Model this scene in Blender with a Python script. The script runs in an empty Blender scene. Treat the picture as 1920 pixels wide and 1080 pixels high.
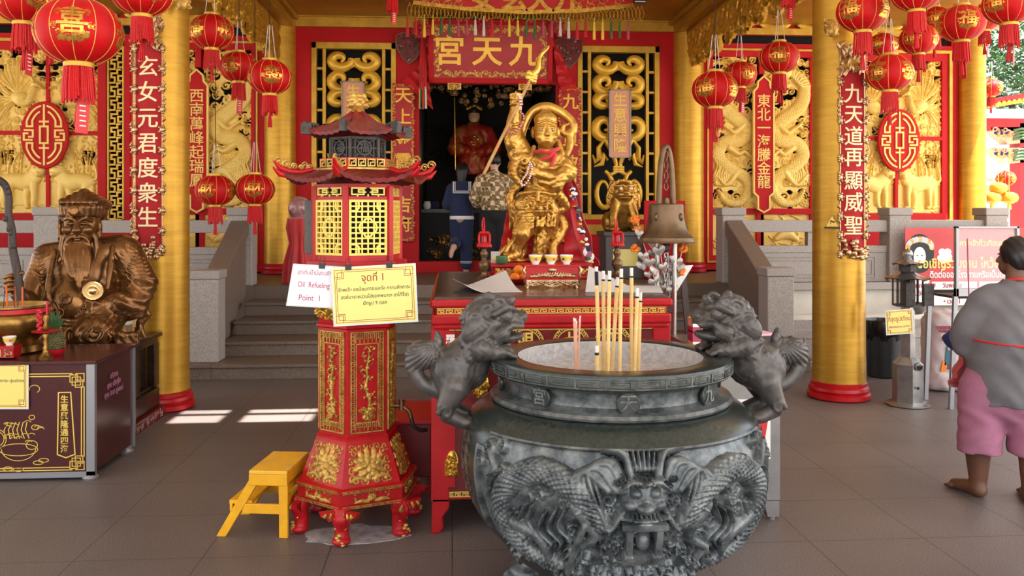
import bpy, bmesh, math, random
import numpy as np
from mathutils import Vector, Matrix, Euler

C = bpy.context.scene.collection
PI = math.pi
# ------------------------------------------------------------------ camera, sky, sun, exposure
FPX, EYE, HOR = 1600.0, 1.65, 403.0
YAW = math.atan(112 / FPX)
cam_data = bpy.data.cameras.new('camera')
cam = bpy.data.objects.new('camera', cam_data)
C.objects.link(cam)
cam.location = (0, 0, EYE)
cam.rotation_euler = (PI / 2, 0, -YAW)
cam_data.sensor_width = 36
cam_data.lens = FPX * 36 / 1920
cam_data.shift_y = -(540 - HOR) / 1920
cam_data.clip_end = 300
bpy.context.scene.camera = cam

world = bpy.data.worlds.new('sky')
bpy.context.scene.world = world
world.use_nodes = True
wn = world.node_tree.nodes
wl = world.node_tree.links
bg = wn['Background']
sky = wn.new('ShaderNodeTexSky')
sky.sky_type = 'NISHITA'
sky.sun_disc = False
sky.sun_elevation = math.radians(58)
sky.sun_rotation = math.radians(120)
sky.air_density = 1.0
sky.dust_density = 2.5
sky.ozone_density = 0.8
hsv = wn.new('ShaderNodeHueSaturation')
hsv.inputs['Saturation'].default_value = 0.35
wl.new(sky.outputs[0], hsv.inputs['Color'])
wl.new(hsv.outputs[0], bg.inputs[0])
bg.inputs[1].default_value = 0.32

sun_data = bpy.data.lights.new('sun', 'SUN')
sun_data.energy = 14.0
sun_data.angle = 0.009
sun_data.color = (1.0, 0.95, 0.86)
sun = bpy.data.objects.new('sun', sun_data)
C.objects.link(sun)
SUN_DIR = Vector((-0.30, 0.42, -1.0)).normalized()      # the way the light travels
sun.rotation_euler = SUN_DIR.to_track_quat('-Z', 'Y').to_euler()
sun.location = (6, -8, 20)

vs = bpy.context.scene.view_settings
vs.view_transform = 'Standard'
vs.look = 'None'
vs.gamma = 1.0
vs.use_curve_mapping = False
vs.exposure = 0.95


def P(px, py, Y):
 """a point of the place: on the plane Y metres ahead, seen at photo pixel (px, py)"""
 u = (px - 960) / FPX
 t = Y / (math.cos(YAW) - math.sin(YAW) * u)
 return Vector((t * (math.sin(YAW) + math.cos(YAW) * u), Y, EYE + t * (HOR - py) / FPX))


def PX(px, Y):
 return P(px, 0, Y).x


def PZ(py, Y, px=960):
 return P(px, py, Y).z


# ------------------------------------------------------------------ materials
def srgb(r, g, b):
 return tuple(((c / 255) / 12.92 if c / 255 <= 0.04045 else ((c / 255 + 0.055) / 1.055) ** 2.4) for c in (r, g, b))


def mat(name, col, rough=0.5, metal=0.0, noise=None, col2=None, bump=None, coat=0.0, spec=0.5, trans=0.0, alpha=1.0, ramp=(0.35, 0.65), coords='Object', emit=None, stretch=None, sheen=0.0, sss=0.0):
 m = bpy.data.materials.new(name)
 m.use_nodes = True
 n, l = m.node_tree.nodes, m.node_tree.links
 b = n['Principled BSDF']
 c1 = srgb(*col) + (1,)
 b.inputs['Base Color'].default_value = c1
 b.inputs['Roughness'].default_value = rough
 b.inputs['Metallic'].default_value = metal
 b.inputs['Specular IOR Level'].default_value = spec
 b.inputs['Coat Weight'].default_value = coat
 b.inputs['Transmission Weight'].default_value = trans
 b.inputs['Alpha'].default_value = alpha
 b.inputs['Sheen Weight'].default_value = sheen
 if sss:
  b.inputs['Subsurface Weight'].default_value = sss
  b.inputs['Subsurface Radius'].default_value = (0.02, 0.008, 0.004)
  b.inputs['Subsurface Scale'].default_value = 0.5
 if emit:
  b.inputs['Emission Color'].default_value = srgb(*emit[0]) + (1,)
  b.inputs['Emission Strength'].default_value = emit[1]
 if noise or bump:
  tc = n.new('ShaderNodeTexCoord')
  mp = n.new('ShaderNodeMapping')
  l.new(tc.outputs[coords], mp.inputs[0])
  if stretch:
   mp.inputs['Scale'].default_value = stretch
 if noise:
  nt = n.new('ShaderNodeTexNoise')
  nt.inputs['Scale'].default_value = noise
  nt.inputs['Detail'].default_value = 6
  nt.inputs['Roughness'].default_value = 0.65
  rp = n.new('ShaderNodeValToRGB')
  rp.color_ramp.elements[0].position = ramp[0]
  rp.color_ramp.elements[1].position = ramp[1]
  rp.color_ramp.elements[0].color = c1
  c2 = col2 or tuple(int(x * 0.8) for x in col)
  rp.color_ramp.elements[1].color = srgb(*c2) + (1,)
  l.new(mp.outputs[0], nt.inputs['Vector'])
  l.new(nt.outputs[0], rp.inputs[0])
  l.new(rp.outputs[0], b.inputs['Base Color'])
 if bump:
  nb = n.new('ShaderNodeTexNoise')
  nb.inputs['Scale'].default_value = bump[0]
  nb.inputs['Detail'].default_value = 4
  bp = n.new('ShaderNodeBump')
  bp.inputs['Strength'].default_value = bump[1]
  bp.inputs['Distance'].default_value = bump[2] if len(bump) > 2 else 0.01
  l.new(mp.outputs[0], nb.inputs['Vector'])
  l.new(nb.outputs[0], bp.inputs['Height'])
  l.new(bp.outputs[0], b.inputs['Normal'])
 return m


M = {}
M['gold_leaf'] = mat('gold_leaf_carving', (244, 212, 120), 0.5, 0.15, 3, (232, 194, 98))
M['gold_scroll'] = mat('gold_scroll', (236, 188, 66), 0.38, 0.3, 3, (216, 164, 48))
M['gold_column'] = mat('gold_column', (204, 156, 54), 0.36, 0.55, 3, (184, 136, 40), bump=(40, 0.04, 0.002), stretch=(1, 1, 8))
M['gold_trim'] = mat('gold_trim', (216, 172, 62), 0.42, 0.35, 5, (190, 146, 44))
M['gold_ceiling'] = mat('gold_ceiling', (170, 122, 40), 0.4, 0.25, 1.2, (146, 100, 30))
M['gold_statue'] = mat('gold_statue', (216, 168, 80), 0.32, 0.72, 9, (156, 108, 44), bump=(90, 0.14, 0.005))
M['gold_bright'] = mat('gold_bright', (232, 190, 90), 0.3, 0.8, 20, (190, 140, 50))
M['gold_dull'] = mat('gold_dull', (216, 174, 88), 0.38, 0.5, 24, (156, 112, 44))
M['rose_gold'] = mat('rose_gold', (216, 180, 140), 0.3, 0.8, 25, (156, 116, 78))
M['gold_paint'] = mat('gold_paint', (236, 200, 92), 0.4, 0.2)
M['red_wall'] = mat('red_wall', (196, 28, 34), 0.6, 0.0, 1.5, (180, 22, 28), spec=0.2)
M['red_paint'] = mat('red_paint', (186, 20, 26), 0.36, 0.0, 4, (162, 14, 20), spec=0.35)
M['red_dark'] = mat('red_dark', (120, 18, 22), 0.35, 0.0, 5, (92, 12, 16))
M['red_roof'] = mat('red_roof', (130, 26, 30), 0.38, 0.0, 14, (88, 20, 24))
M['red_silk'] = mat('red_silk', (206, 12, 24), 0.45, 0.0, 6, (180, 8, 18), sheen=0.3)
M['red_lantern'] = mat('red_lantern', (200, 10, 18), 0.55, 0.0, 4, (176, 6, 14), spec=0.25)
M['red_thread'] = mat('red_thread', (216, 20, 26), 0.6, 0.0, 40, (184, 10, 16))
M['red_flock'] = mat('red_flock', (180, 18, 30), 0.8, 0.0, 90, (150, 12, 24))
M['maroon'] = mat('maroon_granite', (92, 46, 44), 0.18, 0.0, 160, (54, 26, 26), spec=0.4)
M['granite'] = mat('grey_granite', (186, 177, 170), 0.6, 0.0, 110, (134, 126, 120))
M['granite_brown'] = mat('brown_granite', (142, 126, 112), 0.5, 0.0, 120, (100, 86, 76))
M['granite_dark'] = mat('dark_granite', (98, 96, 94), 0.5, 0.0, 120, (70, 68, 66))
M['white_wall'] = mat('white_wall', (226, 218, 204), 0.7, 0.0, 2, (206, 198, 184))
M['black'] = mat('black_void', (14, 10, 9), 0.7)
M['black_shiny'] = mat('black_lacquer', (9, 6, 5), 0.4, 0.0, 6, (16, 9, 7), spec=0.2)
M['iron'] = mat('dark_iron', (74, 68, 64), 0.5, 0.3, 30, (48, 42, 38))
M['steel'] = mat('steel', (176, 174, 172), 0.28, 0.9, 8, (150, 148, 146))
M['steel_brushed'] = mat('brushed_steel', (150, 146, 144), 0.42, 0.75, 3, (130, 126, 122))
M['bell'] = mat('bell_bronze', (118, 94, 70), 0.4, 0.75, 8, (86, 68, 50))
M['brass'] = mat('brass', (168, 128, 62), 0.3, 0.85, 10, (120, 86, 40))
M['brass_dark'] = mat('brass_dark', (138, 108, 76), 0.38, 0.75, 18, (96, 70, 50))
M['bronze'] = mat('bronze', (146, 100, 54), 0.25, 0.7, 7, (86, 58, 34), ramp=(0.3, 0.7))
M['bronze_dark'] = mat('bronze_dark', (74, 54, 38), 0.3, 0.55, 9, (44, 32, 24))
M['stone_relief'] = mat('burner_relief', (126, 130, 129), 0.36, 0.35, 14, (58, 64, 67), ramp=(0.32, 0.62), bump=(70, 0.25, 0.006))
M['stone_polish'] = mat('burner_polished', (56, 62, 57), 0.24, 0.2, 60, (38, 43, 41))
M['stone_lion'] = mat('burner_lion', (96, 91, 88), 0.38, 0.25, 12, (54, 50, 48), ramp=(0.32, 0.68))
M['ash'] = mat('ash', (196, 192, 192), 0.95, 0.0, 40, (160, 156, 156))
M['incense_yellow'] = mat('incense_yellow', (228, 196, 134), 0.75, 0.0, 30, (212, 174, 106))
M['incense_pink'] = mat('incense_pink', (206, 156, 130), 0.8)
M['incense_orange'] = mat('incense_orange', (226, 96, 40), 0.7)
M['char'] = mat('charred_tip', (28, 26, 26), 0.9)
M['burn_ash'] = mat('white_ash_tip', (214, 210, 208), 0.95)
M['yellow_paint'] = mat('yellow_paint', (240, 176, 24), 0.45, 0.0, 6, (222, 156, 20))
M['yellow_worn'] = mat('yellow_worn_top', (238, 180, 44), 0.5, 0.0, 9, (196, 170, 120), ramp=(0.5, 0.75))
M['yellow_card'] = mat('yellow_card', (240, 220, 120), 0.4, 0.0, coat=0.3)
M['white_card'] = mat('white_card', (236, 236, 246), 0.4, 0.0, coat=0.3)
M['paper_edge'] = mat('laminate_edge', (206, 214, 216), 0.25)
M['ink_red'] = mat('ink_red', (150, 36, 30), 0.6)
M['ink_pink'] = mat('ink_pink', (176, 70, 96), 0.6)
M['ink_black'] = mat('ink_black', (36, 34, 34), 0.6)
M['white'] = mat('white_paint', (240, 238, 236), 0.5)
M['cream_text'] = mat('cream_text', (238, 220, 170), 0.4)
M['grey_board'] = mat('grey_board', (206, 200, 200), 0.8)
M['grey_alu'] = mat('grey_aluminium', (160, 160, 164), 0.35, 0.6)
M['porcelain'] = mat('porcelain', (240, 238, 232), 0.15, coat=0.5)
M['cup_yellow'] = mat('cup_yellow', (236, 200, 72), 0.2, coat=0.5)
M['orange'] = mat('orange_peel', (240, 130, 24), 0.45, bump=(120, 0.3, 0.002))
M['skin_tan'] = mat('skin_tan', (114, 76, 56), 0.5, 0.0, 6, (98, 64, 47))
M['skin_fair'] = mat('skin_fair', (214, 170, 146), 0.5)
M['hair'] = mat('hair_black', (22, 19, 19), 0.45, 0.0, 90, (36, 31, 30), stretch=(1, 1, 0.1))
M['tee_grey'] = mat('grey_cotton', (116, 113, 117), 0.9, 0.0, 8, (106, 103, 107))
M['shorts_pink'] = mat('mauve_cotton', (172, 112, 138), 0.9, 0.0, 8, (160, 102, 126))
M['navy'] = mat('navy_cloth', (30, 42, 78), 0.85, sheen=0.1)
M['black_cloth'] = mat('black_cloth', (26, 25, 28), 0.85)
M['wood_staff'] = mat('wood_staff', (74, 60, 54), 0.6, 0.0, 14, (48, 38, 34), stretch=(1, 1, 0.15))
M['wood_table'] = mat('dark_table_top', (72, 52, 42), 0.3, 0.0, 30, (44, 34, 30), stretch=(0.15, 1, 1), coat=0.2)
M['plastic_black'] = mat('black_plastic', (26, 27, 30), 0.42)
M['bag_black'] = mat('bin_liner', (16, 16, 18), 0.18)
M['pink'] = mat('pink_board', (216, 150, 120), 0.5)
M['silver_leaf'] = mat('silver_leaf', (186, 178, 172), 0.36, 0.55, 30, (132, 122, 114))
M['marigold'] = mat('marigold', (232, 132, 40), 0.8, 0.0, 40, (206, 100, 20))
M['leaf_green'] = mat('leaf_green', (72, 112, 62), 0.55, 0.0, 12, (48, 84, 40))
M['pineapple'] = mat('pineapple_skin', (120, 116, 70), 0.6, 0.0, 40, (84, 76, 40))
M['red_plastic'] = mat('red_plastic', (190, 24, 40), 0.3)
M['glass'] = mat('clear_glass', (250, 250, 250), 0.03, 0.0, trans=1.0)
M['glass'].node_tree.nodes['Principled BSDF'].inputs['IOR'].default_value = 1.08
M['cable'] = mat('cable_black', (30, 28, 26), 0.6)
M['cord_white'] = mat('cord_white', (206, 204, 200), 0.6)
M['tag_red'] = mat('tag_red', (206, 40, 44), 0.45)


# ------------------------------------------------------------------ mesh building
def T(x=0, y=0, z=0, rx=0, ry=0, rz=0, s=1.0):
 m = Matrix.Translation((x, y, z)) @ Euler((rx, ry, rz)).to_matrix().to_4x4()
 if s != 1.0:
  m = m @ (Matrix.Scale(s, 4) if not isinstance(s, tuple) else Matrix.Diagonal((s[0], s[1], s[2], 1)))
 return m


_text_cache = {}


def text_arrays(body, size, extrude, bold, align='CENTER', spacing=1.0, fine=False):
 key = (body, size, extrude, bold, align, spacing, fine)
 if key in _text_cache:
  return _text_cache[key]
 c = bpy.data.curves.new('t', 'FONT')
 c.body = body
 c.size = size
 c.extrude = extrude
 c.offset = bold
 c.align_x = align
 c.align_y = 'CENTER'
 c.resolution_u = 3
 c.space_line = spacing
 o = bpy.data.objects.new('t', c)
 m = bpy.data.meshes.new_from_object(o)
 if fine:                                   # small triangles, so that the glyph can follow a curved surface
  bm = bmesh.new()
  bm.from_mesh(m)
  for _ in range(3):
   bmesh.ops.triangulate(bm, faces=bm.faces[:])
   bmesh.ops.subdivide_edges(bm, edges=[e for e in bm.edges if e.calc_length() > 0.14 * size], cuts=1)
  bmesh.ops.triangulate(bm, faces=bm.faces[:])
  bm.to_mesh(m)
  bm.free()
 v = np.empty(len(m.vertices) * 3)
 m.vertices.foreach_get('co', v)
 f = [tuple(p.vertices) for p in m.polygons]
 bpy.data.objects.remove(o)
 bpy.data.curves.remove(c)
 bpy.data.meshes.remove(m)
 r = (v.reshape(-1, 3), f)
 _text_cache[key] = r
 return r


class MB:
 """collects shapes; build() links them as ONE mesh object"""

 def __init__(self):
  self.V, self.L, self.S, self.I, self.n = [], [], [], [], 0
  self.X = Matrix()

 def add(self, v, f, m=0, X=None):
  v = np.asarray(v, float).reshape(-1, 3)
  X = self.X if X is None else self.X @ X
  A = np.array(X)
  v = v @ A[:3, :3].T + A[:3, 3]
  flip = np.linalg.det(A[:3, :3]) < 0
  if isinstance(f, np.ndarray):
   if flip:
    f = f[:, ::-1]
   self.L.append((f + self.n).ravel())
   self.S.append(np.full(len(f), f.shape[1]))
   self.I.append(np.full(len(f), m))
  elif len(f):
   if flip:
    f = [tuple(reversed(q)) for q in f]
   self.L.append(np.fromiter((i for q in f for i in q), int) + self.n)
   self.S.append(np.array([len(q) for q in f]))
   self.I.append(np.full(len(f), m))
  self.V.append(v)
  self.n += len(v)
  return self

 def box(self, c, s, rz=0, m=0, X=None, rx=0, ry=0):
  h = [x / 2 for x in s]
  v = [(x, y, z) for x in (-h[0], h[0]) for y in (-h[1], h[1]) for z in (-h[2], h[2])]
  f = [(0, 1, 3, 2), (4, 6, 7, 5), (0, 4, 5, 1), (2, 3, 7, 6), (0, 2, 6, 4), (1, 5, 7, 3)]
  Y = T(*c, rx, ry, rz)
  return self.add(v, f, m, Y if X is None else X @ Y)

 def bx(self, x0, x1, y0, y1, z0, z1, m=0):
  return self.box(((x0 + x1) / 2, (y0 + y1) / 2, (z0 + z1) / 2), (abs(x1 - x0), abs(y1 - y0), abs(z1 - z0)), 0, m)

 def prism(self, poly, d, X=None, m=0, taper=1.0):
  """poly in XY, from z=0 to z=d"""
  n = len(poly)
  a = sum(poly[i][0] * poly[(i + 1) % n][1] - poly[(i + 1) % n][0] * poly[i][1] for i in range(n))
  if a < 0:
   poly = poly[::-1]
  v = [(x, y, 0) for x, y in poly] + [(x * taper, y * taper, d) for x, y in poly]
  f = [tuple(range(n - 1, -1, -1)), tuple(range(n, 2 * n))] + [(i, (i + 1) % n, n + (i + 1) % n, n + i) for i in range(n)]
  if d < 0:
   f = [tuple(reversed(q)) for q in f]
  return self.add(v, f, m, X)

 def lathe(self, prof, n=32, X=None, m=0, caps=True, a0=0.0, fn=None):
  k = len(prof)
  v, f = [], []
  for i in range(n):
   a = a0 + 2 * PI * i / n
   for r, z in prof:
    v.append((r * math.cos(a), r * math.sin(a), z))
  for i in range(n):
   j = (i + 1) % n
   for q in range(k - 1):
    f.append((i * k + q, j * k + q, j * k + q + 1, i * k + q + 1))
  if caps:
   if prof[0][0] > 1e-5:
    f.append(tuple(i * k for i in range(n - 1, -1, -1)))
   if prof[-1][0] > 1e-5:
    f.append(tuple(i * k + k - 1 for i in range(n)))
  return self.add(v, f, m, X)

 def cyl(self, a, b, r, n=16, m=0, r2=None):
  return self.tube([a, b], [r, r if r2 is None else r2], n, m)

 def tube(self, pts, r, n=8, m=0, caps=True, closed=False, X=None):
  pts = [Vector(p) for p in pts]
  k = len(pts)
  if not hasattr(r, '__len__'):
   r = [r] * k
  v, f = [], []
  up = None
  for i, p in enumerate(pts):
   if closed:
    d = pts[(i + 1) % k] - pts[i - 1]
   else:
    d = pts[min(i + 1, k - 1)] - pts[max(i - 1, 0)]
   d.normalize()
   if up is None:
    up = Vector((0, 0, 1)) if abs(d.z) < 0.9 else Vector((1, 0, 0))
   s = d.cross(up)
   s.normalize()
   up = s.cross(d)
   up.normalize()
   for j in range(n):
    a = 2 * PI * j / n
    v.append(p + (s * math.cos(a) + up * math.sin(a)) * r[i])
  for i in range(k if closed else k - 1):
   i2 = (i + 1) % k
   for j in range(n):
    j2 = (j + 1) % n
    f.append((i * n + j, i * n + j2, i2 * n + j2, i2 * n + j))
  if caps and not closed:
   f.append(tuple(range(n - 1, -1, -1)))
   f.append(tuple((k - 1) * n + j for j in range(n)))
  return self.add([tuple(q) for q in v], f, m, X)

 def ball(self, c, r, n=16, k=10, m=0, X=None, R=None):
  if not hasattr(r, '__len__'):
   r = (r, r, r)
  prof = [(math.sin(PI * i / k), -math.cos(PI * i / k)) for i in range(k + 1)]
  prof[0] = (0.0, -1.0)
  prof[-1] = (0.0, 1.0)
  Y = Matrix.Translation(c) @ (R.to_matrix().to_4x4() if R is not None else Matrix()) @ Matrix.Diagonal((r[0], r[1], r[2], 1))
  return self.lathe(prof, n, Y if X is None else X @ Y, m, caps=False)

 def text(self, body, size, X, extrude=0.002, bold=0.0, m=0, align='CENTER', sx=1.0, spacing=1.0):
  """text stands in the XZ plane of X, read from -Y"""
  v, f = text_arrays(body, size, extrude, bold, align, spacing)
  return self.add(v, f, m, X @ T(rx=PI / 2, s=(sx, 1, 1)))

 def column_text(self, body, size, x, y, z0, z1, extrude=0.002, bold=0.0, m=0, sx=1.0, X=None):
  n = len(body)
  for i, ch in enumerate(body):
   z = z0 + (z1 - z0) * (i / (n - 1) if n > 1 else 0)
   Y = T(x, y, z)
   self.text(ch, size, Y if X is None else X @ Y, extrude, bold, m, sx=sx)
  return self

 def build(self, name, mats, parent=None, smooth=None, loc=None, rz=0, bevel=None):
  me = bpy.data.meshes.new(name)
  if self.n:
   V = np.concatenate(self.V)
   L = np.concatenate(self.L).astype(np.int32)
   S = np.concatenate(self.S)
   I = np.concatenate(self.I).astype(np.int32)
   me.vertices.add(len(V))
   me.vertices.foreach_set('co', V.astype(np.float32).ravel())
   me.loops.add(len(L))
   me.loops.foreach_set('vertex_index', L)
   me.polygons.add(len(S))
   me.polygons.foreach_set('loop_start', (np.cumsum(S) - S).astype(np.int32))
   me.polygons.foreach_set('material_index', I)
   me.update(calc_edges=True)
  if not isinstance(mats, (list, tuple)):
   mats = [mats]
  for q in mats:
   me.materials.append(M[q] if isinstance(q, str) else q)
  if smooth is not None:
   me.polygons.foreach_set('use_smooth', np.ones(len(me.polygons), bool))
   if smooth < 180:
    me.set_sharp_from_angle(angle=math.radians(smooth))
  else:
   me.polygons.foreach_set('use_smooth', np.zeros(len(me.polygons), bool))
  o = bpy.data.objects.new(name, me)
  C.objects.link(o)
  if parent is not None:
   o.parent = parent
  if loc is not None:
   o.location = loc
  o.rotation_euler[2] = rz
  if bevel:
   bv = o.modifiers.new('bevel', 'BEVEL')
   bv.width = bevel
   bv.segments = 2
   bv.limit_method = 'ANGLE'
   bv.angle_limit = math.radians(40)
  return o


def tag(o, label=None, cat=None, group=None, kind=None):
 if label:
  o['label'] = label
 if cat:
  o['category'] = cat
 if group:
  o['group'] = group
 if kind:
  o['kind'] = kind
 return o


def thing(name, label, cat, loc=(0, 0, 0), rz=0.0, group=None, kind=None):
 o = bpy.data.objects.new(name, None)
 C.objects.link(o)
 o.empty_display_size = 0.1
 o.location = loc
 o.rotation_euler[2] = rz
 return tag(o, label, cat, group, kind)


def copy_thing(root, loc, rz=None, label=None, scale=None):
 r = root.copy()
 C.objects.link(r)
 r.location = loc
 if rz is not None:
  r.rotation_euler[2] = rz
 if scale is not None:
  r.scale = (scale, scale, scale)
 if label:
  r['label'] = label
 for ch in list(root.children):
  c = ch.copy()
  C.objects.link(c)
  c.parent = r
  for g in list(ch.children):
   d = g.copy()
   C.objects.link(d)
   d.parent = c
 return r


# ------------------------------------------------------------------ solid shapes blended in a distance field
class SDF:
 def __init__(self, lo, hi, h):
  self.h = h
  self.lo = np.array(lo, float)
  self.ax = [np.arange(lo[i], hi[i] + h, h).astype(np.float32) for i in range(3)]
  self.F = np.full([len(a) for a in self.ax], 0.5, np.float32)

 def _put(self, fn, lo, hi, k, sub=False):
  pad = abs(k) + 3 * self.h
  sl, ax = [], []
  for i in range(3):
   a = max(0, int((lo[i] - pad - self.lo[i]) / self.h))
   b = min(len(self.ax[i]), int((hi[i] + pad - self.lo[i]) / self.h) + 2)
   if b <= a:
    return self
   sl.append(slice(a, b))
   sh = [1, 1, 1]
   sh[i] = b - a
   ax.append(self.ax[i][a:b].reshape(sh))
  d = fn(*ax)
  F = self.F[tuple(sl)]
  if sub:
   d = -d
   if k > 0:
    q = np.maximum(k - np.abs(F - d), 0) / k
    self.F[tuple(sl)] = np.maximum(F, d) + q * q * k * 0.25
   else:
    self.F[tuple(sl)] = np.maximum(F, d)
  else:
   if k > 0:
    q = np.maximum(k - np.abs(F - d), 0) / k
    self.F[tuple(sl)] = np.minimum(F, d) - q * q * k * 0.25
   else:
    self.F[tuple(sl)] = np.minimum(F, d)
  return self

 def cap(self, a, b, ra, rb=None, k=0.02, sub=False):
  a, b = np.array(a, float), np.array(b, float)
  rb = ra if rb is None else rb
  ba = b - a
  L = max(float(ba @ ba), 1e-9)

  def fn(x, y, z):
   t = np.clip(((x - a[0]) * ba[0] + (y - a[1]) * ba[1] + (z - a[2]) * ba[2]) / L, 0, 1)
   return np.sqrt((x - a[0] - t * ba[0]) ** 2 + (y - a[1] - t * ba[1]) ** 2 + (z - a[2] - t * ba[2]) ** 2) - (ra + (rb - ra) * t)
  R = max(ra, rb)
  return self._put(fn, np.minimum(a, b) - R, np.maximum(a, b) + R, k, sub)

 def path(self, pts, r, k=0.015, sub=False, n=0):
  if n:
   pts = spline(pts, n)
  m = len(pts)
  if not hasattr(r, '__len__'):
   r = [r] * m
  elif len(r) != m:
   r = list(np.interp(np.linspace(0, 1, m), np.linspace(0, 1, len(r)), r))
  A = np.array([[float(c) for c in q] for q in pts])
  R = np.array(r, float)[:, None]

  def fn(x, y, z):
   d = None
   for i in range(m - 1):
    a, ba = A[i], A[i + 1] - A[i]
    t = np.clip(((x - a[0]) * ba[0] + (y - a[1]) * ba[1] + (z - a[2]) * ba[2]) / max(float(ba @ ba), 1e-9), 0, 1)
    e = np.sqrt((x - a[0] - t * ba[0]) ** 2 + (y - a[1] - t * ba[1]) ** 2 + (z - a[2] - t * ba[2]) ** 2) - (r[i] + (r[i + 1] - r[i]) * t)
    d = e if d is None else np.minimum(d, e)
   return d
  return self._put(fn, (A - R).min(0), (A + R).max(0), k, sub)

 def ell(self, c, r, rot=None, k=0.02, sub=False):
  c = np.array(c, float)
  r = np.array(r if hasattr(r, '__len__') else (r, r, r), float)
  R = np.array(Euler([math.radians(q) for q in rot]).to_matrix().inverted()) if rot else None

  def fn(x, y, z):
   x, y, z = x - c[0], y - c[1], z - c[2]
   if R is not None:
    x, y, z = R[0, 0] * x + R[0, 1] * y + R[0, 2] * z, R[1, 0] * x + R[1, 1] * y + R[1, 2] * z, R[2, 0] * x + R[2, 1] * y + R[2, 2] * z
   k0 = np.sqrt((x / r[0]) ** 2 + (y / r[1]) ** 2 + (z / r[2]) ** 2)
   k1 = np.sqrt((x / r[0] ** 2) ** 2 + (y / r[1] ** 2) ** 2 + (z / r[2] ** 2) ** 2)
   return k0 * (k0 - 1) / np.maximum(k1, 1e-6)
  m = r.max() if rot else r
  return self._put(fn, c - m, c + m, k, sub)

 def box(self, c, half, rot=None, rnd=0.01, k=0.01, sub=False):
  c = np.array(c, float)
  h = np.array(half, float) - rnd
  R = np.array(Euler([math.radians(q) for q in rot]).to_matrix().inverted()) if rot else None

  def fn(x, y, z):
   x, y, z = x - c[0], y - c[1], z - c[2]
   if R is not None:
    x, y, z = R[0, 0] * x + R[0, 1] * y + R[0, 2] * z, R[1, 0] * x + R[1, 1] * y + R[1, 2] * z, R[2, 0] * x + R[2, 1] * y + R[2, 2] * z
   qx, qy, qz = np.abs(x) - h[0], np.abs(y) - h[1], np.abs(z) - h[2]
   o = np.sqrt(np.maximum(qx, 0) ** 2 + np.maximum(qy, 0) ** 2 + np.maximum(qz, 0) ** 2)
   return o + np.minimum(np.maximum(qx, np.maximum(qy, qz)), 0) - rnd
  m = float(np.linalg.norm(half)) if rot else np.array(half, float)
  return self._put(fn, c - m, c + m, k, sub)

 def spiral(self, c, r, tube, turns=1.6, nrm='y', a0=0.0, sg=1, k=0.006, lift=0.0):
  """a curled lock: a tube wound in a plane"""
  pts = []
  n = int(10 * turns) + 2
  for i in range(n):
   t = i / (n - 1)
   a = a0 + sg * 2 * PI * turns * t
   q = r * (1 - 0.88 * t)
   u, w, l = q * math.cos(a), q * math.sin(a), lift * t
   pts.append((c[0] + u, c[1] - l, c[2] + w) if nrm == 'y' else ((c[0] + l, c[1] + u, c[2] + w) if nrm == 'x' else (c[0] + u, c[1] + w, c[2] + l)))
  return self.path(pts, [tube, tube * 0.8], k)

 def disp(self, fn, lo=None, hi=None):
  """add fn(x,y,z) to the distance (positive carves in)"""
  x, y, z = self.ax[0][:, None, None], self.ax[1][None, :, None], self.ax[2][None, None, :]
  near = np.abs(self.F) < 0.06
  self.F = np.where(near, self.F + fn(x, y, z), self.F).astype(np.float32)
  return self

 def clip(self, axis, lim, keep='above'):
  sh = [1, 1, 1]
  sh[axis] = -1
  a = self.ax[axis].reshape(sh)
  self.F = np.maximum(self.F, (lim - a) if keep == 'above' else (a - lim))
  return self

 def nets(self):
  F = self.F.copy()
  F[0], F[-1] = np.maximum(F[0], 0.01), np.maximum(F[-1], 0.01)
  F[:, 0], F[:, -1] = np.maximum(F[:, 0], 0.01), np.maximum(F[:, -1], 0.01)
  F[:, :, 0], F[:, :, -1] = np.maximum(F[:, :, 0], 0.01), np.maximum(F[:, :, -1], 0.01)
  s = F < 0
  cnt = np.zeros([q - 1 for q in s.shape], np.int8)
  for dx in (0, 1):
   for dy in (0, 1):
    for dz in (0, 1):
     cnt += s[dx:s.shape[0] - 1 + dx, dy:s.shape[1] - 1 + dy, dz:s.shape[2] - 1 + dz]
  act = (cnt > 0) & (cnt < 8)
  idx = np.argwhere(act)
  gid = np.full(act.shape, -1, np.int64)
  gid[act] = np.arange(len(idx))
  acc = np.zeros((len(idx), 3))
  num = np.zeros(len(idx))
  cs = [(0, 0, 0), (1, 0, 0), (0, 1, 0), (1, 1, 0), (0, 0, 1), (1, 0, 1), (0, 1, 1), (1, 1, 1)]
  val = [F[idx[:, 0] + c[0], idx[:, 1] + c[1], idx[:, 2] + c[2]] for c in cs]
  for a in range(8):
   for b in range(a + 1, 8):
    if sum(abs(cs[a][i] - cs[b][i]) for i in range(3)) != 1:
     continue
    va, vb = val[a], val[b]
    cr = (va < 0) != (vb < 0)
    t = np.where(cr, va / np.where(cr, va - vb, 1), 0)
    p = np.array(cs[a])[None, :] + t[:, None] * (np.array(cs[b]) - np.array(cs[a]))[None, :]
    acc[cr] += p[cr]
    num[cr] += 1
  V = self.lo + (idx + acc / num[:, None]) * self.h
  Q = []
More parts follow.
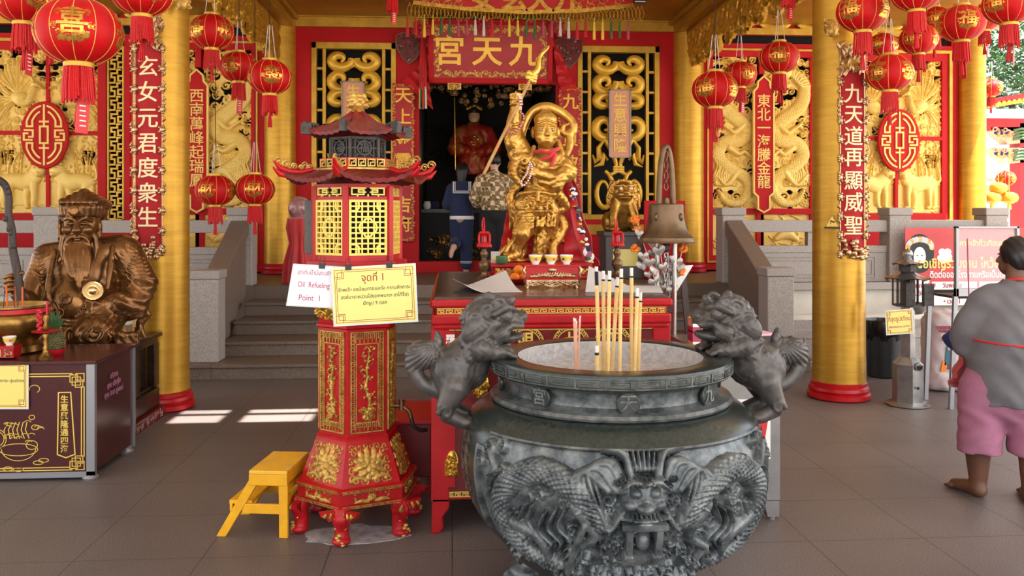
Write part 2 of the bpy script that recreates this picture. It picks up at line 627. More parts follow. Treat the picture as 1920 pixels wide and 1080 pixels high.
  for ax in range(3):
   o = [i for i in range(3) if i != ax]
   s0 = np.moveaxis(s, ax, 0)
   ch = s0[:-1] != s0[1:]
   e = np.argwhere(ch)
   e = e[(e[:, 1] > 0) & (e[:, 2] > 0) & (e[:, 1] < s0.shape[1] - 1) & (e[:, 2] < s0.shape[2] - 1)]
   ins = s0[e[:, 0], e[:, 1], e[:, 2]]
   g = np.moveaxis(gid, ax, 0)
   q = np.stack([g[e[:, 0], e[:, 1] - 1, e[:, 2] - 1], g[e[:, 0], e[:, 1], e[:, 2] - 1], g[e[:, 0], e[:, 1], e[:, 2]], g[e[:, 0], e[:, 1] - 1, e[:, 2]]], 1)
   fl = ~ins if ax != 1 else ins
   q[fl] = q[fl][:, ::-1]
   Q.append(q)
  return V, np.concatenate(Q)

 def build(self, name, m, parent=None, X=None):
  v, q = self.nets()
  b = MB()
  b.add(v, q, 0, X)
  return b.build(name, m, parent, smooth=180)

 def into(self, b, m=0, X=None):
  v, q = self.nets()
  return b.add(v, q, m, X)


def spline(pts, n=8):
 """Catmull-Rom through the points, n steps a span"""
 p = [np.array(q, float) for q in pts]
 p = [2 * p[0] - p[1]] + p + [2 * p[-1] - p[-2]]
 out = []
 for i in range(1, len(p) - 2):
  for j in range(n):
   t = j / n
   out.append(0.5 * (2 * p[i] + (p[i + 1] - p[i - 1]) * t + (2 * p[i - 1] - 5 * p[i] + 4 * p[i + 1] - p[i + 2]) * t * t + (3 * p[i] - p[i - 1] - 3 * p[i + 1] + p[i + 2]) * t ** 3))
 out.append(p[-2])
 return out


# ------------------------------------------------------------------ carved relief on a grid
class Relief:
 def __init__(self, w, h, res, base=0.0):
  self.w, self.h, self.res = w, h, res
  self.nx, self.ny = int(round(w / res)) + 1, int(round(h / res)) + 1
  self.x = np.linspace(0, w, self.nx)[None, :]
  self.y = np.linspace(0, h, self.ny)[:, None]
  self.H = np.full((self.ny, self.nx), base, float)

 def _sl(self, x0, x1, y0, y1):
  dx, dy = self.w / (self.nx - 1), self.h / (self.ny - 1)
  a, b = max(0, int(x0 / dx)), min(self.nx, int(x1 / dx) + 2)
  c, d = max(0, int(y0 / dy)), min(self.ny, int(y1 / dy) + 2)
  return (slice(c, d), slice(a, b)) if b > a and d > c else None

 def put(self, sl, h):
  self.H[sl] = np.maximum(self.H[sl], h)

 def ell(self, cx, cy, rx, ry, hgt, rot=0.0, floor=-9.0):
  R = max(rx, ry)
  sl = self._sl(cx - R, cx + R, cy - R, cy + R)
  if sl is None:
   return self
  X, Y = self.x[:, sl[1]] - cx, self.y[sl[0]] - cy
  c, s = math.cos(rot), math.sin(rot)
  u, v = (X * c + Y * s) / rx, (-X * s + Y * c) / ry
  d = u * u + v * v
  self.put(sl, np.where(d < 1, hgt * np.sqrt(np.maximum(1 - d, 0)) ** 0.8, floor))
  return self

 def curl(self, cx, cy, r, hgt, sg=1, turns=1.5, a0=0.0):
  sl = self._sl(cx - r, cx + r, cy - r, cy + r)
  if sl is None:
   return self
  X, Y = self.x[:, sl[1]] - cx, self.y[sl[0]] - cy
  q = np.sqrt(X * X + Y * Y) / r
  th = np.arctan2(Y, X)
  ph = q * turns * 2 * PI - sg * th + a0
  h = hgt * (0.52 + 0.42 * np.cos(ph)) * np.sqrt(np.maximum(1 - q ** 4, 0)) + hgt * 0.15 * (1 - q)
  self.put(sl, np.where(q < 1, h, -9))
  return self

 def stroke(self, pts, wid, hgt, scale=0.0, ridge=0.0, n=6, flat=False):
  P2 = spline([(p[0], p[1], 0) for p in pts], n) if n else [np.array((p[0], p[1], 0)) for p in pts]
  m = len(P2)
  w = np.interp(np.linspace(0, 1, m), np.linspace(0, 1, len(wid)), wid) if hasattr(wid, '__len__') else np.full(m, wid)
  W = w.max()
  xs, ys = [p[0] for p in P2], [p[1] for p in P2]
  sl = self._sl(min(xs) - W, max(xs) + W, min(ys) - W, max(ys) + W)
  if sl is None:
   return self
  X, Y = self.x[:, sl[1]], self.y[sl[0]]
  shp = (Y.shape[0], X.shape[1])
  D = np.full(shp, 9.0)
  S = np.zeros(shp)
  Tt = np.zeros(shp)
  acc = 0.0
  for i in range(m - 1):
   a, b = P2[i][:2], P2[i + 1][:2]
   ba = b - a
   L = math.hypot(*ba)
   if L < 1e-9:
    continue
   t = np.clip(((X - a[0]) * ba[0] + (Y - a[1]) * ba[1]) / (L * L), 0, 1)
   ex, ey = X - a[0] - t * ba[0], Y - a[1] - t * ba[1]
   ww = w[i] + (w[i + 1] - w[i]) * t
   d = np.sqrt(ex * ex + ey * ey) / np.maximum(ww, 1e-6)
   sel = d < D
   D = np.where(sel, d, D)
   S = np.where(sel, acc + t * L, S)
   Tt = np.where(sel, (ba[0] * ey - ba[1] * ex) / L, Tt)
   acc += L
  h = np.full(shp, hgt) if flat else hgt * np.sqrt(np.maximum(1 - D * D, 0)) ** 0.7
  if scale:
   u, v = S / scale, Tt / scale * 1.2
   pat = np.abs(((u + v) % 1) - 0.5) + np.abs(((u - v) % 1) - 0.5)
   h = h * (0.86 + 0.2 * np.minimum(pat * 1.3, 1))
  if ridge:
   h = h * (0.8 + 0.2 * np.cos(Tt / ridge * 2 * PI))
  self.put(sl, np.where(D < 1, h, -9))
  return self

 def clouds(self, n, r0, r1, hgt, rnd, box=None, avoid=0.0):
  x0, x1, y0, y1 = box or (0, self.w, 0, self.h)
  for _ in range(n):
   x, y, r = rnd.uniform(x0, x1), rnd.uniform(y0, y1), rnd.uniform(r0, r1)
   self.curl(x, y, r, hgt * rnd.uniform(0.7, 1), rnd.choice((-1, 1)), rnd.uniform(1.2, 1.9), rnd.uniform(0, 6))
  return self

 def mesh(self, b, fn, thr=-0.5, back=-0.03, m=0, mirror=False):
  """fn(x, y, h) -> xyz arrays; cells wholly below thr are holes; walls go down to back"""
  H = self.H
  X = np.broadcast_to(self.x, H.shape)
  Y = np.broadcast_to(self.y, H.shape)
  if mirror:
   X = self.w - X
  ok = H > thr
  cell = ok[:-1, :-1] & ok[1:, :-1] & ok[:-1, 1:] & ok[1:, 1:]
  front = np.stack(fn(X, Y, H), -1).reshape(-1, 3)
  rear = np.stack(fn(X, Y, np.full_like(H, back)), -1).reshape(-1, 3)
  N = H.size
  nx = self.nx
  ii = np.arange(N).reshape(H.shape)
  c = cell
  a, bq, d, e = ii[:-1, :-1][c], ii[:-1, 1:][c], ii[1:, 1:][c], ii[1:, :-1][c]
  Q = [np.stack([a, bq, d, e], 1)]
  pad = np.zeros((c.shape[0] + 2, c.shape[1] + 2), bool)
  pad[1:-1, 1:-1] = c
  for (dy, dx, p, q) in ((-1, 0, (0, 0), (0, 1)), (0, 1, (0, 1), (1, 1)), (1, 0, (1, 1), (1, 0)), (0, -1, (1, 0), (0, 0))):
   nb = pad[1 + dy:1 + dy + c.shape[0], 1 + dx:1 + dx + c.shape[1]]
   e_ = np.argwhere(c & ~nb)
   if len(e_):
    i0 = ii[e_[:, 0] + p[0], e_[:, 1] + p[1]]
    i1 = ii[e_[:, 0] + q[0], e_[:, 1] + q[1]]
    Q.append(np.stack([i0, i0 + N, i1 + N, i1], 1))
  Q = np.concatenate(Q)
  if mirror:
   Q = Q[:, ::-1]
  V = np.concatenate([front, rear])
  used = np.unique(Q)
  mp = np.full(len(V), -1)
  mp[used] = np.arange(len(used))
  return b.add(V[used], mp[Q], m)


def flat_map(x0, z0, y):
 return lambda X, Y, H: (x0 + X, y - H, z0 + Y)


def meander(b, x0, x1, z0, z1, y, d, unit, t, X=None, m=0):
 """a running Greek key from x0 to x1 between two rails, standing on plane y facing -Y"""
 h = z1 - z0
 n = max(1, int(round((x1 - x0) / unit)))
 u = (x1 - x0) / n
 Xq = X if X is not None else Matrix()
 for zz in (z0 + t / 2, z1 - t / 2):
  b.box(((x0 + x1) / 2, y - d / 2, zz), (x1 - x0, d, t), 0, m, Xq)
 for i in range(n):
  a = x0 + i * u
  zt, zm, zl = z1 - 2.2 * t, z0 + h * 0.52, z0 + 2.2 * t
  b.box((a + 0.12 * u, y - d / 2, (z0 + zt) / 2), (t, d, zt - z0), 0, m, Xq)
  b.box((a + 0.47 * u, y - d / 2, zt), (0.72 * u, d, t), 0, m, Xq)
  b.box((a + 0.82 * u, y - d / 2, (zt + zl) / 2), (t, d, zt - zl), 0, m, Xq)
  b.box((a + 0.62 * u, y - d / 2, zl), (0.42 * u, d, t), 0, m, Xq)
  b.box((a + 0.42 * u, y - d / 2, (zl + zm) / 2), (t, d, zm - zl), 0, m, Xq)
 return b


def ribbon(b, pts, w, d, X=None, m=0, closed=False):
 """a flat strip of width w along 2-D points, lying in XY of X, thick from z=0 to z=d"""
 p = [Vector((q[0], q[1])) for q in pts]
 n = len(p)
 if not hasattr(w, '__len__'):
  w = [w] * n
 v = []
 for i in range(n):
  if closed:
   a, c = p[i - 1], p[(i + 1) % n]
  else:
   a, c = p[max(i - 1, 0)], p[min(i + 1, n - 1)]
  d1, d2 = (p[i] - a), (c - p[i])
  if d1.length < 1e-9:
   d1 = d2
  if d2.length < 1e-9:
   d2 = d1
  d1, d2 = d1.normalized(), d2.normalized()
  t = d1 + d2
  t = t.normalized() if t.length > 1e-6 else d1
  nn = Vector((-t.y, t.x))
  k = w[i] / 2 / max(0.45, nn.dot(Vector((-d1.y, d1.x))))
  for s in (1, -1):
   for z in (0, d):
    v.append((p[i].x + nn.x * k * s, p[i].y + nn.y * k * s, z))
 f = []
 for i in range(n if closed else n - 1):
  a, c = 4 * i, 4 * ((i + 1) % n)
  f += [(a + 1, a + 3, c + 3, c + 1), (a, c, c + 2, a + 2), (a, a + 1, c + 1, c), (a + 2, c + 2, c + 3, a + 3)]
 if not closed:
  e = 4 * (n - 1)
  f += [(0, 2, 3, 1), (e, e + 1, e + 3, e + 2)]
 b.add(v, f, m, X)
 return b


def UP(x=0, y=0, z=0, rz=0.0):
 """XY of a flat drawing stood up in the XZ plane, its +z towards -Y"""
 return T(x, y, z, 0, 0, rz) @ T(rx=PI / 2)


def arc(cx, cy, rx, ry, a0, a1, n=12):
 return [(cx + rx * math.cos(math.radians(a0 + (a1 - a0) * i / n)), cy + ry * math.sin(math.radians(a0 + (a1 - a0) * i / n))) for i in range(n + 1)]


def struct(name, b, m, smooth=None, bevel=None):
 return tag(b.build(name, m, smooth=smooth, bevel=bevel), kind='structure')


# ------------------------------------------------------------------ floor material with tile joints
def tiled(name, c1, c2, cj, sx, sy, rough, scale=140):
 m = mat(name, c1, rough, 0.0, scale, c2, ramp=(0.38, 0.62))
 n, l = m.node_tree.nodes, m.node_tree.links
 b = n['Principled BSDF']
 src = b.inputs['Base Color'].links[0].from_socket
 br = n.new('ShaderNodeTexBrick')
 tc = n.new('ShaderNodeTexCoord')
 l.new(tc.outputs['Object'], br.inputs['Vector'])
 br.offset = 0.0
 br.inputs['Scale'].default_value = 1.0
 br.inputs['Brick Width'].default_value = sx
 br.inputs['Row Height'].default_value = sy
 br.inputs['Mortar Size'].default_value = 0.003
 big = n.new('ShaderNodeTexNoise')
 big.inputs['Scale'].default_value = 1.1
 big.inputs['Detail'].default_value = 5
 l.new(tc.outputs['Object'], big.inputs['Vector'])
 mx0 = n.new('ShaderNodeMix')
 mx0.data_type = 'RGBA'
 mx0.blend_type = 'MULTIPLY'
 rp = n.new('ShaderNodeValToRGB')
 rp.color_ramp.elements[0].color = (0.66, 0.66, 0.68, 1)
 rp.color_ramp.elements[0].position = 0.3
 rp.color_ramp.elements[1].color = (1.1, 1.08, 1.05, 1)
 rp.color_ramp.elements[1].position = 0.7
 l.new(big.outputs[0], rp.inputs[0])
 mx0.inputs[0].default_value = 0.8
 l.new(src, mx0.inputs[6])
 l.new(rp.outputs[0], mx0.inputs[7])
 mx = n.new('ShaderNodeMix')
 mx.data_type = 'RGBA'
 l.new(br.outputs['Fac'], mx.inputs[0])
 l.new(mx0.outputs[2], mx.inputs[6])
 mx.inputs[7].default_value = srgb(*cj) + (1,)
 l.new(mx.outputs[2], b.inputs['Base Color'])
 ma = n.new('ShaderNodeMapRange')
 l.new(big.outputs[0], ma.inputs[0])
 ma.inputs[3].default_value = rough - 0.1
 ma.inputs[4].default_value = rough + 0.16
 l.new(ma.outputs[0], b.inputs['Roughness'])
 return m


M['floor'] = tiled('floor_granite', (132, 121, 117), (84, 76, 75), (64, 58, 57), 0.6, 0.6, 0.46)
M['stair'] = tiled('stair_granite', (134, 116, 100), (86, 72, 62), (60, 50, 44), 1.2, 2.0, 0.45)
M['ground'] = mat('outdoor_concrete', (186, 178, 166), 0.9, 0.0, 2, (160, 152, 142))

FY, PLAT, RISE = 12.9, 0.785, 0.157
ML = 1.03                                       # twice the X of the middle axis
CXL, CXR, CXF = -2.53, 3.55, 7.80


def fx(px):
 return PX(px, FY)


def fz(py, px=906):
 return PZ(py, FY, px)


# ------------------------------------------------------------------ ground, floor, platform, steps
b = MB()
b.bx(-70, 70, -60, 90, -0.25, -0.03)
struct('ground', b, 'ground')
b = MB()
b.bx(-11, 8.9, -3.6, 10.9, -0.03, 0)
struct('floor', b, 'floor')
b = MB()
b.bx(-11, 8.6, 10.6, 18.5, 0.0, PLAT)
struct('floor_platform', b, ['stair'])
b = MB()
for k in range(1, 6):
 y0 = 8.68 + 0.48 * (k - 1)
 x0, x1 = (-3.05, 3.75) if k == 1 else (-2.42, 3.28)
 b.bx(x0, x1, y0 + 0.03, 10.7 if k > 1 else 9.3, RISE * (k - 1), RISE * k - 0.035)
 b.bx(x0, x1, y0, 10.72 if k > 1 else 9.3, RISE * k - 0.035, RISE * k + (0.002 if k == 5 else 0))
tag(b.build('trim_1', 'stair', bevel=0.006), kind='structure')

# ------------------------------------------------------------------ roofs overhead and the beams
GZ = fz(38)                                    # the ceiling
b = MB()
b.bx(-11, 8.6, 7.35, 18.5, GZ, GZ + 0.12)
struct('ceiling', b, 'gold_ceiling')
b = MB()
# front canopy, an added slot shapes the sun patch by the left column
RZ = 5.4
hit = [Vector((-2.25, 6.88, 0)), Vector((-1.10, 7.36, 0))]
k_ = -RZ / SUN_DIR.z
hx0, hx1 = hit[0].x - SUN_DIR.x * k_, hit[1].x - SUN_DIR.x * k_
hy0, hy1 = hit[0].y - SUN_DIR.y * k_, hit[1].y - SUN_DIR.y * k_
b.bx(-11, hx0, -3.4, 8.2, RZ, RZ + 0.12)
b.bx(hx1, 9.5, -3.4, 8.2, RZ, RZ + 0.12)
b.bx(hx0, hx1, -3.4, hy0, RZ, RZ + 0.12)
b.bx(hx0, hx1, hy1, 8.2, RZ, RZ + 0.12)
b.bx(hx0 + 0.42, hx0 + 0.56, hy0, hy1, RZ, RZ + 0.12)
b.bx(hx0, hx1, (hy0 * 0.45 + hy1 * 0.55), (hy0 * 0.35 + hy1 * 0.65), RZ + 0.05, RZ + 0.12)
b.bx(-11, 9.5, 7.3, 7.42, GZ, RZ)
struct('roof', b, 'white_wall')
BZ = fz(62)
for i, x in enumerate((CXL, CXR)):
 s = 1 if i == 0 else -1
 b = MB()
 b.bx(x - 0.20, x + 0.20, 7.0, FY - 0.15, BZ, GZ)
 b.bx(x - 0.27, x + 0.27, 7.0, FY - 0.15, GZ - 0.07, GZ)
 b.bx(x - 0.05, x + 0.05, 7.0, FY - 0.15, BZ - 0.05, BZ)
 struct('beam', b, 'gold_ceiling', bevel=0.01)
 # carved openwork fringe below the beam
 rnd = random.Random(5 + i)
 L, hgt = FY - 0.4 - 7.8, BZ - fz(118) + 0.1
 R = Relief(L, hgt, 0.012, -0.9)
 for q in range(24):
  cx = (q + 0.5) * L / 24
  low = hgt * (0.10 + 0.30 * (q % 2) + 0.05 * rnd.random())
  for t_ in range(9):
   R.curl(cx + rnd.uniform(-0.13, 0.13), rnd.uniform(low, hgt - 0.03), rnd.uniform(0.07, 0.12), 0.03, rnd.choice((-1, 1)), 1.4, rnd.uniform(0, 6))
  R.stroke([(cx - 0.2, hgt - 0.04), (cx - 0.06, hgt * 0.55), (cx + 0.12, low + 0.03)], [0.03, 0.05, 0.02], 0.035)
 R.stroke([(0, hgt - 0.02), (L, hgt - 0.02)], 0.035, 0.03, n=1)
 b = MB()
 R.mesh(b, lambda X, Y, H, x=x, s=s: (x + s * (0.03 + H), 7.8 + X, BZ - hgt - 0.03 + Y), back=-0.035, mirror=(s > 0))
 R.mesh(b, lambda X, Y, H, x=x, s=s: (x - s * (0.01 + H), 7.8 + X, BZ - hgt - 0.03 + Y), back=-0.02, mirror=(s < 0))
 tag(b.build('carved_fringe', 'gold_column', smooth=40),
  'gilt openwork fringe of leaves hanging under the %s ceiling beam' % ('left' if i == 0 else 'right'), 'carved fringe', kind='thing')

# ------------------------------------------------------------------ the facade: red boards, gold frames
ZT = fz(57)
b = MB()
Y0, Y1 = FY - 0.05, FY + 0.06


lay = [0.0]


def board(x0, x1, ya, yb, d=0.0, m=0, px=906, y1=None):
 lay[0] += 0.0006
 d += lay[0]
 b.bx(fx(x0), fx(x1), Y0 - d, Y1 if y1 is None else y1, fz(ya, px), fz(yb, px), m)


board(553, 585, 57, 508)
board(553, 1262, 57, 84)
board(743, 786, 84, 508)
board(1042, 1082, 84, 508)
board(1235, 1262, 57, 508)
board(786, 1042, 84, 158)
board(585, 743, 412, 508)
board(1082, 1235, 412, 508)
# gold bands under the windows and along the lintel
board(585, 743, 421, 440, 0.012, 1)
board(1082, 1235, 421, 440, 0.012, 1)
board(540, 1275, 37, 57, 0.05, 1)
board(540, 1275, 33, 40, 0.10, 1)
# threshold
b.bx(fx(775), fx(1056), FY - 0.14, FY + 0.14, PLAT, PLAT + 0.17, 0)
b.bx(fx(553), fx(1262), FY - 0.10, FY + 0.06, PLAT, PLAT + 0.06, 0)
struct('wall_back', b, ['red_wall', 'gold_trim'], bevel=0.006)

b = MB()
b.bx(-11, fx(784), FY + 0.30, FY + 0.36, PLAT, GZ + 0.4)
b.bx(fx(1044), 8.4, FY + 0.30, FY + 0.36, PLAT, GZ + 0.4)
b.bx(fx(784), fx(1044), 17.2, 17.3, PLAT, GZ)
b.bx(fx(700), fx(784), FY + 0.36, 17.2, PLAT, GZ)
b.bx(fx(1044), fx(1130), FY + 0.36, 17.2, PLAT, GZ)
struct('wall_inner', b, 'black')  # black colour stands in for the shade of the interior behind the openings

# side bays: frames round the carved panels
b = MB()


b.bx(-11, ML - fx(1794), Y0, Y1, PLAT, fz(83, 1430))
for mir in (False, True):
 def sb(x0, x1, ya, yb, d=0.0, m=0):
  a, c = fx(x0), fx(x1)
  lay[0] = (lay[0] + 0.0006) % 0.03
  d += lay[0]
  if mir:
   a, c = ML - c, ML - a
  b.bx(a, c, Y0 - d, Y1, fz(ya, 1430), fz(yb, 1430), m)
 for (x0, x1, x2, x3) in ((1309, 1335, 1516, 1540),):
  sb(x0, x1, 83, 505)
  sb(x2, x3, 83, 505)
  sb(x0, x3, 83, 108)
  sb(x0, x3, 391, 402)
  sb(x0, x3, 478, 505)
  sb(1421, 1431, 108, 140)
  sb(1416, 1424, 402, 478)
  # gold mouldings
  for q in ((x0 + 14, x0 + 17), (x2 + 7, x2 + 10)):
   sb(q[0], q[1], 93, 492, 0.025, 1)
  sb(x0 + 14, x2 + 10, 93, 97, 0.025, 1)
  sb(x0 + 14, x2 + 10, 488, 492, 0.025, 1)
 # phoenix bay
 sb(1540, 1550, 83, 505)
 sb(1580, 1594, 83, 430)
 sb(1762, 1774, 105, 405)
 sb(1774, 1780, 92, 414, 0.03, 1)
 sb(1580, 1780, 92, 98, 0.03, 1)
 sb(1580, 1774, 98, 112)
 sb(1594, 1774, 400, 412)
 sb(1580, 1780, 412, 417, 0.03, 1)
 sb(1780, 1800, 60, 505, -0.01)
 sb(1540, 1800, 83, 92)
 sb(1540, 1800, 417, 505)
 sb(1674, 1680, 112, 400)
 sb(1594, 1762, 255, 262)
struct('wall_side', b, ['red_wall', 'gold_trim'], bevel=0.005)

# frieze of gilt scrolls on red above the side bays
for mir in (False, True):
 b = MB()
 x0, x1 = fx(1309), fx(1800)
 if mir:
  x0, x1 = ML - x1, ML - x0
 z0, z1 = fz(66, 1430), GZ + 0.3
 b.bx(x0, x1, FY + 0.02, FY + 0.06, z0, z1, 1)
 R = Relief(x1 - x0, z1 - z0, 0.014, -0.9)
 n = 7
 for i in range(n):
  cx = (i + 0.5) * (x1 - x0) / n
  hh = z1 - z0
  R.stroke([(cx - 0.27, hh * 0.25), (cx - 0.1, hh * 0.35), (cx, hh * 0.75), (cx + 0.1, hh * 0.35), (cx + 0.27, hh * 0.25)], 0.05, 0.03)
  for sg in (-1, 1):
   R.curl(cx + sg * 0.13, hh * 0.5, 0.12, 0.03, sg, 1.3)
 R.stroke([(0, 0.05), (x1 - x0, 0.05)], 0.06, 0.03, n=1, flat=True)
 R.mesh(b, flat_map(x0, z0, FY - 0.02), back=-0.02)
 tag(b.build('scroll_frieze', ['gold_trim', 'red_wall'], smooth=40),
  'gilt scroll frieze on red above the carved panels of the %s bay' % ('left' if mir else 'right'), 'frieze', kind='thing')

# ------------------------------------------------------------------ gilt carved panels in the side bays
def pierce(R, rnd, n, r0, r1):
 """openwork: let the dark show through where nothing is carved"""
 for _ in range(n):
  x, y, r = rnd.uniform(0, R.w), rnd.uniform(0, R.h), rnd.uniform(r0, r1)
  R.H[(((R.x - x) / r) ** 2 + ((R.y - y) / (r * 0.7)) ** 2 < 1) & (R.H < 0.009)] = -0.9
 return R


def dragon_relief(w, h, seed):
 rnd = random.Random(seed)
 R = Relief(w, h, 0.0085, 0.0)
 for v in np.linspace(0.03, 0.97, 15):
  for u in (0.07, 0.25, 0.45, 0.65, 0.85, 0.97):
   if rnd.random() < 0.95:
    R.curl((u + rnd.uniform(-0.05, 0.05)) * w, (v + rnd.uniform(-0.02, 0.02)) * h, rnd.uniform(0.06, 0.092), 0.03, rnd.choice((-1, 1)), rnd.uniform(1.2, 1.8), rnd.uniform(0, 6))
 body = [(0.62, 0.10), (0.80, 0.14), (0.9, 0.22), (0.78, 0.33), (0.40, 0.42), (0.18, 0.49), (0.36, 0.55), (0.72, 0.57), (0.86, 0.65), (0.62, 0.73), (0.28, 0.79), (0.18, 0.87), (0.38, 0.955), (0.68, 0.95), (0.86, 0.88)]
 body = [(u * w, (1 - v) * h) for u, v in body]
 R.stroke(body, [0.05, 0.085, 0.105, 0.115, 0.115, 0.11, 0.11, 0.11, 0.105, 0.1, 0.095, 0.08, 0.07, 0.06, 0.03], 0.075, scale=0.042, n=7)
 q = lambda u, v: (u * w, (1 - v) * h)
 # legs and claws
 for pts in ([(0.3, 0.45), (0.5, 0.5), (0.62, 0.48), (0.75, 0.455)], [(0.62, 0.6), (0.42, 0.64), (0.3, 0.625), (0.16, 0.655)], [(0.45, 0.76), (0.6, 0.82), (0.72, 0.84), (0.86, 0.80)]):
  R.stroke([q(*p) for p in pts], [0.06, 0.045, 0.035, 0.03], 0.085)
  ex, ey = pts[-1]
  for dv in (-0.028, -0.009, 0.01, 0.028):
   sg = 1 if ex > 0.5 else -1
   R.stroke([q(ex, ey), q(ex + 0.09 * sg, ey + dv), q(ex + 0.13 * sg, ey + dv + 0.012)], [0.024, 0.016, 0.006], 0.07)
 # mane, flames
 for i in range(9):
  a = 0.55 + 0.045 * i
  R.stroke([q(0.56 + 0.03 * i, 0.12 + 0.01 * i), q(0.50 + 0.06 * i, 0.07 + 0.015 * i), q(0.62 + 0.05 * i, 0.035 + 0.02 * i)], [0.03, 0.022, 0.006], 0.08, n=4)
 for i in range(8):
  u0 = 0.55 + 0.05 * i
  R.stroke([q(u0, 0.84), q(u0 + 0.05, 0.78), q(u0 - 0.01, 0.73 - 0.012 * (i % 3)), q(u0 + 0.05, 0.68)], [0.026, 0.022, 0.016, 0.005], 0.06, n=4)
 # head
 R.ell(0.46 * w, 0.895 * h, 0.12, 0.1, 0.10)
 R.ell(0.3 * w, 0.885 * h, 0.095, 0.055, 0.105, 0.25)
 R.ell(0.33 * w, 0.852 * h, 0.08, 0.03, 0.085, -0.2)
 R.ell(0.42 * w, 0.915 * h, 0.028, 0.028, 0.135)
 R.ell(0.19 * w, 0.90 * h, 0.03, 0.026, 0.12)
 R.stroke([q(0.5, 0.07), q(0.6, 0.03), q(0.78, 0.03)], [0.022, 0.02, 0.008], 0.1)
 R.stroke([q(0.22, 0.11), q(0.08, 0.14), q(0.1, 0.2), q(0.22, 0.21)], [0.012, 0.011, 0.009, 0.005], 0.07)
 return pierce(R, rnd, 60, 0.04, 0.1)


def phoenix_relief(w, h, seed):
 rnd = random.Random(seed)
 R = Relief(w, h, 0.0085, 0.0)
 q = lambda u, v: (u * w, (1 - v) * h)
 for v in np.linspace(0.04, 0.97, 10):
  for u in (0.06, 0.22, 0.4, 0.58, 0.76, 0.94):
   if rnd.random() < (0.97 if v > 0.72 else 0.88):
    R.curl((u + rnd.uniform(-0.07, 0.07)) * w, (1 - v + rnd.uniform(-0.03, 0.03)) * h, rnd.uniform(0.055, 0.08), 0.03, rnd.choice((-1, 1)), rnd.uniform(1.2, 1.8), rnd.uniform(0, 6))
 for i in range(11):                       # wing feathers fanning out
  a = math.radians(35 + 11 * i)
  L = 0.62 - 0.012 * abs(i - 4)
  c, s = math.cos(a), math.sin(a)
  R.stroke([q(0.55, 0.55), q(0.55 + 0.25 * L * c / w, 0.55 - 0.3 * L * s / h), q(0.55 + 0.52 * L * c / w, 0.55 - 0.66 * L * s / h), q(0.55 + 0.6 * L * c / w, 0.55 - L * 0.86 * s / h)], [0.028, 0.036, 0.034, 0.012], 0.05 + 0.012 * (i % 2), ridge=0.03)
 for i in range(6):
  R.stroke([q(0.62, 0.6), q(0.8, 0.5 + 0.05 * i), q(0.9, 0.42 + 0.085 * i), q(0.98, 0.5 + 0.08 * i)], [0.03, 0.03, 0.024, 0.01], 0.05, ridge=0.025)
 R.ell(0.5 * w, 0.39 * h, 0.15, 0.11, 0.09, 0.5)
 R.stroke([q(0.5, 0.62), q(0.34, 0.64), q(0.27, 0.52), q(0.24, 0.44), q(0.14, 0.44)], [0.075, 0.058, 0.045, 0.04, 0.03], 0.095, scale=0.03)
 R.ell(0.2 * w, 0.565 * h, 0.055, 0.045, 0.12)
 R.stroke([q(0.18, 0.435), q(0.08, 0.47), q(0.05, 0.49)], [0.022, 0.014, 0.004], 0.11)
 for i in range(3):
  R.stroke([q(0.22, 0.41), q(0.26 + 0.03 * i, 0.35), q(0.36 + 0.05 * i, 0.34)], [0.014, 0.012, 0.008], 0.1, n=4)
 return pierce(R, rnd, 30, 0.04, 0.09)


def beast_relief(w, h, seed):
 """a beast walking before a thicket"""
 rnd = random.Random(seed)
 R = Relief(w, h, 0.0085, 0.0)
 q = lambda u, v: (u * w, (1 - v) * h)
 for _ in range(170):
  R.ell(rnd.uniform(0, w), rnd.uniform(0.42 * h, h), rnd.uniform(0.016, 0.034), rnd.uniform(0.01, 0.018), 0.028, rnd.uniform(0, 3))
 for i in range(9):
  x = rnd.uniform(0.5, 1.0)
  R.stroke([q(x, 0.62), q(x + rnd.uniform(-0.1, 0.1), 0.4), q(x + rnd.uniform(-0.15, 0.15), 0.16)], [0.014, 0.012, 0.006], 0.035, n=4)
 R.H[(R.y > 0.62 * h) & (R.y < 0.8 * h) & (R.x > 0.66 * w) & (R.x < 0.9 * w) & (R.H < 0.012)] = -0.9
 for _ in range(26):
  R.stroke([q(rnd.uniform(0, 0.9), rnd.uniform(0.88, 0.99)), q(rnd.uniform(0, 1), rnd.uniform(0.88, 1))], 0.014, 0.02, n=1)
 R.stroke([q(0.26, 0.54), q(0.42, 0.6), q(0.6, 0.58), q(0.74, 0.6)], [0.115, 0.13, 0.115, 0.125], 0.075)
 for (u, a) in ((0.26, -0.02), (0.36, 0.05), (0.72, 0.0), (0.82, 0.03)):
  R.stroke([q(u, 0.62), q(u + a, 0.78), q(u + a * 0.5, 0.9), q(u + a - 0.05, 0.915)], [0.06, 0.045, 0.035, 0.03], 0.075 if a <= 0 else 0.055)
 R.ell(0.17 * w, 0.55 * h, 0.11, 0.105, 0.105)
 R.ell(0.13 * w, 0.5 * h, 0.06, 0.05, 0.128)
 for s in (-1, 1):
  R.ell((0.165 + 0.105 * s) * w, 0.625 * h, 0.03, 0.032, 0.11)
  R.ell((0.15 + 0.05 * s) * w, 0.575 * h, 0.018, 0.011, 0.126)
 R.stroke([q(0.84, 0.58), q(0.95, 0.55), q(0.93, 0.42), q(0.88, 0.34), q(0.95, 0.26)], [0.03, 0.026, 0.02, 0.016, 0.01], 0.06)
 return R


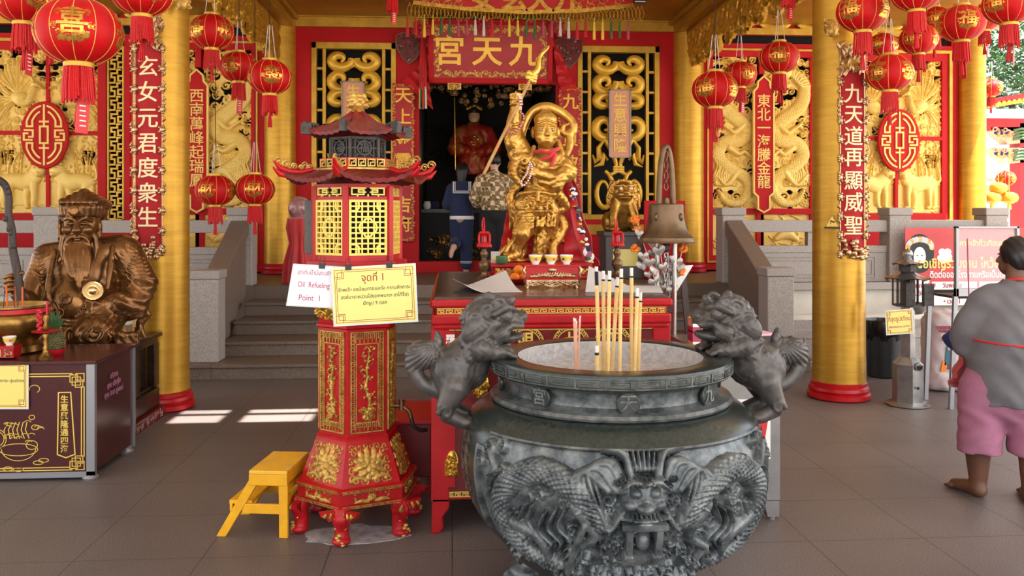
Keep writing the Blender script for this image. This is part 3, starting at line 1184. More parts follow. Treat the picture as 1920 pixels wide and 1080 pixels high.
def scene_relief(w, h, seed):
 rnd = random.Random(seed)
 R = Relief(w, h, 0.009, 0.0)
 for _ in range(10):
  x, y = rnd.uniform(0, w), rnd.uniform(0, h)
  R.stroke([(x, y), (x + rnd.uniform(-0.2, 0.2), y + rnd.uniform(0, 0.12)), (x + rnd.uniform(-0.25, 0.25), y + rnd.uniform(0, 0.2))], [0.02, 0.016, 0.008], 0.025)
 for _ in range(14):
  R.curl(rnd.uniform(0, w), rnd.uniform(0, 0.35 * h), rnd.uniform(0.03, 0.06), 0.022, rnd.choice((-1, 1)))
 R.stroke([(0.25 * w, 0.4 * h), (0.5 * w, 0.52 * h), (0.72 * w, 0.38 * h)], [0.04, 0.09, 0.04], 0.05)
 return R


Rd, Rp, Rb, Rs = dragon_relief(fx(1418) - fx(1333), fz(106, 1430) - fz(392, 1430), 3), None, None, None
pz = lambda py: fz(py, 1430)
Rp = phoenix_relief(fx(1763) - fx(1679), pz(110) - pz(256), 8)
Rb = beast_relief(fx(1763) - fx(1679), pz(261) - pz(401), 4)
Rs = scene_relief(fx(1418) - fx(1333), pz(401) - pz(479), 6)


def place_relief(R, x0, z0, mirror, label, group, name='carved_screen', y=FY - 0.01):
 b = MB()
 R.mesh(b, flat_map(x0, z0, y), back=-0.035, mirror=mirror)
 return tag(b.build(name, 'gold_leaf', smooth=50), label, 'panel', group)


def bay_x(px0, px1, mir):
 a, c = fx(px0), fx(px1)
 return (ML - c) if mir else a


for mir in (False, True):
 bay = 'left' if mir else 'right'
 for (a, c, flip) in ((1333, 1418, True), (1432, 1517, False)):
  inner = (a == 1333)
  place_relief(Rd, bay_x(a, c, mir), pz(392), flip != mir,
      'tall gilt openwork dragon panel %s of the red inscribed plaque, %s bay' % ((('right' if inner else 'left') if mir else ('left' if inner else 'right')), bay), 'gilt dragon panels')
  place_relief(Rs, bay_x(a, c, mir), pz(479), flip != mir,
      'low gilt relief panel under the %s dragon panel of the %s bay' % ((('right' if inner else 'left') if mir else ('left' if inner else 'right')), bay), 'low gilt relief panels')
 for (a, c, flip) in ((1593, 1677, True), (1679, 1763, False)):
  inner = (a == 1593)
  sd = (('right' if inner else 'left') if mir else ('left' if inner else 'right'))
  place_relief(Rp, bay_x(a, c, mir), pz(256), flip != mir, 'gilt openwork phoenix panel above the %s walking beast, %s bay' % (sd, bay), 'gilt phoenix panels')
  place_relief(Rb, bay_x(a, c, mir), pz(401), flip != mir, 'gilt relief of a walking beast before a thicket, %s of the %s emblem bar' % (sd, bay), 'gilt beast panels')

# oval longevity emblems over the crossing of the four quarters
for mir in (False, True):
 cx = ML - fx(1677) if mir else fx(1677)
 cz = pz(263)
 t = thing('oval_emblem', 'red oval emblem with gilt geometric longevity character, %s bay' % ('left' if mir else 'right'), 'emblem', (cx, FY - 0.1, cz), group='oval emblems')
 b = MB()
 b.prism(arc(0, 0, 0.335, 0.485, 0, 360, 56)[:-1], 0.05, T(rx=PI / 2))
 b.build('disc', 'red_wall', t, smooth=40, bevel=0.01)
 b = MB()
 X = UP(0, -0.05, 0)
 w = 0.026
 for sx in (-1, 1):
  ribbon(b, [(sx * x, z) for x, z in arc(0, 0, 0.27, 0.42, 82, 28, 12)], w, 0.014, X)
  ribbon(b, [(sx * x, z) for x, z in arc(0, 0, 0.27, 0.42, -82, -28, 12)], w, 0.014, X)
  ribbon(b, [(sx * x, z) for x, z in arc(0, 0, 0.20, 0.345, 74, 36, 10)] + [(sx * 0.16, 0.12), (sx * 0.24, 0.12), (sx * 0.24, 0.195)], w, 0.014, X)
  ribbon(b, [(sx * x, z) for x, z in arc(0, 0, 0.20, 0.345, -74, -36, 10)] + [(sx * 0.16, -0.12), (sx * 0.24, -0.12), (sx * 0.24, -0.195)], w, 0.014, X)
  ribbon(b, [(sx * 0.28, 0.065), (sx * 0.155, 0.065), (sx * 0.155, -0.03), (sx * 0.22, -0.03)], w, 0.014, X)
  ribbon(b, [(sx * 0.155, -0.075), (sx * 0.28, -0.075), (sx * 0.28, 0.02), (sx * 0.215, 0.02)], w, 0.014, X)
 ribbon(b, [(0, 0.44), (0, 0.115)], w, 0.014, X)
 ribbon(b, [(0, -0.44), (0, -0.115)], w, 0.014, X)
 ribbon(b, [(-0.07, 0.19), (0.07, 0.19)], w, 0.0155, X)
 ribbon(b, [(-0.07, -0.19), (0.07, -0.19)], w, 0.0155, X)
 ribbon(b, [(-0.055, -0.12), (0.055, -0.12), (0.055, 0.12), (-0.055, 0.12)], w, 0.017, X, closed=True)
 b.build('gilt_character', 'gold_leaf', t)

# red inscribed plaques between the dragons
for mir, txt in ((False, '東北一海騰金龍'), (True, '西南萬峰起瑞鳳')):
 cx = ML - fx(1425) if mir else fx(1425)
 t = thing('inscribed_plaque', 'tall red plaque reading %s between carved dragons' % txt, 'plaque', (cx, FY - 0.12, pz(392)), group='red plaques between the dragons')
 H_ = pz(150) - pz(392)
 out = [(-0.09, 0.0), (0, -0.05), (0.09, 0.0), (0.09, 0.19), (0.155, 0.25), (0.155, H_ - 0.2), (0.10, H_ - 0.14), (0.09, H_ - 0.05), (0, H_ + 0.03), (-0.09, H_ - 0.05), (-0.10, H_ - 0.14), (-0.155, H_ - 0.2), (-0.155, 0.25), (-0.09, 0.19)]
 b = MB()
 b.prism(out, 0.04, T(rx=PI / 2))
 b.build('board', 'red_wall', t)
 b = MB()
 ribbon(b, out, 0.024, 0.055, T(rx=PI / 2), closed=True)
 b.build('gilt_border', 'gold_leaf', t)
 b = MB()
 b.column_text(txt, 0.215, 0, -0.042, H_ - 0.36, 0.40, 0.006, 0.0016)
 b.build('lettering', 'gold_leaf', t)

# key-pattern lattice strips beside the phoenix panels
for mir in (False, True):
 x0, x1 = fx(1551), fx(1579)
 if mir:
  x0, x1 = ML - x1, ML - x0
 z0, z1 = pz(414), pz(100)
 b = MB()
 w, n = x1 - x0, 13
 b.bx(x0, x0 + 0.025, FY - 0.06, FY + 0.02, z0, z1)
 b.bx(x1 - 0.025, x1, FY - 0.06, FY + 0.02, z0, z1)
 b.bx(x0, x1, FY - 0.06, FY + 0.02, z0, z0 + 0.03)
 b.bx(x0, x1, FY - 0.06, FY + 0.02, z1 - 0.03, z1)
 u = (z1 - z0) / n
 for i in range(n):
  z = z0 + i * u
  for pts in ([(0.0, 0.15), (0.42, 0.15), (0.42, 0.55), (0.18, 0.55), (0.18, 0.85), (0.6, 0.85), (0.6, 1.0)], [(1.0, 0.3), (0.66, 0.3), (0.66, 0.66), (1.0, 0.66)], [(0.6, 0.0), (0.6, 0.12), (0.85, 0.12)]):
   ribbon(b, [(x0 + 0.02 + p[0] * (w - 0.04), z + p[1] * u) for p in pts], 0.026, 0.03, UP(0, FY - 0.02, 0))
 tag(b.build('lattice_strip', 'gold_trim'), 'narrow gilt key-pattern lattice strip beside the %s phoenix panels' % ('left' if mir else 'right'), 'lattice', 'key-pattern lattice strips')

# ------------------------------------------------------------------ the two scroll windows beside the door
def scroll(b, cx, cz, rx, rz, sg, up, y, a0=0, turns=1.25, wid=0.1, d=0.07, end=0.3):
 """a fat scroll whose width swells and thins, carved round"""
 n = 22
 pts, ws = [], []
 for i in range(n + 1):
  s = i / n
  a = a0 + 2 * PI * turns * s
  k = 1 - (1 - end) * s ** 0.9
  pts.append((cx + sg * rx * k * math.cos(a), y - d * 0.5 * s, cz + up * rz * k * math.sin(a)))
  ws.append(1.14 * wid * (0.35 + 0.65 * math.sin(PI * min(1, s * 1.0 + 0.12)) ** 0.8) * (1 - 0.25 * s))
 b.tube(pts, ws, 10)


def scroll_window(cx, half, z0, z1, label, plaque, plabel):
 t = thing('scroll_window', label, 'window', (cx, FY, z0), group='gilt scroll windows')
 H_ = z1 - z0
 b = MB()
 fw = 0.075
 for s in (-1, 1):
  b.bx(s * half, s * (half - fw), -0.07, 0.05, 0, H_)
  b.bx(s * (half - fw - 0.085), s * (half - fw - 0.135), -0.05, 0.04, 0, H_)
  for i in range(9):
   z = 0.08 + (H_ - 0.16) * i / 8
   b.bx(s * (half - fw), s * (half - fw - 0.1), -0.04, 0.03, z - 0.02, z + 0.02)
 b.bx(-half, half, -0.07, 0.05, 0, 0.08)
 b.bx(-half, half, -0.07, 0.05, H_ - 0.1, H_)
 b.build('window_frame', 'gold_trim', t, bevel=0.008)
 b = MB()
 W = half - fw - 0.14
 k = W
 y = -0.02
 A = H_ / 2.62
 for s in (-1, 1):
  X = Matrix.Diagonal((s, 1, 1, 1))
  b.X = X
  # four tiers of cloud heads, then leaf scrolls and ring scrolls at the foot
  for (cz, rx, rz, up, tn) in ((2.36, 0.215, 0.15, 1, 1.3), (2.06, 0.22, 0.18, 1, 1.35), (1.78, 0.22, 0.14, -1, 1.3), (1.40, 0.25, 0.22, 1, 1.4)):
   scroll(b, k * 0.52, cz * A, 0.9 * rx * k / 0.44, 0.95 * rz * A, 1, up, y, a0=PI * 0.95, turns=tn * 0.92, wid=0.076, end=0.22)
   b.ball((k * 0.2, y, cz * A - 0.07), (0.1, 0.05, 0.06), 12, 8)
  b.tube([(k * 0.95, y, 0.98 * A), (k * 0.86, y - 0.02, 0.86 * A), (k * 0.70, y - 0.03, 0.92 * A), (k * 0.74, y - 0.03, 1.08 * A), (k * 0.5, y - 0.03, 1.22 * A), (k * 0.18, y - 0.02, 1.0 * A), (k * 0.08, y, 0.84 * A)], [0.012, 0.035, 0.05, 0.04, 0.06, 0.05, 0.03], 10)
  b.tube([(k * 0.9, y, 0.8 * A), (k * 0.62, y - 0.03, 0.84 * A), (k * 0.55, y - 0.03, 0.98 * A), (k * 0.4, y, 0.9 * A)], [0.01, 0.04, 0.045, 0.02], 10)
  b.tube([(k * 0.08, y, 0.84 * A), (k * 0.1, y, 0.72 * A), (k * 0.3, y - 0.02, 0.68 * A)], [0.03, 0.035, 0.03], 10)
  scroll(b, k * 0.55, 0.42 * A, 0.42 * k, 0.32 * A, 1, 1, y, a0=PI * 0.55, turns=1.35, wid=0.042, end=0.32)
  scroll(b, k * 0.22, 0.30 * A, 0.2 * k, 0.14 * A, -1, 1, y, a0=PI * 0.5, turns=1.3, wid=0.034, end=0.3)
  b.tube([(0, y, 0.10 * A), (k * 0.2, y, 0.06 * A), (k * 0.36, y, 0.12 * A)], [0.035, 0.03, 0.015], 10)
 b.X = Matrix()
 for dz in (-0.035, 0, 0.035):
  b.box((0, y - 0.01, 0.76 * A + dz), (0.2 * k * 2, 0.09, 0.026))
 b.build('scrollwork', 'gold_scroll', t, smooth=60)
 # hanging pink plaque in front of it
 p = thing('small_plaque', plabel, 'plaque', (cx, FY - 0.16, z0 + plaque[0]), group='pink plaques on the scroll windows')
 ph, pw = plaque[1] - plaque[0], 0.34
 b = MB()
 b.bx(-pw / 2, pw / 2, 0, 0.03, 0, ph)
 b.build('board', 'pink', p)
 b = MB()
 for s in (-1, 1):
  b.bx(s * pw / 2, s * (pw / 2 - 0.02), -0.012, 0.034, 0, ph)
 b.bx(-pw / 2, pw / 2, -0.012, 0.034, 0, 0.02)
 b.bx(-pw / 2, pw / 2, -0.012, 0.034, ph - 0.02, ph)
 b.build('plaque_frame', 'steel_brushed', p)
 b = MB()
 b.column_text('生意興隆', 0.22, 0, -0.003, ph - 0.17, 0.17, 0.004, 0.002)
 b.build('lettering', 'gold_paint', p)


scroll_window((fx(1082) + fx(1235)) / 2, (fx(1235) - fx(1082)) / 2, fz(412), fz(84), 'gilt scrollwork window right of the doorway behind the gold lion', (fz(296) - fz(412), fz(168) - fz(412)), 'pink plaque on the scroll window right of the doorway')
scroll_window((fx(585) + fx(743)) / 2, (fx(743) - fx(585)) / 2, fz(412), fz(84), 'gilt scrollwork window left of the doorway behind the pagoda lamp', (fz(286) - fz(412), fz(158) - fz(412)), 'pink plaque behind the golden knob of the pagoda lamp')

# ------------------------------------------------------------------ name board over the door, couplet boards
t = thing('name_board', 'big red name board reading 宮天九 in gold above the doorway', 'sign', (fx(919), FY - 0.17, fz(157)))
bw, bh = fx(1033) - fx(805), fz(47) - fz(157)
t.rotation_euler[0] = math.radians(10)
b = MB()
b.bx(-bw / 2, bw / 2, 0, 0.08, 0, bh)
b.build('board', 'red_paint', t, bevel=0.008)
b = MB()
for s in (-1, 1):
 b.bx(s * bw / 2, s * (bw / 2 - 0.07), -0.03, 0.09, -0.02, bh + 0.02)
b.bx(-bw / 2, bw / 2, -0.03, 0.09, -0.02, 0.05)
b.bx(-bw / 2, bw / 2, -0.03, 0.09, bh - 0.05, bh + 0.02)
b.build('board_frame', 'red_wall', t, bevel=0.008)


def vine(b, x0, x1, z0, z1, y, rnd, r=0.03, m=0, step=0.05):
 """gilt leaves and tendrils filling a narrow strip"""
 horiz = (x1 - x0) > (z1 - z0)
 L = (x1 - x0) if horiz else (z1 - z0)
 n = max(2, int(L / step))
 for i in range(n):
  s = (i + 0.5) / n
  o = math.sin(i * 1.7) * 0.25 + 0.5
  px = x0 + (x1 - x0) * (s if horiz else o)
  pz_ = z0 + (z1 - z0) * (o if horiz else s)
  a = rnd.uniform(0, 2 * PI)
  ribbon(b, [(px + r * 0.9 * math.cos(a + q), pz_ + r * 0.9 * math.sin(a + q) * (1 - 0.12 * j)) for j, q in enumerate((0, 0.9, 1.8, 2.7, 3.6))], [r * 0.15, r * 0.3, r * 0.34, r * 0.3, r * 0.12], 0.008, UP(0, y, 0), m)
  for q in range(2):
   a2 = rnd.uniform(0, 2 * PI)
   ribbon(b, [(px, pz_), (px + r * math.cos(a2), pz_ + r * math.sin(a2)), (px + 1.5 * r * math.cos(a2 + 0.5), pz_ + 1.5 * r * math.sin(a2 + 0.5))], [r * 0.2, r * 0.5, r * 0.06], 0.007, UP(0, y, 0), m)
 return b


rnd = random.Random(2)
b = MB()
vine(b, -bw / 2 + 0.2, bw / 2 - 0.2, 0.07, 0.17, -0.003, rnd, 0.034)
vine(b, -bw / 2 + 0.2, bw / 2 - 0.2, bh - 0.17, bh - 0.07, -0.003, rnd, 0.034)
vine(b, -bw / 2 + 0.08, -bw / 2 + 0.18, 0.07, bh - 0.07, -0.003, rnd, 0.034)
vine(b, bw / 2 - 0.18, bw / 2 - 0.08, 0.07, bh - 0.07, -0.003, rnd, 0.034)
b.build('vine_border', 'gold_trim', t)
b = MB()
for ch, px in (('宮', 843), ('天', 912), ('九', 980)):
 b.text(ch, 0.46, T(fx(px) - fx(919), -0.003, bh * 0.48), 0.014, 0.009)
b.build('lettering', 'gold_scroll', t)
for px in (852, 983):
 b = MB()
 b.box((fx(px) - fx(919), 0.05, -0.06), (0.2, 0.13, 0.11))
 for i in range(6):
  b.ball((fx(px) - fx(919) + 0.06 * math.cos(i), -0.01, -0.06 + 0.035 * math.sin(i)), 0.026, 8, 6)
 b.build('bracket', 'gold_dull', t, smooth=40)

for (x0, x1, y0, y1, chars, lab) in ((737, 777, 160, 452, [('天', 184), ('上', 224), ('金', 264), ('霞', 305), ('吉', 386), ('府', 422)], 'red couplet board with gold characters left of the doorway'),
          (1046, 1088, 165, 455, [('九', 193), ('頁', 262), ('波', 308), ('界', 345)], 'red couplet board right of the doorway behind the golden figure')):
 t = thing('couplet_board', lab, 'couplet', (fx((x0 + x1) / 2), FY - 0.13, fz(y1)), group='couplets beside the doorway')
 hw, hh = (fx(x1) - fx(x0)) / 2, fz(y0) - fz(y1)
 b = MB()
 b.bx(-hw, hw, 0, 0.06, 0, hh)
 b.build('board', 'red_paint', t, bevel=0.006)
 b = MB()
 for s in (-1, 1):
  vine(b, s * hw - (0.045 if s > 0 else 0.005), s * hw + (0.005 if s > 0 else 0.045), 0.03, hh - 0.03, -0.002, rnd, 0.02, step=0.045)
 vine(b, -hw + 0.03, hw - 0.03, 0.01, 0.05, -0.002, rnd, 0.02, step=0.045)
 vine(b, -hw + 0.03, hw - 0.03, hh - 0.05, hh - 0.01, -0.002, rnd, 0.02, step=0.045)
 b.build('vine_border', 'gold_trim', t)
 b = MB()
 for ch, py in chars:
  b.text(ch, 0.25, T(0, -0.002, fz(py) - fz(y1)), 0.006, 0.004)
 b.build('lettering', 'gold_scroll', t)

# ------------------------------------------------------------------ columns
def column(x, y, top, label, base=True, r=0.228):
 t = thing('column', label, 'column', (x, y, PLAT if y > 10 else 0), group=None, kind='thing')
 z0 = PLAT if y > 10 else 0
 b = MB()
 b.lathe([(r * 1.02, 0.14), (r, 0.3), (r * 0.985, top - z0)], 48)
 b.build('shaft', 'gold_column', t, smooth=60)
 b = MB()
 b.lathe([(r * 1.12, 0), (r * 1.2, 0.015), (r * 1.2, 0.05), (r * 1.1, 0.062), (r * 1.15, 0.085), (r * 1.12, 0.11), (r * 1.05, 0.12), (r * 1.06, 0.15), (r, 0.16)], 48)
 b.build('column_base', 'red_paint', t, smooth=40)
 return t


colL = column(-2.485, 7.5, BZ + 0.02, 'gold front column with red couplet board, behind the old man statue')
colR = column(3.49, 7.5, BZ + 0.02, 'gold front column with red couplet board, beside the steel incense lamp')
column(CXL, FY - 0.12, GZ, 'gold column at the wall left of the scroll windows, behind red lanterns')
column(CXR + 0.04, FY - 0.12, GZ, 'gold column at the wall behind the hanging bell')
column(fx(1815), FY - 0.1, GZ, 'gold column at the far right end of the facade', r=0.2)

# couplets wrapped on the front columns
def wrapped(x, y, ang, z0, z1, txt, zs, label, seed):
 rnd = random.Random(seed)
 t = thing('couplet_board', label, 'couplet', (x, y, z0), ang, group='couplets on the front columns')
 R_, half = 0.25, math.radians(27)
 H_ = z1 - z0
 b = MB()
 n = 12
 v, f = [], []
 for i in range(n + 1):
  a = -half + 2 * half * i / n
  for (rr, zz) in ((R_, 0.06), (R_, H_), (R_ - 0.018, H_), (R_ - 0.018, 0.06)):
   v.append((rr * math.sin(a), -rr * math.cos(a), zz))
 for i in range(n):
  for q in range(4):
   f.append((4 * i + q, 4 * i + (q + 1) % 4, 4 * i + 4 + (q + 1) % 4, 4 * i + 4 + q)[::-1])
 f += [(0, 1, 2, 3), (4 * n + 3, 4 * n + 2, 4 * n + 1, 4 * n)]
 b.add(v, f)
 b.build('board', 'red_flock', t, smooth=40)
 b = MB()
 for ch, z in zip(txt, zs):
  tv, tf = text_arrays(ch, 0.18, 0.004, 0.0014, fine=True)
  a = tv[:, 0] / R_
  rr = R_ + 0.004 + tv[:, 2]
  b.add(np.stack([rr * np.sin(a), -rr * np.cos(a), z - z0 + tv[:, 1]], 1), tf)
 b.build('lettering', 'cream_text', t)
 b = MB()
 for s in (-1, 1):
  a = s * half
  for i in range(int(H_ / 0.042)):
   z = 0.05 + i * 0.042
   kind = rnd.random()
   px, py = (R_ + 0.012) * math.sin(a), -(R_ + 0.012) * math.cos(a)
   if i % 4 == 0:
    b.ball((px, py, z), (0.028, 0.022, 0.034), 8, 6)
    for q in range(5):
     b.ball((px + 0.026 * math.cos(q * 1.26), py - 0.01, z + 0.03 * math.sin(q * 1.26)), 0.013, 6, 4)
   elif kind < 0.35:
    b.tube([(px, py, z - 0.02), (px + s * 0.028, py - 0.012, z), (px + s * 0.012, py - 0.01, z + 0.028)], [0.006, 0.011, 0.004], 6)
   b.tube([(px, py, z - 0.022), (px, py, z + 0.022)], 0.006, 6)
 for q in range(26):                         # the bloom at the foot
  a, z = rnd.uniform(-0.4, 0.5), rnd.uniform(0.0, 0.17)
  b.ball(((R_ + 0.015) * math.sin(a), -(R_ + 0.02) * math.cos(a), z), (rnd.uniform(0.018, 0.034), 0.018, rnd.uniform(0.014, 0.03)), 8, 6)
 for q in range(34):                         # crest at the head
  a, z = rnd.uniform(-0.5, 0.5), rnd.uniform(0.0, 0.28)
  if abs(a) < 0.5 - z * 0.9 + 0.25:
   p = ((R_ + 0.012) * math.sin(a), -(R_ + 0.016) * math.cos(a), H_ - 0.06 + z)
   b.tube([p, (p[0] + rnd.uniform(-0.03, 0.03), p[1] - 0.012, p[2] + 0.04), (p[0] + rnd.uniform(-0.05, 0.05), p[1] - 0.01, p[2] + 0.06)], [0.012, 0.016, 0.004], 6)
 b.build('vine_frame', 'rose_gold', t, smooth=60)


PF = 7.27
wrapped(-2.485, 7.5, math.radians(-7), PZ(480, PF), PZ(92, PF), '玄女元君度衆生', [PZ(p, PF) for p in (136, 182, 229, 275, 320, 366, 410)], 'red couplet on the left gold column reading 玄女元君度衆生', 3)
wrapped(3.49, 7.5, math.radians(5), PZ(490, PF), PZ(128, PF), '九天道再顯威聖', [PZ(p, PF) for p in (172, 212, 254, 294, 339, 381, 426)], 'red couplet on the right gold column reading 九天道再顯威聖', 9)

# dragon-head hooks on the front columns
for (px, py, lab) in ((345, 2, 'small carved dragon head hook high on the left gold column'), (1557, 52, 'small carved dragon head hook high on the right gold column')):
 p = P(px, py, 7.24)
 s = SDF((-0.09, -0.09, -0.13), (0.09, 0.1, 0.1), 0.006)
 s.ell((0, 0, 0), (0.05, 0.06, 0.075)).ell((0, -0.04, -0.04), (0.04, 0.04, 0.05))
 rn = random.Random(1)
 for q in range(14):
  s.spiral((rn.uniform(-0.055, 0.055), -0.035 + rn.uniform(-0.02, 0.03), rn.uniform(-0.07, 0.06)), 0.022, 0.008, 1.2, a0=rn.uniform(0, 6))
 s.cap((0, 0.0, 0), (0, 0.1, 0.02), 0.02)
 o = s.build('dragon_head_hook', 'gold_dull')
 o.location = p
 tag(o, lab, 'ornament', 'dragon head hooks')
# security camera sticker
t = thing('warning_sticker', 'triangular yellow camera warning sticker on the right gold column', 'sticker', (0, 0, 0))
pc = P(1560, 418, 7.265)
t.location = pc
t.rotation_euler[2] = math.radians(-8)
b = MB()
b.prism([(-0.072, -0.05), (0.072, -0.05), (0, 0.075)], 0.002, T(rx=PI / 2))
b.prism([(-0.072, -0.05), (0.072, -0.05), (0.062, -0.032), (-0.062, -0.032)], 0.003, T(rx=PI / 2), 1)
ribbon(b, [(-0.066, -0.047), (0.066, -0.047), (0, 0.068)], 0.004, 0.003, T(rx=PI / 2), 1, closed=True)
b.box((0.004, -0.003, 0.012), (0.04, 0.002, 0.014), 0, 1, ry=0.35)
b.box((-0.012, -0.003, 0.0), (0.006, 0.002, 0.02), 0, 1)
b.build('print', ['gold_trim', 'ink_black'], t)

# ------------------------------------------------------------------ the big bronze incense burner
BX, BY = PX(1143, 3.65), 3.65
burner = thing('incense_burner', 'big dark bronze incense burner with two lions climbing on its rim', 'incense burner', (BX, BY, 0))
PROF = [(0.30, 0.17), (0.40, 0.205), (0.48, 0.29), (0.565, 0.39), (0.618, 0.5), (0.642, 0.61), (0.642, 0.70), (0.618, 0.785), (0.575, 0.835), (0.53, 0.862), (0.485, 0.875), (0.468, 0.882)]
pr = spline([(r, z, 0) for r, z in PROF], 5)
b = MB()
b.lathe([(p[0], p[1]) for p in pr], 96)
b.build('bowl', 'stone_polish', burner, smooth=50)
b = MB()
b.lathe([(0.46, 0.87), (0.512, 0.874), (0.518, 0.884), (0.508, 0.896), (0.472, 0.903), (0.455, 0.915), (0.452, 0.945), (0.462, 0.97), (0.488, 0.982), (0.497, 0.988)], 96, caps=False)
b.build('neck', 'stone_relief', burner, smooth=35)
b = MB()
b.lathe([(0.495, 0.985), (0.508, 0.987), (0.513, 0.992), (0.516, 1.038), (0.512, 1.047), (0.500, 1.050), (0.412, 1.050), (0.400, 1.046), (0.40, 1.03), (0.40, 0.93), (0.40, 0.90)], 96, caps=False)
rim = b.build('rim', 'stone_polish', burner, smooth=35)
b = MB()
b.lathe([(0.397, 1.046), (0.389, 1.03), (0.384, 0.93)], 72, caps=False)
b.build('ash_coated_lining', 'ash', burner, smooth=60)
b = MB()
n = 28
for i in range(n):                           # key fret cut round the rim
 a0 = 2 * PI * i / n
 def bend(pts, w=0.0055):
  v = []
  for (u, z) in pts:
   v.append(((0.5155 + 0.0005) * math.sin(a0 + u), -(0.5155) * math.cos(a0 + u), z))
  b.tube(v, w * 0.55, 4)
 q = 2 * PI / n
 z0, z1 = 0.997, 1.034
 bend([(q * k / 4, z1) for k in range(5)])
 bend([(q * k / 4, z0) for k in range(5)])
 bend([(0.06 * q, z0), (0.06 * q, z1)])
 bend([(0.2 * q, z0 + 0.009), (0.5 * q, z0 + 0.009), (0.85 * q, z0 + 0.009), (0.85 * q, z1 - 0.009), (0.5 * q, z1 - 0.009), (0.22 * q, z1 - 0.009)])
 bend([(0.22 * q, 1.018), (0.5 * q, 1.018), (0.68 * q, 1.018)])
b.build('key_fret', 'stone_relief', rim)
for ch, deg in (('宮', -45), ('天', -2), ('九', 44), ('玄', 90), ('女', -90)):
 a = math.radians(deg)
 X = T(0.462 * math.sin(a), -0.462 * math.cos(a), 0.938, 0, 0, a)
 b = MB()
 b.X = X
 b.prism(arc(0, 0, 0.046, 0.046, 0, 360, 28)[:-1], 0.016, T(rx=PI / 2))
 md = b.build('medallion', 'stone_polish', burner, smooth=40, bevel=0.004)
 b = MB()
 b.X = X
 b.text(ch, 0.07, T(0, -0.017, 0), 0.003, 0.001)
 b.build('lettering', 'stone_relief', md)
rnd = random.Random(12)
b = MB()
v, f = [], []
for i in range(15):
 for j in range(64):
  r = 0.39 * i / 14
  a = 2 * PI * j / 64
  v.append((r * math.cos(a), r * math.sin(a), 0.945 + 0.03 * (r / 0.39) ** 3 + rnd.uniform(-0.006, 0.006) * (i < 14)))
for i in range(14):
 for j in range(64):
  f.append((i * 64 + j, (i + 1) * 64 + j, (i + 1) * 64 + (j + 1) % 64, i * 64 + (j + 1) % 64))
b.add(v, f)
tag(b.build('ash', 'ash', burner, smooth=180), kind='stuff')

# carved picture wrapped on the front of the bowl
zs_ = np.array([p[1] for p in pr])
rs_ = np.array([p[0] for p in pr])
ARC = np.concatenate([[0], np.cumsum(np.hypot(np.diff(zs_), np.diff(rs_)))])
a_lo, a_hi = float(np.interp(0.215, zs_, ARC)), float(np.interp(0.80, zs_, ARC))
HALF = math.radians(64)
RW, RH = 2 * HALF * 0.62, a_hi - a_lo
R = Relief(RW, RH, 0.0036, 0.0)
rnd = random.Random(31)
q = lambda u, v: (u * RW, v * RH)              # v up


def bow(u):                                    # lower edge of the framed field
 return 0.30 + 0.75 * abs(u - 0.5) ** 2.2


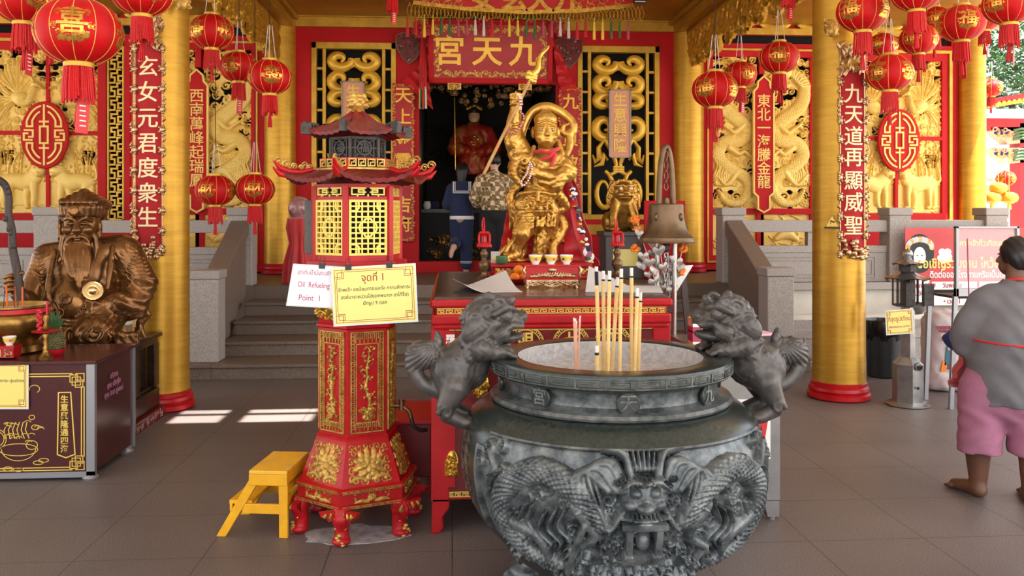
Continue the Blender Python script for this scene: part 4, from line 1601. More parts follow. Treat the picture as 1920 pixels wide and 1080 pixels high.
for i in range(330):
 u = rnd.uniform(0.06, 0.94)
 v = rnd.uniform(0.04, 0.88)
 if abs(u - 0.5) < 0.2 + 0.5 * v and (v < 0.5 or abs(u - 0.5) < 0.36):
  R.curl(u * RW, v * RH, rnd.uniform(0.018, 0.034), rnd.uniform(0.016, 0.034), rnd.choice((-1, 1)), rnd.uniform(1.1, 1.7), rnd.uniform(0, 6))
for sg in (-1, 1):
 m = lambda u, v, s=sg: ((0.5 + s * (u - 0.5)) * RW, v * RH)
 # dragon bodies arching either side of the face
 R.stroke([m(0.60, 0.62), m(0.66, 0.78), m(0.76, 0.86), m(0.86, 0.74), m(0.88, 0.54), m(0.82, 0.38), m(0.72, 0.33)], [0.036, 0.046, 0.05, 0.048, 0.042, 0.036, 0.024], 0.054, scale=0.024)
 R.stroke([m(0.78, 0.84), m(0.9, 0.80), m(0.925, 0.62), m(0.90, 0.45)], [0.008, 0.012, 0.012, 0.004], 0.04, ridge=0.012)
 for k in range(7):
  uu, vv = 0.69 + 0.028 * k, 0.50 - 0.02 * (k % 3)
  R.stroke([m(uu, vv + 0.18), m(uu + 0.02, vv + 0.08), m(uu - 0.01, vv), m(uu + 0.02, vv - 0.08)], [0.006, 0.009, 0.007, 0.003], 0.04, n=4)
 for pts in ([(0.66, 0.7), (0.62, 0.55), (0.68, 0.45)], [(0.84, 0.55), (0.77, 0.5), (0.75, 0.36)]):
  R.stroke([m(*p) for p in pts], [0.03, 0.022, 0.018], 0.05)
  for k in range(4):
   R.stroke([m(*pts[-1]), m(pts[-1][0] - 0.02 + 0.016 * k, pts[-1][1] - 0.07)], [0.012, 0.004], 0.05, n=2)
 # long beard locks of the frontal dragon face, horns
 for k in range(6):
  R.stroke([m(0.545 + 0.008 * k, 0.80), m(0.57 + 0.014 * k, 0.93 - 0.01 * k), m(0.62 + 0.012 * k, 0.90 - 0.02 * k), m(0.60 + 0.008 * k, 0.72 - 0.012 * k)], [0.016, 0.018, 0.014, 0.005], 0.045 + 0.004 * (k % 2), n=5)
 R.stroke([m(0.53, 0.86), m(0.55, 0.97), m(0.60, 0.985)], [0.016, 0.014, 0.006], 0.06)
 R.stroke([m(0.55, 0.70), m(0.585, 0.60), m(0.61, 0.72), m(0.66, 0.68)], [0.012, 0.011, 0.009, 0.004], 0.056)
 R.ell(*m(0.522, 0.795), 0.022, 0.019, 0.075)
 R.stroke([m(0.505, 0.835), m(0.53, 0.845), m(0.555, 0.81)], [0.012, 0.014, 0.006], 0.072, n=4)
 R.ell(*m(0.532, 0.735), 0.032, 0.024, 0.062)
 # corner clouds
 for (u, v, r) in ((0.94, 0.92, 0.05), (0.89, 0.955, 0.036), (0.965, 0.84, 0.03)):
  R.curl(*m(u, v), r, 0.03, sg, 1.4, 1)
 R.stroke([m(0.93, 0.90), m(0.90, 0.82), m(0.93, 0.77)], [0.02, 0.016, 0.005], 0.03)
 for k in range(10):
  R.curl(*m(rnd.uniform(0.52, 0.72), rnd.uniform(0.34, 0.62)), rnd.uniform(0.016, 0.03), 0.036, sg, 1.3, rnd.uniform(0, 6))
R.ell(*q(0.5, 0.76), 0.085, 0.075, 0.055)
R.ell(*q(0.5, 0.725), 0.036, 0.026, 0.085)
for k in range(9):
 R.ell(*q(0.46 + 0.01 * k, 0.688 - 0.004 * abs(k - 4)), 0.0065, 0.016 if k in (1, 7) else 0.01, 0.074)
R.stroke([q(0.445, 0.675), q(0.5, 0.66), q(0.555, 0.675)], [0.006, 0.012, 0.006], 0.066)
for k in range(14):
 R.curl(*q(0.435 + 0.01 * k, 0.845 + 0.015 * math.sin(k * 2)), 0.018, 0.075, 1, 1.3, k)
for k in range(7):
 R.stroke([q(0.47 + 0.01 * k, 0.90), q(0.46 + 0.0135 * k, 0.985)], [0.01, 0.005], 0.05, n=2)
# little throne and figures under the face
for (u, w_) in ((0.465, 0.012), (0.535, 0.012)):
 R.stroke([q(u, 0.63), q(u, 0.43)], w_, 0.06, n=1, flat=True)
R.stroke([q(0.455, 0.63), q(0.545, 0.63)], 0.014, 0.064, n=1, flat=True)
R.stroke([q(0.455, 0.44), q(0.545, 0.44)], 0.016, 0.064, n=1, flat=True)
R.ell(*q(0.5, 0.53), 0.03, 0.04, 0.058)
R.stroke([q(0.36, 0.62), q(0.30, 0.30)], [0.012, 0.018], 0.062, n=1)
for (u, v) in ((0.13, 0.6), (0.16, 0.42)):
 R.ell(*q(u, v), 0.05, 0.085, 0.03)
for k in range(40):
 R.ell(*q(0.13 + rnd.uniform(-0.03, 0.04), 0.42 + rnd.uniform(-0.14, 0.14)), 0.012, 0.012, 0.042)
R.stroke([q(0.13, 0.85), q(0.2, 0.78), q(0.17, 0.66), q(0.1, 0.6)], [0.01, 0.02, 0.026, 0.012], 0.034)
for i in range(70):
 R.curl(rnd.uniform(0.24, 0.76) * RW, rnd.uniform(0.04, 0.24) * RH, rnd.uniform(0.022, 0.036), rnd.uniform(0.026, 0.044), rnd.choice((-1, 1)), 1.3, rnd.uniform(0, 6))
# field outside the frame is cut away, the frame itself raised
U = (R.x / RW) * np.ones_like(R.H)
V_ = (R.y / RH) * np.ones_like(R.H)
top = 0.985 - 0.10 * (np.abs(U - 0.5) > 0.455)
edge = (U < 0.012) | (U > 0.988) | (V_ > top)
low = V_ < 0.30 * (np.abs(U - 0.5) / 0.5) ** 1.2 * 2.0 - 0.20
R.H[edge] = 0.016
R.H[(V_ > top + 0.03)] = -0.9
cut = low & (R.H < 0.02)
R.H[cut] = -0.9
NN = np.gradient(rs_, ARC), np.gradient(zs_, ARC)


def on_bowl(X, Y, H):
 s = a_lo + Y
 r = np.interp(s, ARC, rs_)
 z = np.interp(s, ARC, zs_)
 dr, dz = np.interp(s, ARC, NN[0]), np.interp(s, ARC, NN[1])
 L = np.hypot(dr, dz)
 rr, zz = r + H * dz / L + 0.001, z - H * dr / L
 th = (X / RW - 0.5) * 2 * HALF
 return rr * np.sin(th), -rr * np.cos(th), zz


b = MB()
R.mesh(b, on_bowl, back=-0.004)
b.build('carved_panel', 'stone_relief', burner, smooth=55)
# small incised writing beside the panel
b = MB()
for c_, (deg, txt) in enumerate(((-74, '泰國普吉九天宮'), (-80, '弟子敬獻大吉'), (78, '風調雨順國泰'))):
 for i, ch in enumerate(txt):
  z = 0.74 - 0.042 * i
  r = float(np.interp(z, zs_[:], rs_[:])) + 0.003
  a = math.radians(deg)
  b.text(ch, 0.034, T(r * math.sin(a), -r * math.cos(a), z, 0, 0, a), 0.001)
b.build('incised_writing', 'stone_relief', burner)

# three beast-headed feet
def burner_leg():
 s = SDF((-0.17, -0.2, 0), (0.17, 0.2, 0.34), 0.006)
 s.ell((0, -0.02, 0.24), (0.12, 0.11, 0.10)).ell((0, -0.07, 0.16), (0.085, 0.075, 0.09), k=0.03)
 s.cap((0, -0.06, 0.16), (0, -0.09, 0.06), 0.07, 0.075, k=0.03)
 s.ell((0, -0.10, 0.04), (0.11, 0.09, 0.055), k=0.02)
 for x in (-0.07, -0.025, 0.025, 0.07):
  s.cap((x, -0.14, 0.045), (x * 1.1, -0.175, 0.018), 0.026, 0.016, k=0.008)
 for x in (-1, 1):
  s.ell((x * 0.042, -0.128, 0.245), 0.026, k=0.004)
  s.path([(x * 0.015, -0.135, 0.28), (x * 0.05, -0.13, 0.295), (x * 0.09, -0.1, 0.27)], [0.016, 0.02, 0.01], 0.006)
  s.ell((x * 0.04, -0.13, 0.185), (0.034, 0.028, 0.026), k=0.006)
  for k in range(4):
   s.spiral((x * (0.10 + 0.01 * k), -0.07, 0.29 - 0.05 * k), 0.03, 0.011, 1.3, a0=k)
 s.ell((0, -0.15, 0.212), (0.032, 0.026, 0.022), k=0.005)
 s.clip(2, 0.0)
 return s.nets()


lv, lq = burner_leg()
for deg in (0, 125, -125):
 a = math.radians(deg)
 b = MB()
 b.add(lv, lq, 0, T(0.30 * math.sin(a), -0.30 * math.cos(a), 0, 0, 0, a))
 b.build('leg', 'stone_relief', burner, smooth=180)


# climbing lion handle, facing inwards (-x); built on the +x side
def lion_handle():
 s = SDF((0.33, -0.17, 0.73), (0.93, 0.17, 1.33), 0.0048)
 s.ell((0.665, 0, 0.985), (0.105, 0.085, 0.105))                      # rump
 for y in (-1, 1):
  s.ell((0.67, y * 0.055, 0.985), (0.088, 0.055, 0.10), k=0.015)   # haunch
  s.path([(0.665, y * 0.075, 0.93), (0.705, y * 0.08, 0.85), (0.70, y * 0.08, 0.815), (0.645, y * 0.085, 0.792)], [0.062, 0.04, 0.033, 0.03], 0.02)
  s.ell((0.62, y * 0.085, 0.785), (0.042, 0.034, 0.026), k=0.012)
  s.spiral((0.705, y * 0.11, 0.83), 0.03, 0.011, 1.2)
  # forelegs on the rim
  s.path([(0.56, y * 0.075, 1.09), (0.50, y * 0.085, 1.075), (0.455, y * 0.08, 1.075)], [0.05, 0.034, 0.03], 0.02)
  for k in range(4):
   s.cap((0.45, y * 0.08 + (k - 1.5) * 0.016, 1.075), (0.415, y * 0.08 + (k - 1.5) * 0.02, 1.06), 0.013, 0.01, k=0.004)
  # eye, brow, cheek, ear, mane curls
  s.ell((0.455, y * 0.072, 1.225), (0.03, 0.022, 0.026), k=0.004)
  s.path([(0.42, y * 0.045, 1.25), (0.455, y * 0.085, 1.262), (0.505, y * 0.10, 1.235)], [0.014, 0.02, 0.012], 0.006)
  s.path([(0.385, y * 0.055, 1.18), (0.43, y * 0.085, 1.185), (0.48, y * 0.1, 1.16), (0.50, y * 0.1, 1.115)], [0.012, 0.016, 0.016, 0.012], 0.006)
  s.ell((0.48, y * 0.088, 1.15), (0.045, 0.03, 0.034), k=0.01)
  s.ell((0.595, y * 0.095, 1.17), (0.04, 0.022, 0.055), rot=(0, -35, 0), k=0.008)
  for (x, z, r) in ((0.545, 1.115, 0.032), (0.58, 1.215, 0.036), (0.53, 1.255, 0.034), (0.565, 1.16, 0.03), (0.61, 1.13, 0.034), (0.50, 1.075, 0.028), (0.595, 1.08, 0.034), (0.48, 1.275, 0.026)):
   s.spiral((x, y * 0.088, z), r, 0.012, 1.5, a0=x * 40, sg=y, lift=0.0)
  s.path([(0.60, y * 0.07, 1.06), (0.64, y * 0.08, 1.03), (0.66, y * 0.1, 1.06)], [0.02, 0.014, 0.006], 0.008)
  s.path([(0.72, y * 0.06, 1.07), (0.68, y * 0.085, 1.05), (0.66, y * 0.1, 1.0), (0.69, y * 0.09, 0.97)], [0.01, 0.014, 0.012, 0.006], 0.005)
 s.path([(0.66, 0, 1.0), (0.60, 0, 1.06), (0.55, 0, 1.11)], [0.095, 0.088, 0.085], 0.03)   # back and chest
 s.ell((0.585, 0, 0.99), (0.06, 0.065, 0.075), k=0.03)
 s.ell((0.535, 0, 1.195), (0.095, 0.098, 0.098), k=0.02)              # skull
 s.ell((0.44, 0, 1.20), (0.075, 0.066, 0.05), k=0.02)                 # muzzle
 s.ell((0.385, 0, 1.215), (0.03, 0.045, 0.026), k=0.008)              # nose
 s.ell((0.445, 0, 1.125), (0.075, 0.058, 0.026), rot=(0, 8, 0), k=0.012)   # jaw
 s.ell((0.40, 0, 1.16), (0.07, 0.045, 0.016), k=0.006, sub=True)
 for k in range(5):
  s.cap((0.385 + 0.01 * k, -0.045, 1.175), (0.385 + 0.01 * k, -0.045, 1.162), 0.006, 0.003, k=0.002)
 s.cap((0.44, 0, 1.255), (0.425, 0, 1.285), 0.016, 0.018, k=0.01)     # horn stub
 for k in range(8):
  s.spiral((0.50 + 0.018 * k, 0, 1.292 - 0.004 * (k - 2) ** 2), 0.022, 0.011, 1.1, a0=k)
 # tail and its tuft
 s.path([(0.735, 0, 0.90), (0.80, 0, 0.93), (0.845, 0, 1.0), (0.83, 0, 1.05)], [0.035, 0.032, 0.032, 0.04], 0.015, n=4)
 s.ell((0.80, 0, 1.055), (0.075, 0.06, 0.062), k=0.02)
 s.path([(0.76, 0, 1.07), (0.735, 0, 1.11), (0.742, 0, 1.145)], [0.04, 0.022, 0.012], 0.02)
 tuft = lambda x, y, z: np.where((x > 0.735) & (z > 0.99), 0.0032 * np.sin(np.arctan2(z - 1.11, x - 0.73) * 42), 0)
 s.disp(tuft)
 s.disp(lambda x, y, z: 0.0016 * np.sin(x * 190 + 3 * np.sin(z * 60)) * np.sin(z * 170 + 2 * np.sin(y * 80)) * (x < 0.62))
 return s.nets()


hv, hq = lion_handle()
for sg, X in ((1, T()), (-1, T(rz=PI))):
 b = MB()
 b.add(hv, hq, 0, X)
 o = b.build('lion_handle', 'stone_lion', burner, smooth=180)

# incense sticks in the ash
def stick(px, yt, yb, Y, r, mt, lean_x, label, group, char=0.03, ash=0.02):
 bot = P(px, yb, Y)
 bot.z = 0.945
 top_ = P(px + lean_x, yt, Y)
 t = thing('incense_stick', label, 'incense stick', bot, group=group)
 d = top_ - bot
 L = d.length
 u = d / L
 b = MB()
 b.cyl((0, 0, -0.02), u * (L - char - ash), r, 8)
 b.build('rod', mt, t, smooth=40)
 if char:
  b = MB()
  b.cyl(u * (L - char - ash), u * (L - ash), r * 0.95, 8)
  b.build('burnt_tip', 'char', t, smooth=40)
 if ash:
  b = MB()
  b.cyl(u * (L - ash), u * L, r * 0.9, 8)
  b.build('ash_tip', 'burn_ash', t, smooth=40)
 return t


SY = 3.60
for i, (px, yt, lean, Y, lab) in enumerate((
  (1124, 500, -6, 3.62, 'thick yellow incense stick with long black tip, leftmost of the tall ones'),
  (1133, 508, -2, 3.66, 'thick yellow incense stick second of the tall ones from the left'),
  (1139, 508, 4, 3.55, 'thick yellow incense stick third of the tall ones from the left'),
  (1146, 520, 12, 3.62, 'thick yellow incense stick leaning right before the white card'),
  (1161, 504, 4, 3.58, 'thick yellow incense stick upright left of the pair on the right'),
  (1184, 502, 0, 3.68, 'tall white-tipped yellow incense stick right of the middle'),
  (1189, 540, 6, 3.60, 'yellow incense stick just behind the tall white-tipped stick'),
  (1196, 548, 5, 3.66, 'rightmost yellow incense stick in the burner'))):
 stick(px, yt, 698, Y, 0.0085, 'incense_yellow', lean, lab, 'thick yellow incense sticks', 0.06 if i == 0 else 0.007, 0.02 if i == 0 else 0.036)
for px, yt, Y, lab in ((1119, 648, 3.5, 'short burnt yellow incense stump at the left of the cluster'), (1141, 640, 3.72, 'short burnt yellow incense stump among the tall sticks'), (1187, 660, 3.7, 'short brown incense stump beside the right sticks')):
 stick(px, yt, 698, Y, 0.009, 'incense_yellow', 0, lab, 'incense stumps', 0.012, 0.028)
for i, (px, yt, lean, lab) in enumerate(((1080, 596, -4, 'thin pink incense stick, leftmost of the thin ones'), (1081, 597, -2, 'thin pink incense stick, second of the thin ones'), (1081, 602, 0, 'thin pink incense stick, middle of the thin ones'), (1082, 592, 6, 'thin pink incense stick, leaning right beside the thin ones'), (1083, 598, 4, 'thin pink incense stick, rightmost of the thin ones'))):
 stick(px, yt, 694, 3.63, 0.004, 'incense_pink', lean, lab, 'thin pink incense sticks', 0, 0.012)

# ------------------------------------------------------------------ hexagonal pagoda oil lamp
LX, LY = PX(671, 4.62), 4.62
lamp = thing('pagoda_lamp', 'tall red and gold hexagonal pagoda oil lamp on a carved pedestal', 'lamp', (LX, LY, 0), math.radians(-9))
HX = [(-math.pi / 2 + k * PI / 3) for k in range(6)]


def hexpts(R_, a=0.0):
 return [(R_ * math.cos(h + a), R_ * math.sin(h + a)) for h in HX]


def hexprof(b, prof, m=0):
 b.lathe(prof, 6, None, m, True, a0=-PI / 2)


def face(i, a, z=0.0, tilt=0.0):
 """frame of face i: x along the face, -y out"""
 th = HX[i] + PI / 6
 return T(a * math.cos(th), a * math.sin(th), z, 0, 0, th + PI / 2) @ T(rx=tilt)


def flower_relief(w, h, seed, res=0.0036, kind=0):
 R = Relief(w, h, res, -0.9)
 rn = random.Random(seed)
 if kind == 0:                              # a flowering branch rising from a rock
  pts = [(0.5 * w + rn.uniform(-0.2, 0.2) * w, (i / 7) * h * 0.9 + 0.05 * h) for i in range(8)]
  R.stroke(pts, [0.012, 0.009, 0.007, 0.004], 0.012)
  for p in pts[1:]:
   for _ in range(7):
    x, y, a = p[0] + rn.uniform(-0.32, 0.32) * w, p[1] + rn.uniform(-0.05, 0.05) * h, rn.uniform(0, 6)
    R.stroke([(x, y), (x + 0.014 * math.cos(a), y + 0.014 * math.sin(a))], [0.006, 0.002], 0.012, n=1)
    R.ell(x, y, 0.008, 0.006, 0.016, a)
   R.stroke([p, (p[0] + rn.choice((-1, 1)) * 0.3 * w, p[1] + 0.03)], [0.005, 0.003], 0.01, n=2)
  for _ in range(10):
   R.curl(rn.uniform(0.15, 0.85) * w, rn.uniform(0.02, 0.16) * h, rn.uniform(0.012, 0.02), 0.016, 1, 1.3)
 else:                                      # a full-blown peony among scrolls
  for ring, (nn, rr, hh) in enumerate(((11, 0.38, 0.02), (8, 0.27, 0.028), (5, 0.14, 0.034))):
   for k in range(nn):
    a = 2 * PI * k / nn + ring
    R.ell(0.5 * w + rr * h * math.cos(a), 0.5 * h + rr * h * 0.8 * math.sin(a), 0.14 * h, 0.10 * h, hh, a)
  for s in (-1, 1):
   for (u, v) in ((0.36, 0.3), (0.42, -0.15), (0.32, -0.38), (0.24, 0.42), (0.44, 0.08), (0.12, -0.42), (0.08, 0.44), (0.40, -0.36), (0.44, 0.40)):
    R.curl((0.5 + s * u) * w, (0.5 + v) * h, 0.13 * h, 0.018, s, 1.4, u * 9)
   R.stroke([((0.5 + s * 0.1) * w, 0.12 * h), ((0.5 + s * 0.3) * w, 0.2 * h), ((0.5 + s * 0.46) * w, 0.1 * h)], [0.012, 0.012, 0.004], 0.02)
 return R


# base ring with key bands
b = MB()
hexprof(b, [(0.315, 0.172), (0.33, 0.178), (0.33, 0.19), (0.318, 0.196), (0.318, 0.25), (0.33, 0.256), (0.33, 0.268), (0.31, 0.275), (0.29, 0.276)])
b.build('base_ring', 'red_paint', lamp)
b = MB()
for i in range(6):
 X = face(i, 0.330 * math.cos(PI / 6) + 0.001)
 meander(b, -0.155, 0.155, 0.178, 0.192, 0, 0.003, 0.03, 0.0022, X)
 meander(b, -0.155, 0.155, 0.254, 0.268, 0, 0.003, 0.03, 0.0022, X)
 R = flower_relief(0.2, 0.05, i, 0.003, 1)
 b.X = face(i, 0.318 * math.cos(PI / 6))
 R.mesh(b, lambda X, Y, H: (X - 0.1, -H * 0.6, 0.198 + Y), back=0.0)
 b.X = Matrix()
b.build('base_carving', 'gold_dull', lamp, smooth=50)
# six cabriole legs at the corners
for i in range(6):
 a = HX[i]
 s = SDF((-0.11, -0.1, 0), (0.11, 0.09, 0.19), 0.005)
 s.path([(0, 0, 0.17), (0, -0.02, 0.13), (0, -0.005, 0.08), (0, -0.012, 0.03)], [0.045, 0.046, 0.036, 0.036], 0.02)
 s.ell((0, -0.02, 0.022), (0.046, 0.048, 0.026), k=0.01)
 if i == 0:
  lgv, lgq = s.nets()
 b = MB()
 X = T(0.29 * math.cos(a), 0.29 * math.sin(a), 0, 0, 0, a + PI / 2)
 b.add(lgv, lgq, 0, X)
 for sd in (-1, 1):                          # scalloped brackets running along the sides
  th = -sd * PI / 6
  Y = X @ T(0, -0.01, 0, 0, 0, -sd * math.radians(30))
  b.prism([(0, 0.175), (sd * 0.115, 0.175), (sd * 0.105, 0.15), (sd * 0.085, 0.155), (sd * 0.07, 0.125), (sd * 0.05, 0.13), (sd * 0.035, 0.10), (0, 0.09)], 0.03, Y @ T(0, 0.015, 0) @ T(rx=PI / 2), 0)
  for k in range(3):
   b.tube([(sd * (0.03 + 0.027 * k), -0.02, 0.168), (sd * (0.04 + 0.027 * k), -0.024, 0.155 - 0.01 * (2 - k)), (sd * (0.05 + 0.026 * k), -0.018, 0.145 + 0.008 * k)], [0.006, 0.009, 0.003], 6, 1, X=Y)
 rn = random.Random(i)
 for k in range(5):
  b.ball((rn.uniform(-0.025, 0.025), -0.055, 0.012 + 0.012 * k), (0.013, 0.012, 0.009), 8, 6, 1, X)
 for k in range(6):
  z = 0.075 + 0.016 * k
  b.tube([(-0.03, -0.035, z + 0.012), (0, -0.058 + 0.03 * abs(k - 3) / 4, z), (0.03, -0.035, z + 0.012)], [0.004, 0.007, 0.004], 6, 1, X=X)
 b.build('leg', ['red_paint', 'gold_dull'], lamp, smooth=50)
# flared skirt with carved peonies
b = MB()
hexprof(b, [(0.305, 0.272), (0.30, 0.29), (0.225, 0.475), (0.222, 0.49)])
sk = b.build('skirt', 'red_paint', lamp)
tilt = math.atan2(0.305 - 0.222, 0.21) * math.cos(PI / 6)
b = MB()
for i in range(6):
 R = flower_relief(0.235, 0.19, i + 4, 0.003, 1)
 X = face(i, 0.294 * math.cos(PI / 6), 0.285, 0)
 b.X = X
 sl_ = (0.30 - 0.225) * math.cos(PI / 6) / 0.185
 R.mesh(b, lambda X, Y, H: ((X - 0.1175) * (1 - 0.85 * Y), Y * sl_ - H * 0.9, Y * 0.98), back=-0.0)
 b.X = Matrix()
 for e in (-1, 1):
  ribbon(b, [(e * 0.14, 0.005), (e * 0.106, 0.188)], 0.006, 0.004, X @ T(rx=PI / 2 - 0.35), 0)
b.build('skirt_carving', 'gold_dull', lamp, smooth=60)
# shaft
b = MB()
hexprof(b, [(0.222, 0.486), (0.222, 0.50), (0.207, 0.51), (0.207, 1.06), (0.222, 1.068), (0.222, 1.08), (0.21, 1.085)])
b.build('shaft', 'red_paint', lamp)
for i in range(6):
 b = MB()
 X = face(i, 0.207 * math.cos(PI / 6) + 0.001)
 b.X = X
 for (za, zb) in ((0.53, 1.045),):
  for s in (-1, 1):
   ribbon(b, [(s * 0.084, za), (s * 0.084, zb)], 0.006, 0.009, T(rx=PI / 2))
   ribbon(b, [(s * 0.058, za + 0.05), (s * 0.058, zb - 0.06)], 0.005, 0.008, T(rx=PI / 2))
   for k in range(26):
    z = za + 0.02 + k * (zb - za - 0.04) / 25
    ribbon(b, [(s * 0.080, z), (s * 0.066, z), (s * 0.066, z + 0.011), (s * 0.074, z + 0.011)], 0.004, 0.008, T(rx=PI / 2))
  for z in (za, zb):
   ribbon(b, [(-0.087, z), (0.087, z)], 0.006, 0.009, T(rx=PI / 2))
  for z in (za + 0.05, zb - 0.06):
   ribbon(b, [(-0.06, z), (0.06, z)], 0.005, 0.008, T(rx=PI / 2))
  for (z0, z1) in ((za + 0.008, za + 0.045), (zb - 0.055, zb - 0.008)):
   for k in range(6):
    x = -0.06 + k * 0.0215
    ribbon(b, [(x, z0), (x, z1), (x + 0.012, z1), (x + 0.012, (z0 + z1) / 2), (x + 0.006, (z0 + z1) / 2)], 0.004, 0.008, T(rx=PI / 2))
 R = flower_relief(0.10, 0.39, i * 3 + 1, 0.0028, 0)
 R.mesh(b, lambda X, Y, H: (X - 0.05, -H, 0.585 + Y), back=0.0)
 b.build('shaft_panel', 'gold_dull', lamp, smooth=50)
# flaring capital with gilt creatures
b = MB()
hexprof(b, [(0.205, 1.085), (0.265, 1.36), (0.275, 1.375), (0.275, 1.41), (0.25, 1.41)])
b.build('capital', 'red_paint', lamp)
b = MB()
for i in range(6):
 R = flower_relief(0.19, 0.22, i + 40, 0.0034, 1)
 b.X = face(i, 0.208 * math.cos(PI / 6), 1.105)
 R.mesh(b, lambda X, Y, H: ((X - 0.095) * (1 + 0.8 * Y), -H * 1.3 - Y * 0.052 / 0.27 * 1.0, Y), back=0.0)
 b.X = Matrix()
b.build('capital_carving', 'gold_bright', lamp, smooth=60)
# lamp cabinet: red posts and rails, gilt lattice panels, dark inside
b = MB()
CR = 0.232
for i in range(6):
 a = HX[i]
 b.box((CR * 0.975 * math.cos(a), CR * 0.975 * math.sin(a), 1.60), (0.034, 0.03, 0.40), a)
 X = face(i, CR * math.cos(PI / 6))
 b.box((0, 0.01, 1.425), (0.23, 0.024, 0.04), X=X)
 b.box((0, 0.01, 1.735), (0.23, 0.024, 0.022), X=X)
 b.box((0, 0.01, 1.80), (0.23, 0.024, 0.02), X=X)
hexprof(b, [(0.23, 1.405), (0.23, 1.42)])
hexprof(b, [(0.23, 1.795), (0.23, 1.81)])
b.build('cabinet_frame', 'red_paint', lamp)
b = MB()
hexprof(b, [(0.18, 1.42), (0.18, 1.795)])
b.build('shade_lining', 'black', lamp)  # black core stands in for the shade inside the cabinet
for i in range(6):
 b = MB()
 X = face(i, CR * math.cos(PI / 6) - 0.006)
 b.X = X
 w, z0, z1 = 0.094, 1.448, 1.722
 t_ = 0.008
 g = UP(0, 0, 0)
 ribbon(b, [(-w, z0), (w, z0), (w, z1), (-w, z1)], 0.012, 0.012, g, closed=True)
 zc = (z0 + z1) / 2
 for k in (-2, -1, 0, 1, 2):
  x = k * w / 3
  gap = 0.0
  ribbon(b, [(x, z0), (x, zc - 0.03 if gap else zc)], t_, 0.01, g)
  ribbon(b, [(x, zc + 0.03 if gap else zc), (x, z1)], t_, 0.01, g)
 for k in range(1, 10):
  z = z0 + k * (z1 - z0) / 10
  ribbon(b, [(-w, z), (w, z)], t_, 0.0108, g)
 for sx in (-1, 1):
  for sz in (-1, 1):
   ribbon(b, [(sx * 0.05, zc + sz * 0.135), (sx * 0.05, zc + sz * 0.10), (sx * 0.065, zc + sz * 0.085), (sx * 0.092, zc + sz * 0.085)], t_ * 1.3, 0.012, g)
   ribbon(b, [(sx * 0.014, zc + sz * 0.045), (sx * 0.014 + sx * 0.008, zc + sz * 0.03), (sx * 0.036, zc + sz * 0.026), (sx * 0.044, zc + sz * 0.010), (sx * 0.044, zc)], t_ * 1.2, 0.012, g)
 ribbon(b, [(-0.016, zc + 0.045), (0.016, zc + 0.045)], t_, 0.012, g)
 ribbon(b, [(-0.016, zc - 0.045), (0.016, zc - 0.045)], t_, 0.012, g)
 b.build('lattice_panel', 'gold_paint', lamp)
 b = MB()
 b.X = X
 for s in (-1, 1):
  ribbon(b, [(s * 0.01, 1.767), (s * 0.05, 1.767), (s * 0.05, 1.779), (s * 0.022, 1.779), (s * 0.022, 1.755), (s * 0.085, 1.755), (s * 0.085, 1.788), (s * 0.01, 1.788)], 0.007, 0.01, g)
 for s in (-1, 0, 1):
  ribbon(b, [(s * 0.055, 1.745), (s * 0.055, 1.757)], 0.007, 0.01, g)
 b.build('fret_panel', 'gold_paint', lamp)
b = MB()
hexprof(b, [(0.19, 1.742), (0.19, 1.796)])
b.build('fret_backing', 'black', lamp)
# open side door hanging out at the left
b = MB()
b.box((-0.26, 0.02, 1.585), (0.075, 0.012, 0.29), math.radians(12))
b.build('open_door', 'granite_dark', lamp, bevel=0.003)


def roof(R0, z0, R1, z1, up, thick, name, mat_, tiles=9, n=6, curve=0.35):
 """a hexagonal tiled roof, corners swept up; returns nothing"""
 b = MB()
 rows = 8
 for i in range(n):
  th = HX[i] + PI / 6
  V, F = [], []
  cols = tiles * 6
  for r in range(rows + 1):
   s = r / rows
   rad = R0 + (R1 - R0) * s
   z = z0 + (z1 - z0) * (s ** (1 - curve))
   for c in range(cols + 1):
    u = -1 + 2 * c / cols
    half = rad * math.sin(PI / 6)
    ap = rad * math.cos(PI / 6)
    zz = z + up * (abs(u) ** 3) * s ** 2 + 0.006 * abs(math.sin(PI * tiles * (u + 1) / 2 * (0.35 + 0.65 * s) + 0)) * (r > 0)
    ext = 1 + 0.06 * (abs(u) ** 4) * s * s
    x, y = u * half * ext, ap * ext
    V.append((math.cos(th) * y - math.sin(th) * x, math.sin(th) * y + math.cos(th) * x, zz))
  N = len(V)
  V += [(v[0] * 0.985, v[1] * 0.985, v[2] - thick) for v in V]
  for r in range(rows):
   for c in range(cols):
    a_ = r * (cols + 1) + c
    F.append((a_, a_ + cols + 1, a_ + cols + 2, a_ + 1))
    F.append((N + a_, N + a_ + 1, N + a_ + cols + 2, N + a_ + cols + 1))
  for c in range(cols):
   a_ = rows * (cols + 1) + c
   F.append((a_, N + a_, N + a_ + 1, a_ + 1))
  b.add(V, F)
 return b.build(name, mat_, lamp, smooth=30)


